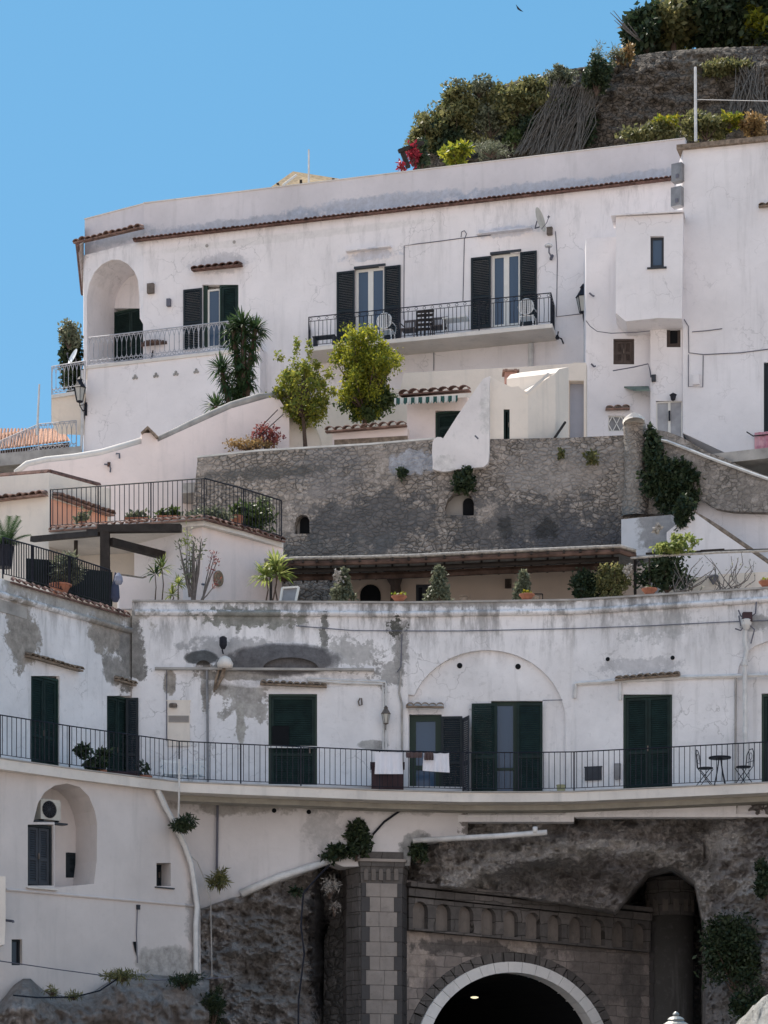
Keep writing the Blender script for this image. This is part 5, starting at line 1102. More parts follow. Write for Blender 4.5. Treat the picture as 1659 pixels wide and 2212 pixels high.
MB().box(c_.x-13*u_, c_.x+13*u_, c_.y-.2, c_.y+.2, c_.z-.2, c_.z+30*u_).build('stack', simple('reddish_brick', (.42, .24, .20), .95, .3, 8), ch); MB().box(c_.x-18*u_, c_.x+18*u_, c_.y-.27, c_.y+.27, c_.z+30*u_, c_.z+34*u_).build('cap', M_ttile2, ch)
for sx in (-1, 1): MB().box(c_.x+sx*10*u_-.04, c_.x+sx*10*u_+.04, c_.y-.15, c_.y+.15, c_.z+34*u_, c_.z+38*u_).build('pot', M_ttile2, ch)
GP = Wall(1226, 75.4, 1266, 75.3); gp = thing('gateway', 'narrow pale gateway between the round building and the column', 'gateway', GP.at(1245, 950)); front('wall', GP, [(1226, 960), (1226, 790), (1240, 783), (1266, 784), (1266, 960)], M_cream, gp, [rc(1229, 822, 1261, 955)], hd=.4, th=.4); front('gate', GP, rc(1226, 815, 1264, 958), simple('blue_grey_gate', (.42, .44, .52), .8, .05), gp, o=-.36, th=.05)
# buttress
BT = Wall(930, 71.86, 1065, 71.62)
bt = thing('buttress', 'white plastered diagonal buttress lapping over the stone retaining wall', 'buttress', BT.at(1000, 1018))
front('wall', BT, [(934, 1013), (935, 1000), (933, 978), (934, 958), (937, 949), (944, 944), (952, 944), (957, 947), (974, 920), (988, 898), (1010, 866), (1031, 836), (1044, 818), (1058, 812), (1057, 830), (1057, 952), (1057, 975), (1055, 997), (1052, 1003), (1044, 1009), (1030, 1010), (1010, 1014), (990, 1013), (972, 1018), (956, 1019), (943, 1016)], M_butt, bt, o=.1, th=.3)
curve_cable('short dark rod sticking out of the white buttress', BT, [(1026, 941), (1033, 948)], .35, .025, name='rod', cat='rod')
cable('dark stick leaning against the round cream building', [W(1198, 946, 72), W(1221, 912, 72.4)], .04, M_wood, name='pole', cat='pole')
# ---------------- great retaining wall ----------------
rw = thing('retaining_wall', 'tall rough grey stone retaining wall with two small arched niches', 'wall', W(900, 1200, 72))
R1 = Wall(400, 73.6, 940, 71.9); R2 = Wall(940, 71.9, 1390, 71.3); R3 = Wall(1385, 71.2, 1720, 69.5)
n1 = [(636, 1153), (636, 1132), (640, 1119), (650, 1112), (662, 1113), (668, 1122), (669, 1153)]
n2 = [(964, 1112), (961, 1098), (966, 1080), (980, 1066), (1000, 1062), (1018, 1071), (1024, 1088), (1024, 1114)]
front('wall', R1, [(395, 1320), (408, 1180), (427, 990), (560, 976), (800, 962), (940, 950), (940, 1320)], M_ret, rw, [n1], hd=.35, th=1.2)
front('wall', R2, [(940, 950), (1100, 948), (1240, 945), (1390, 938), (1390, 1320), (940, 1320)], M_ret, rw, [n2], hd=.35, th=1.2)
for w_, a, b, (x0, x1, yt, yb) in ((R1, 630, 676, (648, 669, 1117, 1153)), (R2, 955, 1032, (1000, 1023, 1076, 1113))):
    front('niche_back', w_, rc(a, 1050 if a > 900 else 1105, b, 1160 if a < 900 else 1120), M_cream if 0 else plaster('niche_plaster', (.34, .32, .30), .2, .2), rw, o=-.34, th=.1)
    MBn = MB(w_.M0()); ua_, zb_ = w_.sz(x0, yb, -.3); ub_, zt_ = w_.sz(x1, yt, -.3); MBn.plate(arch(ua_, ub_, zt_, zb_, (ub_-ua_)/2, 8), [], .29, .36); MBn.build('niche_opening', M_dark, rw)
cpn = MB(); cpn.tube([R1.at(x, y, -.1) for x, y in ((427, 990), (560, 976), (800, 962), (940, 950))], .07, 5); cpn.build('coping', M_concrete, rw)
slab('garden_ground', [P2(395, 73.8), P2(940, 72.1), P2(1390, 71.5), P2(1720, 69.8)], [P2(395, 79), P2(940, 79), P2(1390, 77.5), P2(1720, 76.8)], 21.6, 21.9, M_concrete, rw)
rr3 = thing('stair_parapet', 'rough stone parapet stepping down to the right with a white pipe along it', 'wall', R3.at(1500, 1105))
front('wall', R3, [(1385, 1110), (1385, 938), (1392, 924), (1440, 932), (1470, 943), (1500, 960), (1530, 978), (1560, 987), (1600, 1007), (1640, 1022), (1720, 1050), (1720, 1108), (1640, 1106), (1580, 1104), (1545, 1098), (1520, 1082), (1505, 1068), (1495, 1110)], M_retr, rr3, th=.6)
front('lower_wall', Wall(1385, 71.5, 1720, 69.8), [(1385, 1320), (1385, 1040), (1720, 1040), (1720, 1320)], M_houseB, rr3, th=.3)
pl_ = thing('stone_pillar', 'rough stone pillar with white rounded cap between the wall and the stair parapet', 'pillar', W(1375, 1110, 70.8))
def rockcol(pts, Y, dep, m, nm, par, seed=0):
    mb = MB(); n = 14; vs = []; fs = []
    for j, (cx, hw, py) in enumerate(pts):
        for k in range(n):
            a = 2*math.pi*k/n; q_ = 1+.14*noise.noise(Vector((math.cos(a)*1.3+seed, math.sin(a)*1.3, py*.03))); vs.append(W(cx, py, Y)+Vector((hw*Y/F*math.cos(a)*q_, dep*math.sin(a)*q_, 0)))
    for j in range(len(pts)-1):
        for k in range(n): k2 = (k+1) % n; fs.append((j*n+k, j*n+k2, (j+1)*n+k2, (j+1)*n+k))
    fs.append(tuple(range(n))); fs.append(tuple(range((len(pts)-1)*n, len(pts)*n))[::-1])
    mb.add(vs, fs); return mb.build(nm, m, par, True)
rockcol([(1374, 30, 1115), (1374, 28, 1080), (1372, 25, 1040), (1371, 23, 1000), (1371, 23, 960), (1372, 25, 935), (1371, 25, 918), (1370, 22, 910)], 71.25, .3, M_ret, 'shaft', pl_)
rockcol([(1370, 23, 913), (1369, 24, 908), (1368, 18, 904), (1365, 8, 901)], 71.0, .5, M_slab, 'cap', pl_, 3)
cable('long white pipe sloping down along the stone stair parapet', [R3.at(x, y, .07) for x, y in ((1394, 946), (1440, 953), (1480, 968), (1530, 988), (1590, 1010), (1640, 1028), (1720, 1055))], .045, M_pipe, name='pipe', cat='pipe')
# white wall with drip stains and tiled stair wall at right
SW_ = Wall(1338, 70.6, 1480, 70.2); sw = thing('garden_wall', 'low white wall with black drip stains under the ivy', 'wall', SW_.at(1400, 1200))
M_drip = plaster('drip_stained_plaster', (.62, .63, .66), .2, .3, bl=[B(1420, 1140, 70.4, 36, 60, (.28, .27, .27), .8, 4, .8)])
front('wall', SW_, [(1342, 1200), (1342, 1122), (1380, 1118), (1450, 1112), (1485, 1130), (1485, 1200)], M_drip, sw, th=.3)
ST_ = Wall(1440, 69.6, 1720, 68.6); stw = thing('stair_wall', 'white stair wall with tile edge sloping down to the right beside the pergola', 'wall', ST_.at(1600, 1290))
front('wall', ST_, [(1440, 1310), (1440, 1150), (1496, 1104), (1560, 1150), (1640, 1205), (1720, 1262), (1720, 1310)], M_houseB, stw, th=.25)
cpn = MB(); cpn.tube([ST_.at(x, y, -.1) for x, y in ((1490, 1106), (1530, 1128), (1560, 1147), (1640, 1202), (1720, 1259))], .09, 6); cpn.build('tile_coping', M_tbrown, stw)
# white low wall behind the parapet at right
LW = Wall(1340, 68.6, 1720, 66.4); lw = thing('terrace_wall', 'low cream terrace wall right of the pergola posts', 'wall', LW.at(1500, 1300)); front('wall', LW, [(1430, 1310), (1430, 1262), (1495, 1248), (1560, 1240), (1720, 1232), (1720, 1310)], M_cream, lw, th=.25)
# ---------------- left: house and terrace with railing ----------------
fh = thing('house', 'far house with orange tiled roof behind the pale railing at the left edge', 'house', W(60, 1010, 92))
M_oroof = simple('orange_roof_tiles', (.38, .21, .14), .9, .5, 7)
mb = MB(); mb.add([W(-40, 975, 92), W(152, 952, 90), W(135, 926, 96), W(82, 926, 96), W(-40, 940, 97)], [(0, 1, 2, 3, 4)]); 
for i in range(26): x = -40+i*7.4; a = W(x, 975-23*(x+40)/192, 91.9-.0104*(x+40)); b = W(x+6 if x < 120 else x-8, 930, 95.9); mb.tube([a+Vector((0, 0, .02)), b+Vector((0, 0, .06))], .05, 4)
mb.build('roof', M_oroof, fh); MB().add([W(-40, 978, 92.3), W(150, 955, 90.5), W(150, 1010, 90.5), W(-40, 1030, 92.3)], [(0, 1, 2, 3)]).build('wall', M_brown, fh)
tt = thing('roof_terrace', 'grey roof terrace edge under the pale railing at far left', 'terrace', W(80, 1015, 86)); 
slab('floor', [P2(-60, 85), P2(175, 83.8)], [P2(-60, 90), P2(175, 90)], W(0, 1012, 85).z, W(0, 985, 85).z, M_concrete, tt)
ft = W(0, 985, 85).z; railing('terrace_railing', 'pale loop railing of the far left roof terrace in front of the orange roof', [Vector((*P2(x, Y), ft)) for x, Y in ((-60, 88), (0, 86.6), (83, 84.6), (165, 84.2))], .98, M_ironw, sp=.17, style='loops', br=.012, tr=.02)
MB().tube([W(80, 940, 84), W(85, 830, 84)], [.04, .03], 6).build('pole', M_pipe, None, label='thin bluish pole standing against the sky at the left', cat='pole')
lt_ = thing('house', 'low white house with red tile coping and orange flank at the left edge', 'house', W(60, 1150, 71))
L1 = Wall(-50, 71.2, 106, 69.9); L2 = Wall(106, 69.9, 240, 72.5)
front('wall', L1, [(-300, 1055), (106, 1021), (106, 1300), (-300, 1340)], M_cream, lt_, th=.5); front('wall', L2, [(106, 1021), (212, 1050), (240, 1056), (240, 1300), (106, 1300)], M_cream, lt_, th=.5)
ppoly(L2, [(112, 1078), (232, 1116), (232, 1135), (112, 1140)], .03, .0, M_orange, 'orange_render', lt_)
for w_, p in ((L1, ((-300, 1055), (106, 1021))), (L2, ((106, 1021), (214, 1050)))):
    c_ = MB(); c_.tube([w_.at(*p[0], -.2), w_.at(*p[1], -.2)], .1, 6); c_.build('tile_coping', M_ttile, lt_)
tiles(L1, -50, 1088, 104, 1070, lt_, M_ttile2, dep=.3, r=.1, name='tile_ledge', board=True); tiles(L2, 112, 1072, 234, 1114, lt_, M_ttile2, dep=.3, r=.1, name='tile_ledge')
th_ = thing('terrace_house', 'white terrace block with flower pots behind iron railing on its roof', 'house', W(440, 1300, 68))
zR = 19.24; TL = Wall(109, 68.9, 437, 67.7); TR_ = Wall(437, 67.7, 612, 70.1)
TPL = [P2(105, 68.75), P2(326, 67.95), P2(441, 67.5), P2(526, 68.6), P2(612, 70.0)]
slab('roof_terrace', TPL, [P2(105, 74), P2(326, 74), P2(441, 74), P2(526, 74), P2(612, 73.2)], zR-.22, zR, M_slab, th_)
front('wall', TR_, [(437, fpy(TR_, 437, zR-.22)), (612, fpy(TR_, 612, zR-.22)), (607, 1320), (437, 1320)], M_garden, th_, th=.4)
front('wall', Wall(290, 69.6, 437, 67.75), [(290, 1175), (290, 1150), (437, 1120), (437, 1320), (290, 1320)], M_houseB, th_, th=.4)
front('rear_wall', Wall(-40, 71.5, 440, 70.2), rc(-40, 1130, 440, 1330), M_cream, th_, th=.3)
RL = Wall(109, 68.6, 441, 67.45); RR = Wall(441, 67.45, 612, 69.95)
tiles(RL, 109, 1148, 441, 1122, th_, M_ttile2, dep=.16, r=.1, name='tile_edge'); tiles(RR, 441, 1122, 610, 1170, th_, M_ttile, dep=.14, r=.1, name='tile_edge')
railing('terrace_railing', 'tall dark iron railing around the roof terrace with flower pots', [Vector((*P2(x, Y), zR)) for x, Y in ((109, 68.7), (212, 68.35), (326, 67.95), (441, 67.55), (526, 68.6), (608, 69.85))], 1.08, M_iron, sp=.14, br=.010, tr=.022)
def onR(px, Y): return Vector((*P2(px, Y), zR))
planter('planter', 'first long terracotta planter behind the terrace railing, left of its twin', onR(295, 68.4), .3, .2, L_grey, 1, fs=.12, fn=260, fr=(.32, .15, .14), shape='box', group='terracotta planters on the roof terrace')
planter('planter', 'second long terracotta planter beside the corner greenery on the roof terrace', onR(364, 68.2), .29, .2, L_mid, 2, fs=.12, fn=260, fr=(.3, .15, .16), shape='box', group='terracotta planters on the roof terrace')
planter('flower_pot', 'small dark pot with a bushy plant near the left end of the terrace railing', onR(178, 68.8), .11, .2, L_grey, 3, fs=.11, fn=160, fr=(.28, .2, .22))
planter('flower_pot', 'tall red pot behind the right part of the terrace railing', onR(512, 69.0), .17, .42, L_mid, 4, fs=.12, fn=160, fr=(.25, .2, .2))
bush('terrace_plant', 'green trailing plants along the corner of the roof terrace', 'plant', onR(445, 68.6)+Vector((0, 0, .28)), (.75, .3, .3), 1700, .10, L_grey, 51, clumps=24, stem=False)
bush('terrace_plant', 'tall leafy plants behind the right end of the terrace railing', 'plant', onR(545, 69.9)+Vector((0, 0, .5)), (.62, .4, .62), 2200, .11, L_mid, 52, clumps=22)
bush('terrace_plant', 'pale sprig of leaves topping the right end of the terrace railing', 'plant', onR(573, 70.4)+Vector((0, 0, 1.15)), (.28, .25, .22), 420, .10, L_grey, 53, clumps=8, stem=False)
# shed-like reddish box on the terrace
pg = thing('pergola', 'black timber pergola frame under the roof terrace at left', 'pergola', W(226, 1245, 66.5))
def beam(pa, Ya, pb, Yb, t, nm='beam', h=None): return MB().bar(W(*pa, Ya), W(*pb, Yb), t, h).build(nm, M_wood, pg)
beam((212, 1143), 67.0, (391, 1141), 66.7, .22, h=.2); beam((70, 1165), 69.5, (216, 1152), 67.0, .15); beam((238, 1170), 67, (365, 1203), 69, .2); beam((190, 1150), 67.4, (232, 1150), 67.0, .15)
beam((227, 1240), 67.0, (227, 1138), 67.0, .25, 'post'); beam((344, 1240), 69.3, (344, 1196), 69.3, .28, 'post'); beam((164, 1205), 69.2, (164, 1158), 69.2, .1, 'post')
# wing terrace railing and things on it
wz = WL.sz(120, 1275)[1]
pr_ = [WL.at(x, y, -.35) for x, y in ((6, 1246), (70, 1262), (150, 1284), (238, 1312))]
railing('terrace_railing', 'dark barred railing stepping along the tiled edge of the left wing', pr_, .98, M_iron, sp=.09, br=.012, tr=.02)
SCR = Wall(56, 63.6, 240, 66.2); sc = thing('privacy_screen', 'dark green windscreen behind the lower left railing', 'screen', SCR.at(150, 1290)); ppoly(SCR, [(58, 1206), (118, 1210), (180, 1228), (243, 1236), (243, 1310), (58, 1260)], 0, -.03, simple('dark_green_netting', (.012, .018, .016), .95), 'panel', sc)
WLW = Wall(240, 66.6, 400, 67.4); wlw = thing('terrace_wall', 'curved low white wall with tile coping beside the black pergola post', 'wall', WLW.at(320, 1300)); front('wall', WLW, [(258, 1315), (258, 1243), (280, 1246), (308, 1250), (330, 1243), (350, 1242), (375, 1255), (395, 1268), (395, 1315)], M_garden, wlw, th=.2)
cpn = MB(); cpn.tube([WLW.at(x, y, -.08) for x, y in ((250, 1243), (280, 1247), (308, 1251), (316, 1248))], .06, 5); cpn.build('coping', M_tbrown, wlw)
# roof plants
def palm(name, label, c, L, n, seed, m, group=None):
    c = Vector(c); root = thing(name, label, 'palm', c, group); r = random.Random(seed); mb = MB()
    for k in range(n):
        a = 2*math.pi*k/n+r.uniform(-.2, .2); el = r.uniform(.1, 1.25); d = Vector((math.cos(a)*math.cos(el), math.sin(a)*math.cos(el), math.sin(el))); l = L*r.uniform(.8, 1.1); P = []
        for j in range(9): t = j/8; P.append(c+d*l*t+Vector((0, 0, -.45*l*t*t*math.cos(el))))
        mb.tube(P, [.012*(1-.8*j/8) for j in range(9)], 4, False)
        for j in range(1, 9):
            for q_ in range(3):
                t = (j-1+q_/3)/8; i0 = int(t*8); p = P[i0].lerp(P[min(8, i0+1)], t*8-i0); tang = (P[min(8, i0+1)]-P[max(0, i0-0)]).normalized(); s_ = tang.cross(Vector((0, 0, 1))).normalized()
                for sg in (-1, 1): e = p+(s_*sg+tang*.6+Vector((0, 0, -.1))).normalized()*(.30*L*(1-t*.6)); mb.add([p, p+tang*.03, e], [(0, 1, 2)])
    mb.build('fronds', m, root); MB().lathe(c-Vector((0, 0, .35)), [(.1, 0), (.12, .2), (.08, .38)], 8).build('trunk', M_bark, root); return root
palm('cycad', 'green cycad with arching fronds at the left edge above the low railing', W(14, 1180, 64.5), .95, 20, 3, L_yuc)
pp = W(8, 1226, 64.5); MB().lathe(pp, [(.22, 0), (.26, .5), (.28, .5), (.28, .55), (.2, .56)], 14).build('planter_tub', M_iron, None, label='dark round tub under the cycad at the left edge', cat='planter')
bush('oleander', 'leafy oleander in a terracotta pot behind the lower left railing', 'shrub', W(142, 1230, 64.3), (34*64/F, .35, 38*64/F), 1900, .13, L_grey, 61, clumps=22, asp=.28)
pb_ = W(130, 1281, 63.6); mb = MB(); pot(mb, pb_, .28, .22); mb.build('flower_pot', M_clay, None, label='terracotta pot at the foot of the oleander', cat='flower pot')
def yucca(label, base, heads, seed, m=L_yuc, group=None, L=.6, n=70, tr=.07, name='yucca', skirt=True, wd=.05):
    base = Vector(base); root = thing(name, label, 'yucca', base, group); r = random.Random(seed); f = MB(); t = MB()
    for k, (h, l) in enumerate(heads):
        h = Vector(h); spikes(f, h, l, n, r, wd, -.35, .25)
        if skirt:
            for j in range(4):
                spikes(f, h.lerp(base, .12+.16*j)+Vector((r.uniform(-.08, .08), 0, 0)), l*.75, int(n*.6), r, wd, -1, .5)
        t.tube([base+Vector((.04*k, 0, 0)), base.lerp(h, .5)+Vector((r.uniform(-.08, .08), 0, 0)), h], [tr, tr*.8, tr*.6], 6)
    f.build('foliage', m, root); t.build('stem', M_bark, root); return root
def thin_plant(name, label, base, top, n, spread, m, seed, ls=.1, nl=14, cat='plant', sr=.012):
    base = Vector(base); root = thing(name, label, cat, base); r = random.Random(seed); s_ = MB(); f = MB()
    for k in range(n):
        tp_ = Vector(top)+Vector((r.uniform(-spread, spread), r.uniform(-spread, spread)*.5, r.uniform(-.55, .1)*(top-base).z)); mid = base.lerp(tp_, .5)+Vector((r.uniform(-.05, .05)*(4 if cat == 'vine' else 1), 0, -.02)); s_.tube([base+Vector((r.uniform(-.06, .06)*(12 if cat == 'vine' else 1), 0, 0)), base.lerp(mid, .6)+Vector((r.uniform(-.15, .15) if cat == 'vine' else 0, 0, 0)), mid, mid.lerp(tp_, .5)+Vector((r.uniform(-.15, .15) if cat == 'vine' else 0, 0, 0)), tp_], [sr*1.3, sr*1.1, sr, sr*.8, sr*.5], 4)
        for j in range(nl): leaf(f, tp_.lerp(mid, r.random()**2*.7)+Vector((r.gauss(0, .05), r.gauss(0, .05), r.gauss(0, .05))), ls*r.uniform(.6, 1.3), r, Vector((0, 0, .4)), .35)
    s_.build('stems', M_barkg, root); f.build('foliage', m, root); return root
thin_plant('dragon_tree', 'tall bare stemmed plant in front of the white terrace block', W(418, 1300, 66.2), W(415, 1170, 66.2), 14, .38, L_grey, 71, .13, 16, sr=.022)
thin_plant('dragon_tree', 'thin forked plant reaching right towards the oval plaque', W(436, 1300, 66.0), W(468, 1205, 66.0), 5, .14, L_plum, 72, .1, 18, sr=.016)
thin_plant('bamboo', 'slim pale plant rising above the corner of the terrace block', W(408, 1290, 66.6), W(404, 1148, 66.6), 4, .08, L_lime, 73, .12, 12, sr=.012)
for k, (px, py, h, lab) in enumerate(((350, 1228, .45, 'tall pale yucca beside the curved white wall'), (372, 1285, .32, 'low sunlit yucca in front of the curved white wall'), (335, 1240, .4, 'slim green yucca nearest the curved wall coping'), (385, 1262, .35, 'pale yucca just left of the bare stemmed plant'))):
    yucca(lab, W(px, 1298, 66.4), [(W(px, py, 66.4), h)], 80+k, L_lime if k != 2 else L_yuc, 'yuccas by the curved wall', n=34, tr=.02, skirt=False)
q_ = TR_.at(471, 1250, .03); pq = MB(Matrix.Translation(q_) @ Matrix.Rotation(TR_.ang, 4, 'Z')); pq.lathe((0, 0, 0), [(.19, 0), (.19, .05), (.15, .07), (.12, .045), (.06, .04)], 20); pq.v = [(v[0]*.9, -v[2], v[1]*1.15) for v in pq.v]
pq.build('wall_plaque', simple('carved_plaque', (.22, .17, .12), .9, .5, 14), None, label='oval carved plaque on the pinkish wall of the terrace block', cat='plaque')
curve_cable('small grey tap bracket high on the pinkish terrace block', TR_, [(452, 1135), (456, 1136), (458, 1140), (462, 1137)], .06, .025, name='wall_bracket', cat='bracket'); curve_cable('small dark spout low on the terrace block beside the bare stems', TR_, [(436, 1262), (444, 1263)], .1, .03, name='spout', cat='spout')
dr = thing('folded_parasol', 'folded dark blue cloth leaning at the end of the lower left railing', 'parasol', W(249, 1300, 65)); MB().lathe(W(249, 1300, 65), [(.07, 0), (.12, .1), (.1, .4), (.05, .62), (.01, .78)], 9).build('cloth', simple('slate_blue_cloth', (.06, .07, .12), .9), dr)
bs_ = thing('hanging_bag', 'pale blue cloth bag hanging from the railing end', 'bag', W(256, 1262, 64.6)); MB().lathe(W(256, 1262, 64.6), [(.08, 0), (.12, .08), (.1, .2), (.03, .3)], 9).build('bag', simple('pale_blue_cloth', (.25, .26, .33), .9), bs_)

# ---------------- pergola terrace in the middle ----------------
pe = thing('terrace_pergola', 'long timber and reed pergola roof over the middle terrace', 'pergola', W(980, 1230, 68))
top = [(572, 1216, 68.6), (640, 1212, 68.2), (760, 1210, 67.9), (900, 1206, 67.8), (1060, 1198, 67.5), (1200, 1192, 67.3), (1340, 1186, 67.0), (1374, 1196, 67.0)]
F_ = [W(x, y-2, Y) for x, y, Y in top]; Bk_ = [W(x, y-2, Y)*1+Vector(((x-CX)/F*3.6, 3.6, .35)) for x, y, Y in top]; n = len(F_)
up = Vector((0, 0, .06)); MB().add(F_+Bk_+[p+up for p in F_]+[p+up for p in Bk_], [(i, i+1, n+i+1, n+i) for i in range(n-1)][::1]+[(2*n+i, 3*n+i, 3*n+i+1, 2*n+i+1) for i in range(n-1)]+[(i, 2*n+i, 2*n+i+1, i+1) for i in range(n-1)]).build('reed_roof', M_reed, pe)
MB().tube([p+Vector((0, -.02, .05)) for p in F_], .045, 8).build('reed_edge', M_reed, pe, True); MB().tube([p-Vector((0, -.05, .08)) for p in F_], .075, 7).build('front_beam', M_woodr, pe)
MB().tube([p-Vector((0, -.4, .2)) for p in F_[:-1]], .07, 6).build('beam', M_wood, pe); MB().tube([p-Vector((0, -1.6, .1)) for p in F_[:-1]], .10, 6).build('beam', M_woodr, pe)
for k in range(24):
    t = (k+.5)/24*(n-2); i = int(t); p = F_[i].lerp(F_[i+1], t-i); q_ = Bk_[i].lerp(Bk_[i+1], t-i); MB().bar(p-Vector((0, .15, .06)), q_-Vector((0, 0, .1)), .06, .08).build('rafter', M_wood, pe)
for px in (585, 1372): MB().bar(W(px, 1310, 68.0), W(px, 1200, 68.0), .075).build('post', M_wood, pe)
b2 = thing('trellis', 'thin white topped trellis beam continuing right of the pergola', 'trellis', W(1500, 1290, 67)); MB().tube([W(1362, 1206, 67), W(1440, 1200, 66.9), (W(1560, 1193, 66.8)), W(1720, 1188, 66.6)], .035, 6).build('beam', M_reed, b2); MB().tube([W(1395, 1196, 68), W(1560, 1190, 68), W(1720, 1186, 68)], .035, 6).build('rear_beam', M_wood, b2)
MB().bar(W(1403, 1300, 67), W(1403, 1200, 67), .05).build('post', M_wood, b2)
MB().bar(W(1512, 1193, 67), W(1562, 1190, 67.3), .16, .1).build('plank', M_wood, b2)
te = thing('terrace_house', 'shaded beige house front under the pergola with arched openings', 'house', W(1000, 1310, 71.0))
TB = Wall(700, 71.3, 1400, 70.4)
front('wall', TB, [(850, 1320), (850, 1226), (1400, 1222), (1400, 1320)], M_beige, te, [px_arch(868, 905, 1245, 1312, 26) if 0 else rc(898, 1262, 935, 1310)], o=.1, hd=.2, th=.4)
front('wall', TB, [(752, 1320), (752, 1262), (762, 1245), (785, 1234), (818, 1231), (852, 1232), (852, 1320)], M_beige, te, o=.0, th=.3)
a_ = TB.sz(778, 1308, .05); b_ = TB.sz(822, 1262, .05); MB(TB.M0()).plate(arch(a_[0], b_[0], b_[1], a_[1], (b_[0]-a_[0])/2, 10), [], -.05, 0).build('arched_opening', M_dark, te)
rockcol([(856, 14, 1320), (856, 12, 1290), (855, 11, 1265), (852, 18, 1248), (853, 28, 1236), (856, 34, 1224)], 70.6, .4, M_brown, 'pillar', te, 5)
french(TB, 898, 1262, 935, 1310, te, o=.1, n=2, fm=M_slate, gm=M_dglass, rec=.08, name='door')
shutters(TB, 1091, 1252, 1105, 1271, te, M_brown, n=1, o=.13, name='wall_cabinet', rec=-.04)
tiles(TB, 880, 1229, 1372, 1224, te, M_ttile, dep=.45, r=.09, name='eaves_tiles', o=.1)
cy = thing('cypress_bush', '', 'shrub', (0, 0, 0)) if 0 else None
for k, (px, pt_, wd_, m_, lab) in enumerate(((742, 1232, 30, L_grey, 'conical clipped bush with pale flowers, leftmost behind the parapet'), (949, 1228, 34, L_grey, 'conical grey green bush right of the white vase door'), (1131, 1232, 24, L_grey, 'slim conical bush behind the middle flower bowl'), (1325, 1214, 38, L_olive, 'large loose bush left of the pergola post'))):
    bush('potted_bush', lab if k != 1 else 'conical grey green bush standing in front of the double door', 'shrub', W(px, (pt_+1303)/2, 66.8), (wd_*66.8/F, .3, (1303-pt_)/2*66.8/F), 2600, .085, m_, 90+k, 'clipped bushes on the middle terrace', clumps=46, cone=(k < 3), cr=.26)
bush('ivy', 'dark ivy clump between two bushes on the middle terrace', 'shrub', W(1268, 1268, 67.2), (34*67/F, .3, 38*67/F), 3000, .10, L_dark, 95, clumps=30)
bush('flowers', 'pale cream blossom on the leftmost conical bush', 'flowers', W(732, 1243, 66.4), (14*67/F, .15, 14*67/F), 160, .07, M_reed, 96, clumps=8, stem=False)
bush('flowers', 'white blossom hanging beside the pergola post', 'flowers', W(1356, 1228, 66.4), (9*67/F, .12, 16*67/F), 120, .07, M_reed, 97, clumps=6, stem=False)
bush('climber', 'dark climbing plant on the right trellis', 'climber', W(1440, 1240, 67.1), (62*67/F, .4, 42*67/F), 2400, .12, L_dark, 98, clumps=34, shell=.2)
bush('climber', 'sunlit lime green leaves on top of the trellis', 'climber', W(1455, 1186, 66.9), (42*67/F, .35, 11*67/F), 800, .11, L_lime, 99, clumps=14, stem=False)
bush('climber', 'light sprays of leaves above the trellis on the right', 'climber', W(1480, 1172, 67.0), (34*67/F, .3, 26*67/F), 330, .10, L_lime, 100, clumps=9, cr=.25, stem=False)
bush('climber', 'pale blossom spray highest above the trellis', 'climber', W(1420, 1142, 67.0), (10*67/F, .1, 10*67/F), 90, .08, M_reed, 101, clumps=5, stem=False)
thin_plant('bare_vine', 'bare tangled vine branches over the right end of the terrace', W(1570, 1292, 66.5), W(1575, 1196, 66.5), 18, .9, L_grey, 102, .08, 3, 'vine', .014)
thin_plant('bare_vine', 'leafless climbing stems at the foot of the trellis', W(1470, 1296, 66.6), W(1500, 1215, 66.6), 14, .6, L_grey, 103, .08, 4, 'vine', .014)
bz = lambda px: W(px, 1302, 65.1)
for k, (px, col_, lab) in enumerate(((862, M_gold, 'low terracotta bowl of yellow flowers on the parapet, leftmost bowl'), (1138, M_gold, 'low terracotta bowl with orange flowers on the parapet under the slim bush'), (1403, L_mid, 'terracotta bowl on the parapet in front of the trellis post'), (1656, M_gold, 'terracotta pot cut by the right edge on the parapet'))):
    w_ = M1 if px < 870 else M2 if px < 1240 else M3; p = w_.pt(w_.sz(px, 1300, -.15)[0], 16.43, -.15)
    t = thing('flower_bowl', lab, 'flower bowl', p, 'terracotta bowls on the parapet'); mb = MB(); mb.lathe(p, [(.09, 0), (.16, .1), (.21, .15), (.21, .18), (.17, .18), (.1, .15)], 14); mb.build('bowl', M_clay, t)
    f, _ = crown(p+Vector((0, 0, .21)), (.17, .14, .07), 90 if k != 2 else 20, .07, 110+k, 6); f.build('flowers', col_, t)
for k, (px, py, bx) in enumerate(((596, 1222, 588), (575, 1246, 574), (601, 1240, 600))):
    yucca(('tall lime green yucca under the left end of the pergola', 'left yucca of the group by the framed board', 'short yucca right beside the framed board')[k], W(bx, 1303, 66.4), [(W(px, py, 66.4), .55)], 120+k, L_lime, 'yuccas at the left end of the pergola', n=44, tr=.025, skirt=False, wd=.075)
p0, p1, p2, p3 = W(605, 1303, 65.9), W(638, 1303, 65.9), W(645, 1268, 66.0), W(610, 1270, 66.0); fb_ = thing('framed_board', 'white framed grey board leaning behind the parapet', 'board', p0)
mb = MB(); [mb.bar(a, b, .05) for a, b in ((p0, p3), (p3, p2), (p2, p1), (p0, p1))]; mb.build('frame', M_wfr, fb_); MB().add([p+Vector((0, .02, 0)) for p in (p0, p1, p2, p3)], [(0, 1, 2, 3)]).build('panel', M_acg, fb_)
t = thing('wall_sconce', 'grey urn shaped sconce on the low cream wall at right', 'sconce', LW.at(1541, 1258)); MB().lathe(LW.at(1541, 1262, .08), [(.03, 0), (.1, .12), (.15, .2), (.13, .24)], 10).build('shade', M_cable, t)
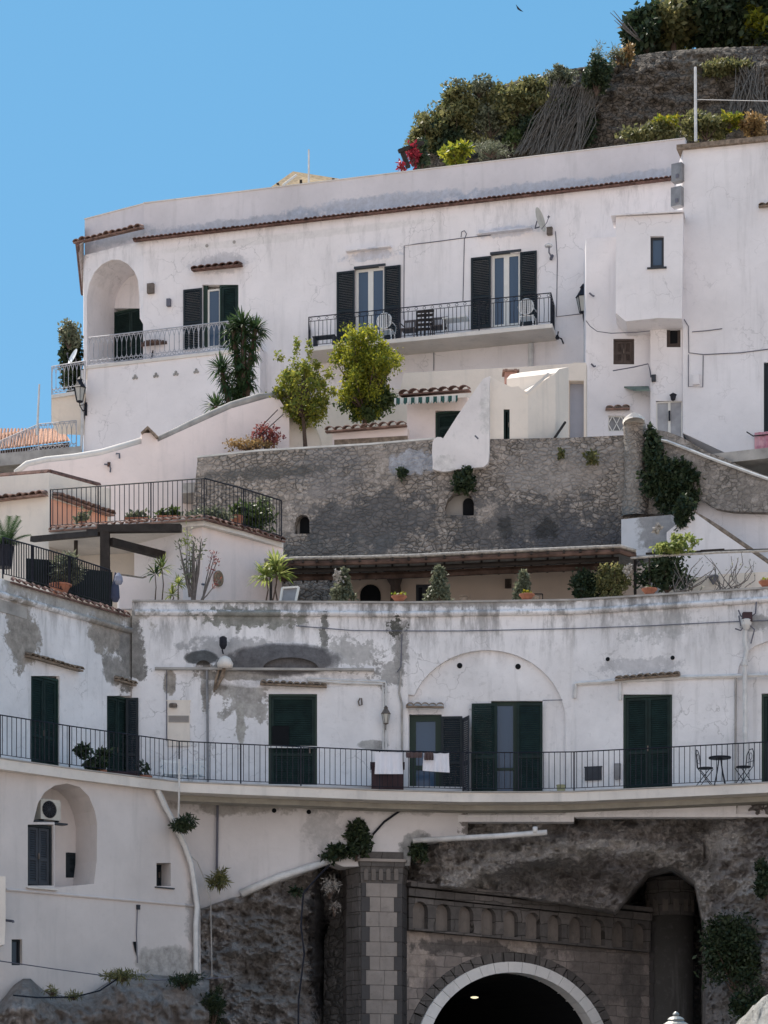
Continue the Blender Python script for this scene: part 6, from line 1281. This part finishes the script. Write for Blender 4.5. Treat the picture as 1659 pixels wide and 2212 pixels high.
for k, (px, y0, hw) in enumerate(((830, 1288, 16), (1180, 1291, 18), (1540, 1270, 18))): pass
box_on('stone_block', 'small stone block on the terrace left of the middle flower bowl', 'block', Wall(900, 66, 1240, 65.8), 994, 1292, 1012, 1304, .2, M_tbrown)
t = thing('small_stand', 'thin framed stand with a basket behind the parapet', 'stand', W(1162, 1304, 66)); mb = MB(); [mb.bar(W(*a, 66), W(*b, 66), .03) for a, b in (((1145, 1304), (1145, 1283)), ((1145, 1283), (1172, 1283)), ((1172, 1283), (1172, 1304)))]; mb.build('frame', M_wood, t); MB().lathe(W(1156, 1302, 66), [(.1, 0), (.13, .15), (.12, .17)], 10).build('basket', M_tbrown, t)

# ---------------- garden trees and yuccas of the upper house ----------------
Yt = 75.6; k_ = Yt/F
def shoots(pts, size):
    def f(mb):
        r = random.Random(9)
        for px, py in pts:
            for j in range(34): leaf(mb, W(px+r.gauss(0, 3), py+r.gauss(0, 6), Yt+r.gauss(0, .05)), size*r.uniform(.7, 1.2), r)
    return f
tree('lemon_tree', 'small lemon tree with thin dark trunk and loose crown in front of the stone wall', W(661, 985, Yt), W(655, 845, Yt), (72*k_, .9, 76*k_), 9000, .085, L_cit, 11, 'lemon trees', clumps=85, tr=.075, cr=.17, extra=shoots([(641, 735), (642, 748), (668, 742), (668, 755), (667, 770), (640, 760), (607, 775), (600, 768)], .11))
big_ = tree('lemon_tree', 'large dense lemon tree with bright yellow green top below the long balcony', W(788, 985, Yt+.6), W(788, 812, Yt+.6), (84*k_, 1.2, 108*k_), 20000, .085, L_lem, 12, 'lemon trees', clumps=150, tr=.10, cr=.18, shell=.25)
lo_, _ = crown(W(795, 868, Yt+.7), (66*k_, .9, 56*k_), 8500, .10, 13, 70, cr=.24, shell=.1); lo_.build('shaded_lower_crown', L_mid, big_)  # darker leaves put in as the shaded bottom of the crown
sm_, _ = crown(W(800, 800, Yt+.9), (52*k_, .6, 70*k_), 4500, .10, 14, 50, cr=.24, shell=.1); sm_.build('shaded_inner_crown', L_mid, big_)  # darker leaves put in as shade within the crown
Yy = 77.3
yucca('tall spiky yucca with a shaggy trunk against the upper house', W(528, 905, Yy), [(W(525, 702, Yy), .62), (W(552, 712, Yy), .6), (W(505, 715, Yy+.2), .55)], 21, L_yuc, 'yuccas below the pale terrace railing', n=110, tr=.12, wd=.06)
yucca('middle yucca leaning left below the pale terrace railing', W(500, 890, Yy-.2), [(W(478, 797, Yy-.2), .6), (W(520, 850, Yy), .5)], 22, L_yuc, 'yuccas below the pale terrace railing', n=95, tr=.1, wd=.055)
yucca('low yucca nearest the stair parapet', W(470, 905, Yy-.4), [(W(466, 878, Yy-.4), .55)], 23, L_yuc, 'yuccas below the pale terrace railing', n=80, tr=.08, skirt=False, wd=.06)
bush('bougainvillea', 'dark red bougainvillea bush in front of the cream vault', 'shrub', W(575, 945, 74.8), (36*74/F, .5, 28*74/F), 800, .08, L_plum, 31, clumps=26)
bush('dry_bush', 'orange dry leaved bush at the foot of the bougainvillea', 'shrub', W(535, 960, 74.4), (58*74/F, .4, 14*74/F), 950, .075, L_dry, 32, clumps=26)
cable('thin cane frame leaning over the vault', [W(548, 938, 74.6), W(600, 885, 74.8)], .015, M_wood, name='cane', cat='cane')
cable('second thin cane leaning over the vault', [W(560, 942, 74.6), W(612, 895, 74.8)], .015, M_wood, name='cane', cat='cane')
# ivy on the stone walls
def wallbush(label, w, px, py, rx, ry, n, size, m, seed, o=.2, name='ivy', cat='ivy', clumps=24, asp=.55):
    k = w.at(px, py).y/F; c = w.at(px, py, o); return bush(name, label, cat, c, (rx*k, .3, ry*k), n, size, m, seed, clumps=clumps, stem=False, asp=asp, cr=.3, shell=.2)
wallbush('large dark ivy mass hanging on the stair parapet below the pillar', R3, 1448, 1045, 66, 64, 7500, .13, L_dark, 131, clumps=60, o=.3)
wallbush('dark ivy strand just right of the stone pillar', R3, 1408, 975, 24, 55, 1800, .13, L_dark, 132, o=.25)
wallbush('ivy tail hanging over the low white stained wall', Wall(1338, 70.2, 1600, 69.6), 1478, 1110, 26, 40, 1600, .13, L_dark, 133, o=.4)
wallbush('round ivy clump above the right arched niche', R2, 1002, 1037, 29, 28, 1700, .11, L_dark, 134)
wallbush('small dark tuft left of the white buttress', R1, 869, 1020, 12, 17, 420, .1, L_dark, 135, clumps=10)
wallbush('dry brown tuft on the upper right of the stone wall', R2, 1276, 990, 20, 13, 380, .1, L_olive, 136, clumps=12)
wallbush('tiny tuft on the stone wall below the round building', R2, 1215, 980, 10, 8, 120, .1, L_olive, 137, clumps=5)

# ---------------- balcony furniture of the middle house ----------------
def onM(px, Y, z=FZ+.003): return Vector((*P2(px, Y), z))
chair('plastic_chair', 'white plastic armchair, left of two in the balcony corner', 'chair', onM(372, 63.9), .3, M_white, 'white plastic chairs on the long balcony')
chair('plastic_chair', 'white plastic armchair beside the drainpipe, right of two in the balcony corner', 'chair', onM(418, 64.0), -.3, M_white, 'white plastic chairs on the long balcony')
bistro_chair('black iron bistro chair left of the round table', onM(1524, 62.9), 1.2, 'iron bistro chairs on the balcony'); bistro_chair('black iron bistro chair right of the round table', onM(1606, 62.7), -1.2, 'iron bistro chairs on the balcony')
t = thing('bistro_table', 'round black bistro table between two iron chairs on the balcony', 'table', onM(1555, 62.9)); p = onM(1555, 62.9); MB().lathe(p+Vector((0, 0, .70)), [(.28, 0), (.29, .02), (.28, .04)], 20).build('tabletop', M_iron, t)
for a in range(4): MB().tube([p+Vector((.03*math.cos(a*1.57+.7), .03*math.sin(a*1.57+.7), .7)), p+Vector((.1*math.cos(a*1.57+.7), .1*math.sin(a*1.57+.7), .35)), p+Vector((.2*math.cos(a*1.57+.7), .2*math.sin(a*1.57+.7), 0))], .014, 5).build('leg', M_iron, t)
def cloth(label, x0, y0, x1, y1, Y0, Y1, m, seed, drop=(0,), name='laundry', cat='laundry'):
    r = random.Random(seed); nx_, nz_ = 24, 12; vs = []
    for j in range(nz_+1):
        for i in range(nx_+1):
            tx, tz = i/nx_, j/nz_; px = x0+(x1-x0)*tx+1.2*math.sin(tz*3+seed)*(.5-tx)*2*tz; py = y0+(y1-y0)*tz+drop[0]*tx*tz+1.6*abs(math.sin(tx*math.pi*3))*(1-tz); Y = Y0+(Y1-Y0)*tx-.12+.03*math.sin(tx*19+seed)*(.3+tz)
            vs.append(W(px, py, Y))
    return MB().add(vs, [(j*(nx_+1)+i, j*(nx_+1)+i+1, (j+1)*(nx_+1)+i+1, (j+1)*(nx_+1)+i) for j in range(nz_) for i in range(nx_)]).build(name, m, None, True, label=label, cat=cat)
cloth('white cloth hung over the rail left of the open green door', 810, 1623, 870, 1672, 63.65, 63.8, M_cloth, 1, name='washing', cat='laundry')
cloth('white cloth with draped corner hung in front of the open green door', 914, 1626, 970, 1665, 63.85, 63.95, M_cloth, 2, (4,), 'washing', 'laundry')
cloth('small dark underwear hung between the two white cloths', 917, 1624, 936, 1642, 63.75, 63.8, M_clothd, 3, (0,), 'washing', 'laundry')
cloth('dark crumpled cloth on the rail right of the first white cloth', 877, 1624, 912, 1637, 63.7, 63.8, M_clothd, 4, (0,), 'washing', 'laundry')
cable('thin line the washing hangs from', [W(800, 1622, 63.5), W(900, 1625, 63.7), W(985, 1626, 63.8)], .008, M_iron, name='clothes_line', cat='clothes line')
tb = thing('covered_bin', 'maroon tarpaulin covered box under the first white cloth', 'box', onM(837, 64.5)); p = onM(837, 64.4); mb = MB(); mb.box(p.x-.42, p.x+.42, p.y-.3, p.y+.3, p.z, p.z+.75); mb.box(p.x-.45, p.x+.45, p.y-.33, p.y+.33, p.z+.7, p.z+.8); mb.build('cover', M_tarp, tb)
wall_lantern('wall_lantern', 'old brass wall lantern between two green doors of the balcony house', M1, 833, 1572, .62, M_brass, arm=.25)
box_on('vent_panel', 'square dark panel on the balcony wall between arch and green door', 'panel', M3, 1264, 1658, 1300, 1686, .05, M_slate)
box_on('wall_cover', 'cream hatch with grille in the balcony corner', 'hatch', M1, 362, 1515, 410, 1612, .05, M_cream); a, b, z0, z1 = M1.rect(364, 1545, 408, 1560, .07); mb = MB(M1.M0()); [mb.box(a, b, -.085, -.065, z0+(z1-z0)*j/6, z0+(z1-z0)*(j+.5)/6) for j in range(6)]; mb.build('grille', M_acg, None, label='grey ventilation grille on the cream hatch in the balcony corner', cat='grille')
bz_ = M1.at(374, 1528, .1); bw = thing('meter_box', 'small grey meter box above the ventilation grille', 'electrical box', bz_); MB().lathe(bz_, [(.1, 0), (.11, .06), (.1, .1)], 8).build('body', M_brass, bw)
# pipes and cables on the balcony house
def pp_(label, w, pts, r=.04, o=.05, m=None, name='pipe', cat='pipe'): return cable(label, [w.at(x, y, o) for x, y in pts], r, m or M_pipe, name=name, cat=cat)
dp = thing('downpipe', 'white downpipe with hopper and bracket near the right end of the balcony house', 'downpipe', M3.at(1610, 1700)); MB().tube([M3.at(x, y, .12) for x, y in ((1612, 1345), (1609, 1385), (1613, 1405), (1609, 1430), (1610, 1705))], .06, 8).build('pipe', M_pipe, dp)
c_ = M3.at(1612, 1352, .15); MB().lathe(c_-Vector((0, 0, .1)), [(.06, 0), (.13, .12), (.15, .25), (.12, .27)], 10).build('hopper', M_pipe, dp); MB().lathe(M3.at(1609, 1438, .12), [(.08, 0), (.08, .1)], 8).build('collar', M_pipe, dp)
t = thing('corner_cable_box', 'dark junction box with curling cables above the downpipe', 'electrical box', M3.at(1613, 1342)); mb = MB(); p = M3.at(1614, 1342, .15); mb.box(p.x-.12, p.x+.12, p.y-.1, p.y+.1, p.z-.02, p.z+.22); mb.build('box', M_tarp, t)
for pts in ([(1613, 1338), (1600, 1330), (1595, 1318)], [(1616, 1338), (1632, 1325), (1634, 1300)], [(1610, 1345), (1600, 1352), (1596, 1330)], [(1617, 1348), (1630, 1360), (1622, 1390)], [(1588, 1358), (1600, 1362), (1610, 1350)]): MB().tube([M3.at(x, y, .16) for x, y in pts], .02, 5).build('loose_cable', M_cable, t)
pp_('white conduit along the wall above the right green door', M3, [(1241, 1508), (1243, 1478), (1250, 1476), (1340, 1471), (1480, 1463), (1600, 1460), (1720, 1458)], .05, .04); pp_('short white conduit dropping to a socket left of the right green door', M3, [(1340, 1472), (1340, 1512)], .045, .05)
pp_('upper white pipe bending down beside the wall lantern', M1, [(663, 1466), (740, 1470), (832, 1473), (834, 1480), (834, 1620)], .03, .05); pp_('lower white pipe bending down to the balcony left of the lantern', M1, [(664, 1470), (740, 1475), (826, 1478), (828, 1500), (828, 1620)], .03, .05)
pp_('long black cable running across the front below the cornice', M1, [(640, 1352), (760, 1362), (868, 1363)], .012, .04, M_cable, 'cable', 'cable'); cable('black cable from the middle arch to the junction box at right', [M2.at(872, 1363, .04), M2.at(1000, 1363, .04), M2.at(1238, 1358, .04), M3.at(1400, 1352, .04), M3.at(1560, 1344, .04), M3.at(1720, 1338, .04)], .012)
pp_('grey drainpipe in the peeling corner of the balcony', M1, [(447, 1446), (448, 1560), (449, 1700)], .035, .08, M_acg); pp_('thin dark cable down the corner of the cream hatch', M1, [(360, 1446), (360, 1600)], .012, .03, M_cable, 'cable', 'cable')
pp_('pinkish grey pipe down the wall between lantern and arch', M1, [(866, 1450), (862, 1495), (868, 1520), (869, 1700)], .03, .05, M_concrete); pp_('dark hanging roots and cable under the parapet stain', M1, [(868, 1370), (866, 1440), (858, 1452)], .014, .04, M_cable, 'cable', 'cable')
pp_('brown painted pipe left of the downpipe', M3, [(1589, 1460), (1588, 1705)], .03, .04, M_concrete); pp_('thin cable from the arch corner to the conduit end', M2, [(1172, 1513), (1215, 1512)], .012, .0, M_cable, 'cable', 'cable')
t = thing('plaster_lamp', 'black spotlight on the ledge of the peeling wall', 'lamp', M1.at(482, 1408)); MB().lathe(M1.at(482, 1402, .3), [(.05, 0), (.1, .1), (.1, .3), (.03, .34)], 8).build('head', M_iron, t); MB().tube([M1.at(482, 1412), M1.at(480, 1404, .3)], .02, 5).build('arm', M_iron, t)
mb = MB(); mb.tube([M1.at(x, y, .1) for x, y in ((487, 1436), (480, 1460), (465, 1490))], [.04, .07, .03], 6); mb.tube([M1.at(x, y, .08) for x, y in ((475, 1440), (467, 1465), (462, 1495))], [.03, .05, .02], 6); mb.build('root_lump', M_tbrown, None, True, label='brown hanging root under the plaster urn on the peeling wall', cat='root')
t = thing('wall_hook', 'white looped hook on the wall left of the lantern', 'hook', M1.at(777, 1520)); MB().tube([M1.at(x, y, .06) for x, y in ((778, 1508), (774, 1515), (776, 1524), (782, 1522), (781, 1508))], .02, 5).build('loop', M_brass, t)
ex = planter('potted_shrub', 'dark bushy shrub in a brown trough behind the left part of the long railing', onM(200, 62.2), .35, .28, L_dark, 141, fs=.13, fn=900, fr=(.46, .3, .42), shape='box'); 
ex = planter('flower_pot', 'thin leggy plant in a pot behind the railing right of the corner door', onM(311, 63.2), .2, .3, L_dark, 142, fs=.1, fn=110, fr=(.24, .2, .3)); planter('planter_trough', 'long maroon trough in front of the corner green door', onM(255, 62.8), .5, .34, L_dark, 143, fs=.08, fn=10, fr=(.3, .1, .05), shape='box')
for c_ in bpy.data.objects['planter_trough'].children:
    if c_.name.startswith('pot'): c_.data.materials[0] = M_tarp
t = thing('bucket', 'small yellowish bucket at the foot of the wall beside the arch', 'bucket', onM(1212, 64.6)); MB().lathe(onM(1212, 64.6), [(.09, 0), (.12, .26), (.13, .28), (.11, .28)], 12).build('body', simple('yellowish_plastic', (.40, .38, .22), .6), t)
box_on('wall_heater', 'narrow grey box on the wall left of the right green door', 'box', M3, 1329, 1652, 1341, 1684, .1, M_acg)
# ---------------- cliff and lower wall details ----------------
pp_('thick white pipe running diagonally down the lower left wall', LL, [(340, 1705), (355, 1740), (375, 1775), (400, 1830), (414, 1870), (421, 1920), (426, 1960), (423, 2000), (424, 2105)], .075, .12)
cable('thin grey pipe beside the diagonal white pipe', [W(352, 1770, 62.6), W(402, 1840, 62.7), (W(426, 1862, 62.8)), W(438, 1890, 62.9), W(455, 1945, 63), W(458, 2110, 63)], .016, M_concrete, name='pipe', cat='pipe')
cable('black drainpipe down the pale wall under the balcony', [W5.at(470, 1722, .08), W5.at(468, 1880, .08)], .035, M_cable, name='pipe', cat='pipe')
cable('white conduit crossing the balcony edge beside the corner chairs', [W(387, 1640, 62.1), W(387, 1700, 62.1), W(385, 1775, 62.4)], .025, M_pipe, name='pipe', cat='pipe')
mb = MB(); mb.tube([W5.at(x, y, .12) for x, y in ((520, 1931), (600, 1896), (716, 1858))], [.11, .10, .09], 8); mb.build('pipe', M_pipe, None, True, label='thick white pipe slanting up towards the stone turret', cat='pipe')
mb = MB(); mb.tube([W5.at(892, 1816, .25), W(1080, 1806, 64.4), W(1182, 1798, 64.3)], .075, 8); mb.tube([W(1156, 1800, 64.3), W(1156, 1786, 64.3)], .07, 8); mb.build('pipe', M_pipe, None, True, label='thick white pipe lying on the rock right of the turret', cat='pipe')
cable('black cable on the wall from the turret bush up to the right', [W5.at(805, 1803, .05), W5.at(830, 1775, .05), W5.at(872, 1746, .05)], .03, M_iron)
cable('long black cable hanging down the dark rock left of the turret', [W(712, 1868, 64.2), W(690, 1890, 63.8), W(655, 1930, 63.6), W(650, 2000, 63.4), W(657, 2060, 63.2), W(645, 2160, 63.0), W(643, 2320, 62.8)], .025, M_iron)
cable('thin wire stretched low across the lower left wall', [W(-20, 2073, 58), W(130, 2095, 59.5), W(258, 2112, 60.5), W(340, 2117, 61), W(440, 2115, 61.6), W(500, 2110, 62)], .014)
cable('black cable sagging over the rock under the lower left wall', [W(28, 2150, 58), W(80, 2155, 58.2), W(160, 2154, 58.6), W(215, 2140, 59), W(260, 2110, 59.6)], .02, M_iron)
cable('thin vertical cable on the lower left wall', [LL.at(297, 1955, .03), LL.at(295, 2020, .03), LL.at(297, 2080, .03)], .012); box_on('cable_box', 'tiny dark box on the thin cable of the lower left wall', 'electrical box', LL, 294, 1957, 300, 1965, .06, M_slate)
mb = MB(); mb.add([LL.at(287, 2034, .03), LL.at(294, 2034, .03), LL.at(295, 2066, .03), LL.at(291, 2052, .03)], [(3, 2, 1, 0)]); mb.build('drain_hole', M_dark, None, label='dark wedge shaped drain hole at the bottom of the lower left wall', cat='drain')
t = thing('wall_pipe_stub', 'dark horizontal pipe stub at the left edge of the lower wall', 'pipe', LL.at(12, 1990)); MB().tube([LL.at(12, 1988, .05), LL.at(28, 1990, .3), LL.at(29, 1993, .3)], .035, 6).build('pipe', M_cable, t)
def cliffbush(label, px, py, Y, rx, ry, n, m, seed, size=.12, name='wild_bush', asp=.45, clumps=26):
    k = Y/F; return bush(name, label, 'bush', W(px, py, Y), (rx*k*1.2, .4, ry*k*1.2), int(n*1.2), size, m, seed, clumps=clumps, asp=asp, cr=(.32 if rx > 40 else .22), shell=.15, stem=True)
cliffbush('dark green fig bush growing above the stone turret', 768, 1808, 64.6, 32, 44, 2600, L_dark, 151); cliffbush('left foot of the dark bush above the turret', 722, 1842, 64.5, 30, 16, 900, L_dark, 152)
cliffbush('dark tuft right of the turret cap', 903, 1840, 64.9, 20, 20, 800, L_dark, 153); cliffbush('dark fern tuft growing from the diagonal white pipe', 396, 1776, 62.0, 24, 20, 900, L_dark, 154, asp=.25)
cliffbush('dry grassy tuft at the corner where pipe meets rock', 475, 1902, 63.4, 22, 18, 420, L_olive, 155, .17, asp=.15)
cliffbush('sunlit straw coloured twigs beside the turret', 712, 1915, 64.6, 24, 22, 260, M_reed, 156, .12, asp=.12); cliffbush('pale twigs lower down beside the turret', 722, 1958, 64.9, 14, 18, 120, M_reed, 157, .1, asp=.12)
cliffbush('large dark bush on the cliff at the lower right', 1585, 2060, 63.6, 62, 72, 6500, L_dark, 158, clumps=60); cliffbush('dark bush cut by the right edge of the cliff', 1655, 1890, 62.6, 24, 50, 1800, L_dark, 159); cliffbush('dark growth at the foot of the cliff on the right', 1625, 2180, 62.8, 44, 45, 2200, L_dark, 160)
cliffbush('dry scrub along the rock edge under the thin cable', 265, 2108, 59.6, 42, 10, 520, L_olive, 161, .14, asp=.15); cliffbush('small scrub on the rock near the lower left', 112, 2143, 58.6, 18, 7, 110, L_olive, 162, asp=.15); cliffbush('scrub tuft on the rock left of centre', 160, 2150, 58.8, 22, 8, 150, L_olive, 163, .12, asp=.15)
cliffbush('dark scrub at the foot of the white pipe', 395, 2118, 61.4, 38, 18, 800, L_dark, 164, asp=.2); cliffbush('dark hanging scrub between rock outcrop and cliff', 460, 2165, 62, 26, 50, 1500, L_dark, 165, asp=.2); cliffbush('dark creeper on the rock edge below the slanting pipe', 640, 1925, 64.4, 12, 8, 120, L_dark, 166)
# ---------------- terrace wall, canes and trees at the top right ----------------
HW = 93.0; tops = [(895, 345), (905, 285), (930, 262), (960, 235), (1000, 210), (1040, 196), (1075, 186), (1110, 176), (1160, 168), (1200, 152), (1260, 145), (1300, 138), (1350, 124), (1420, 112), (1520, 104), (1620, 100), (1760, 98)]
def hw(px, py):
    t = interp(tops, px); y = t+(py-0)*(420-t); d = min(1, py*6)
    Y = HW-1.2*(1-(1-d)**2)*.4+interp([(895, 3), (1000, 1), (1200, 0), (1760, -1)], px)-fb((px*.02, y*.03, 4))*.35-fb((px*.09, y*.13, 6))*.16
    return W(px, y-2.5*noise.noise(Vector((px*.12, 3, 0)))*(1-d), Y)
hwm = sheet(hw, lin(895, 1760, 260), lin(0, 1, 70)); tw = thing('stone_terrace_wall', 'dark dry stone terrace wall on the hill above the white roof', 'wall', W(1300, 420, 93)); hwm.build('wall', M_hill, tw, True)
def htop(x, y):
    px = CX+F*x/y; t = interp(tops, CX+F*x/HW); z = W(0, t, HW).z-.12
    return Vector((x, y, z+(y-HW)*.05))
struct(sheet(htop, lin((905-CX)*HW/F, (1760-CX)*HW/F, 60), lin(HW+.1, HW+22, 8)), 'hilltop', hill_m)
def hb(label, px, py, rx, ry, n, m, seed, size=.2, Y=91.6, name='hill_bush', cat='bush', asp=.5, clumps=26, **k):
    s = Y/F; return bush(name, label, cat, W(px, py, Y), (rx*s*1.18, .8, ry*s*1.18), int(n*1.25), size*.92, m, seed, clumps=int(clumps*1.3), asp=asp, cr=.27, shell=.15, **k)
hb('olive green scrub at the left end of the terrace wall', 925, 280, 40, 38, 3000, L_olive, 171, .17); hb('tall olive scrub spilling over the terrace wall', 985, 240, 50, 50, 4200, L_olive, 172, .17, clumps=36); hb('dark shrub under the left end of the terrace wall', 970, 300, 55, 30, 2600, L_dark, 173, .17)
hb('upper scrub on the sloping wall top', 1035, 190, 34, 18, 900, L_grey, 174, .15); hb('dark scrub hanging on the wall left of the canes', 1110, 225, 75, 42, 4200, L_olive, 175, .16, clumps=40); hb('sparse twiggy plant on the wall top against the sky', 1000, 190, 38, 16, 350, L_grey, 176, .13, clumps=12)
hb('round dark green bush bulging over the wall top', 1288, 165, 30, 36, 4200, L_dark, 177, .13, Y=91.2, clumps=50); hb('wispy grass tufts on the wall top', 1290, 118, 24, 26, 300, L_grey, 178, .16, asp=.12, clumps=14); hb('feathery shrub on the wall top left of the trees', 1335, 118, 26, 14, 380, L_grey, 179, .16, asp=.2, clumps=12)
hb('dark shadowy scrub behind the leaning canes', 1235, 255, 50, 60, 3200, L_dark, 180, .16, Y=92); hb('small green shrub low beside the canes', 1110, 300, 20, 16, 500, L_mid, 181, .14)
hb('dry spiky scrub between wall and white parapet', 1060, 326, 60, 12, 900, L_grey, 182, .16, Y=89, asp=.15); hb('yellow green shrub on the roof edge beside the crimson flowers', 985, 332, 32, 22, 1100, L_lem, 183, .17, Y=86, name='yellow_shrub'); 
hb('crimson bougainvillea at the corner of the roof', 892, 334, 12, 22, 380, L_red, 184, .14, Y=85.4, name='bougainvillea', clumps=16); hb('crimson flowers spilling on the parapet', 868, 360, 12, 6, 120, L_red, 185, .12, Y=84.6, name='bougainvillea', clumps=8); hb('dark leaves behind the crimson flowers', 912, 338, 18, 28, 700, L_dark, 186, .15, Y=86)
t = thing('timber_arm', 'weathered timber bracket among the crimson flowers', 'timber', W(880, 360, 85.2)); MB().bar(W(861, 327, 85), W(915, 308, 85.2), .12).build('arm', M_wood, t); MB().bar(W(882, 362, 85.1), W(868, 325, 85.1), .16).build('strut', M_wood, t)
for (px, py, rx, ry, m_, sd, lab) in ((1400, 290, 70, 18, L_olive, 191, 'low green hedge along the roof below the terrace wall'), (1525, 275, 60, 24, L_olive, 192, 'green hedge behind the tall white pole'), (1575, 262, 24, 14, M_gold, 193, 'yellow flowering top of the hedge'), (1630, 278, 34, 24, L_dry, 194, 'dry orange hedge at the right edge'), (1440, 270, 30, 10, M_gold, 195, 'yellowish sprays on the low hedge')):
    hb(lab, px, py, rx, ry, 2200 if m_ in (L_olive, L_dry) else 700, m_, sd, .15, Y=88.5, name='hedge_plant')
for k_2, (px, py, rx, ry, m_, lab) in enumerate(((1150, 190, 44, 22, L_olive, 'olive scrub on the wall top above the left cane sheaf'), (1210, 165, 40, 18, L_grey, 'grey scrub on the wall top above the canes'), (1060, 260, 46, 34, L_grey, 'olive scrub covering the wall between the shrubs and the canes'), (1000, 300, 56, 28, L_olive, 'olive scrub low on the wall behind the yellow green shrub'), (1130, 280, 50, 36, L_dark, 'dark scrub at the foot of the left cane sheaf'), (1350, 118, 20, 10, L_dry, 'dry straw coloured tuft on the wall top'), (1560, 150, 60, 16, L_olive, 'creeper hanging over the wall top on the right'), (900, 310, 22, 30, L_olive, 'olive scrub at the very left end of the terrace wall'))):
    hb(lab, px, py, rx, ry, int(26*rx*1.6), m_, 220+k_2, .14, Y=91.8)
def canes(label, pts, n, spread, seed, r0=.022):
    r = random.Random(seed); (x0, y0), (x1, y1) = pts; t = thing('cane_bundle', label, 'cane bundle', W(x0, y0, 91)); mb = MB()
    for k in range(n):
        a = x0+r.uniform(-spread, spread); b = x1+r.uniform(-spread, spread)*.55; h = r.uniform(-22, 25); mb.tube([W(a, y0+r.uniform(-4, 6), 90.6+r.random()*.6), W((a+b)/2+r.gauss(0, 7), (y0+y1+h)/2+r.gauss(0, 8), 90.9+r.random()*.5), W(b+r.gauss(0, 8), y1+h*1.3, 91.4)], [r0, r0, r0*.6], 4)
    mb.build('canes', M_cane, t)
canes('grey canes leaning against the terrace wall, left sheaf', ((1160, 330), (1208, 195)), 95, 50, 1, .017); canes('grey canes leaning against the terrace wall, right sheaf', ((1215, 330), (1272, 190)), 70, 40, 2, .017); canes('upright canes stacked on the wall at the right edge', ((1620, 250), (1625, 165)), 80, 48, 3, .025)
Yq = 96.5; kq = Yq/F
def toptree(label, px, py, rx, ry, n, m, seed, size=.26, **k): return tree('evergreen_tree', label, W(px, 118, Yq), W(px, py+12, Yq), (rx*kq, 1.8, ry*kq), n, size, m, seed, 'trees on the hilltop', tr=.14, **k)
toptree('dark evergreen at the left end of the hilltop trees', 1400, 60, 48, 62, 5000, L_dark, 201, clumps=40, cr=.28); toptree('yellow green crowned tree in front on the hilltop', 1455, 38, 62, 50, 4200, L_olive, 202, clumps=40, cr=.26)
toptree('tall dark tree behind, in the middle of the hilltop', 1540, 20, 75, 90, 8000, L_dark, 203, clumps=50, cr=.3); toptree('bright small tree on the right of the hilltop', 1622, 55, 34, 40, 2400, L_lem, 204, clumps=26, cr=.28); toptree('dark tree cut by the top right corner', 1650, 10, 70, 90, 6500, L_dark, 205, clumps=40, cr=.3)
thin_plant('bare_twigs', 'bare twigs sticking out left of the hilltop trees', W(1385, 90, 95.5), W(1345, 25, 95.5), 5, .5, L_grey, 206, .1, 1, 'twigs', .022)
# ---------------- foreground ----------------
fin_ = thing('lamp_post', 'ornate grey lamp post finial at the bottom right, lit by the sun', 'lamp post', W(1460, 2500+CZ*F/48, 48)); b_ = W(1460, 2212, 48); b_.z = 0; zt = W(1460, 2188, 48).z
M_fin = simple('pale_cast_metal', (.30, .30, .29), .45, .2, 6, .5)
MB().lathe(b_, [(.16, 0), (.14, .3), (.07, .5), (.06, zt-1.0), (.22, zt-.95), (.30, zt-.30), (.33, zt-.27)], 12).build('post', M_fin, fin_); MB().lathe(b_, [(.24, zt-.27), (.25, zt-.22), (.15, zt-.16), (.17, zt-.13), (.13, zt-.09), (.05, zt-.06), (.07, zt-.03), (.05, zt+.0), (.01, zt+.03)], 16).build('finial', M_fin, fin_)
rk = MB(); M_fr = rockmat('sunlit_pale_rock', (.52, .50, .46), (.66, .64, .60))
def fr_(px, t): 
    y0 = interp([(1560, 2250), (1600, 2212), (1630, 2178), (1659, 2148), (1760, 2080)], px)
    Y = 42+4.0*(1-t)-1.5*(1-t)**2; p = W(px, y0, 42); return Vector((p.x*Y/42, Y, p.z*(t if 1 else 0)+0))+Vector((0, 0, .18*fb((px*.03, t*9, 1))*t))
v = []; xs_ = lin(1540, 1800, 60)
def frk(px, t):
    y0 = interp([(1540, 2275), (1560, 2255), (1600, 2212), (1630, 2178), (1659, 2148), (1760, 2080), (1800, 2070)], px)+4*noise.noise(Vector((px*.15, 0, 0)))
    p = W(px, y0, 44)
    if t <= 1: return Vector((p.x*(1-.09*(1-t)), 44-4.6*(1-t), p.z*t-.3*(1-t)-.0))+Vector((0, .12*fb((px*.05, t*14, 2)), 0))
    return Vector((p.x, 44+(t-1)*3, p.z+.05-(t-1)*.3+.05*fb((px*.05, t*9, 3))))
struct(sheet(frk, xs_, lin(0, 1, 40)+[1.2, 1.5, 2]), 'foreground_rock', M_fr, smooth=True)
# a bird high in the sky
bd = W(1122, 18, 70); MB().add([bd, bd+Vector((-.1, .05, .14)), bd+Vector((-.05, .1, .02)), bd+Vector((.12, .05, -.08)), bd+Vector((.03, .1, -.03)), bd+Vector((.02, 0, -.05))], [(0, 1, 2), (0, 3, 4), (0, 2, 4), (0, 5, 1), (0, 5, 3)]).build('bird', M_iron, None, label='tiny dark bird flying in the blue sky', cat='bird')
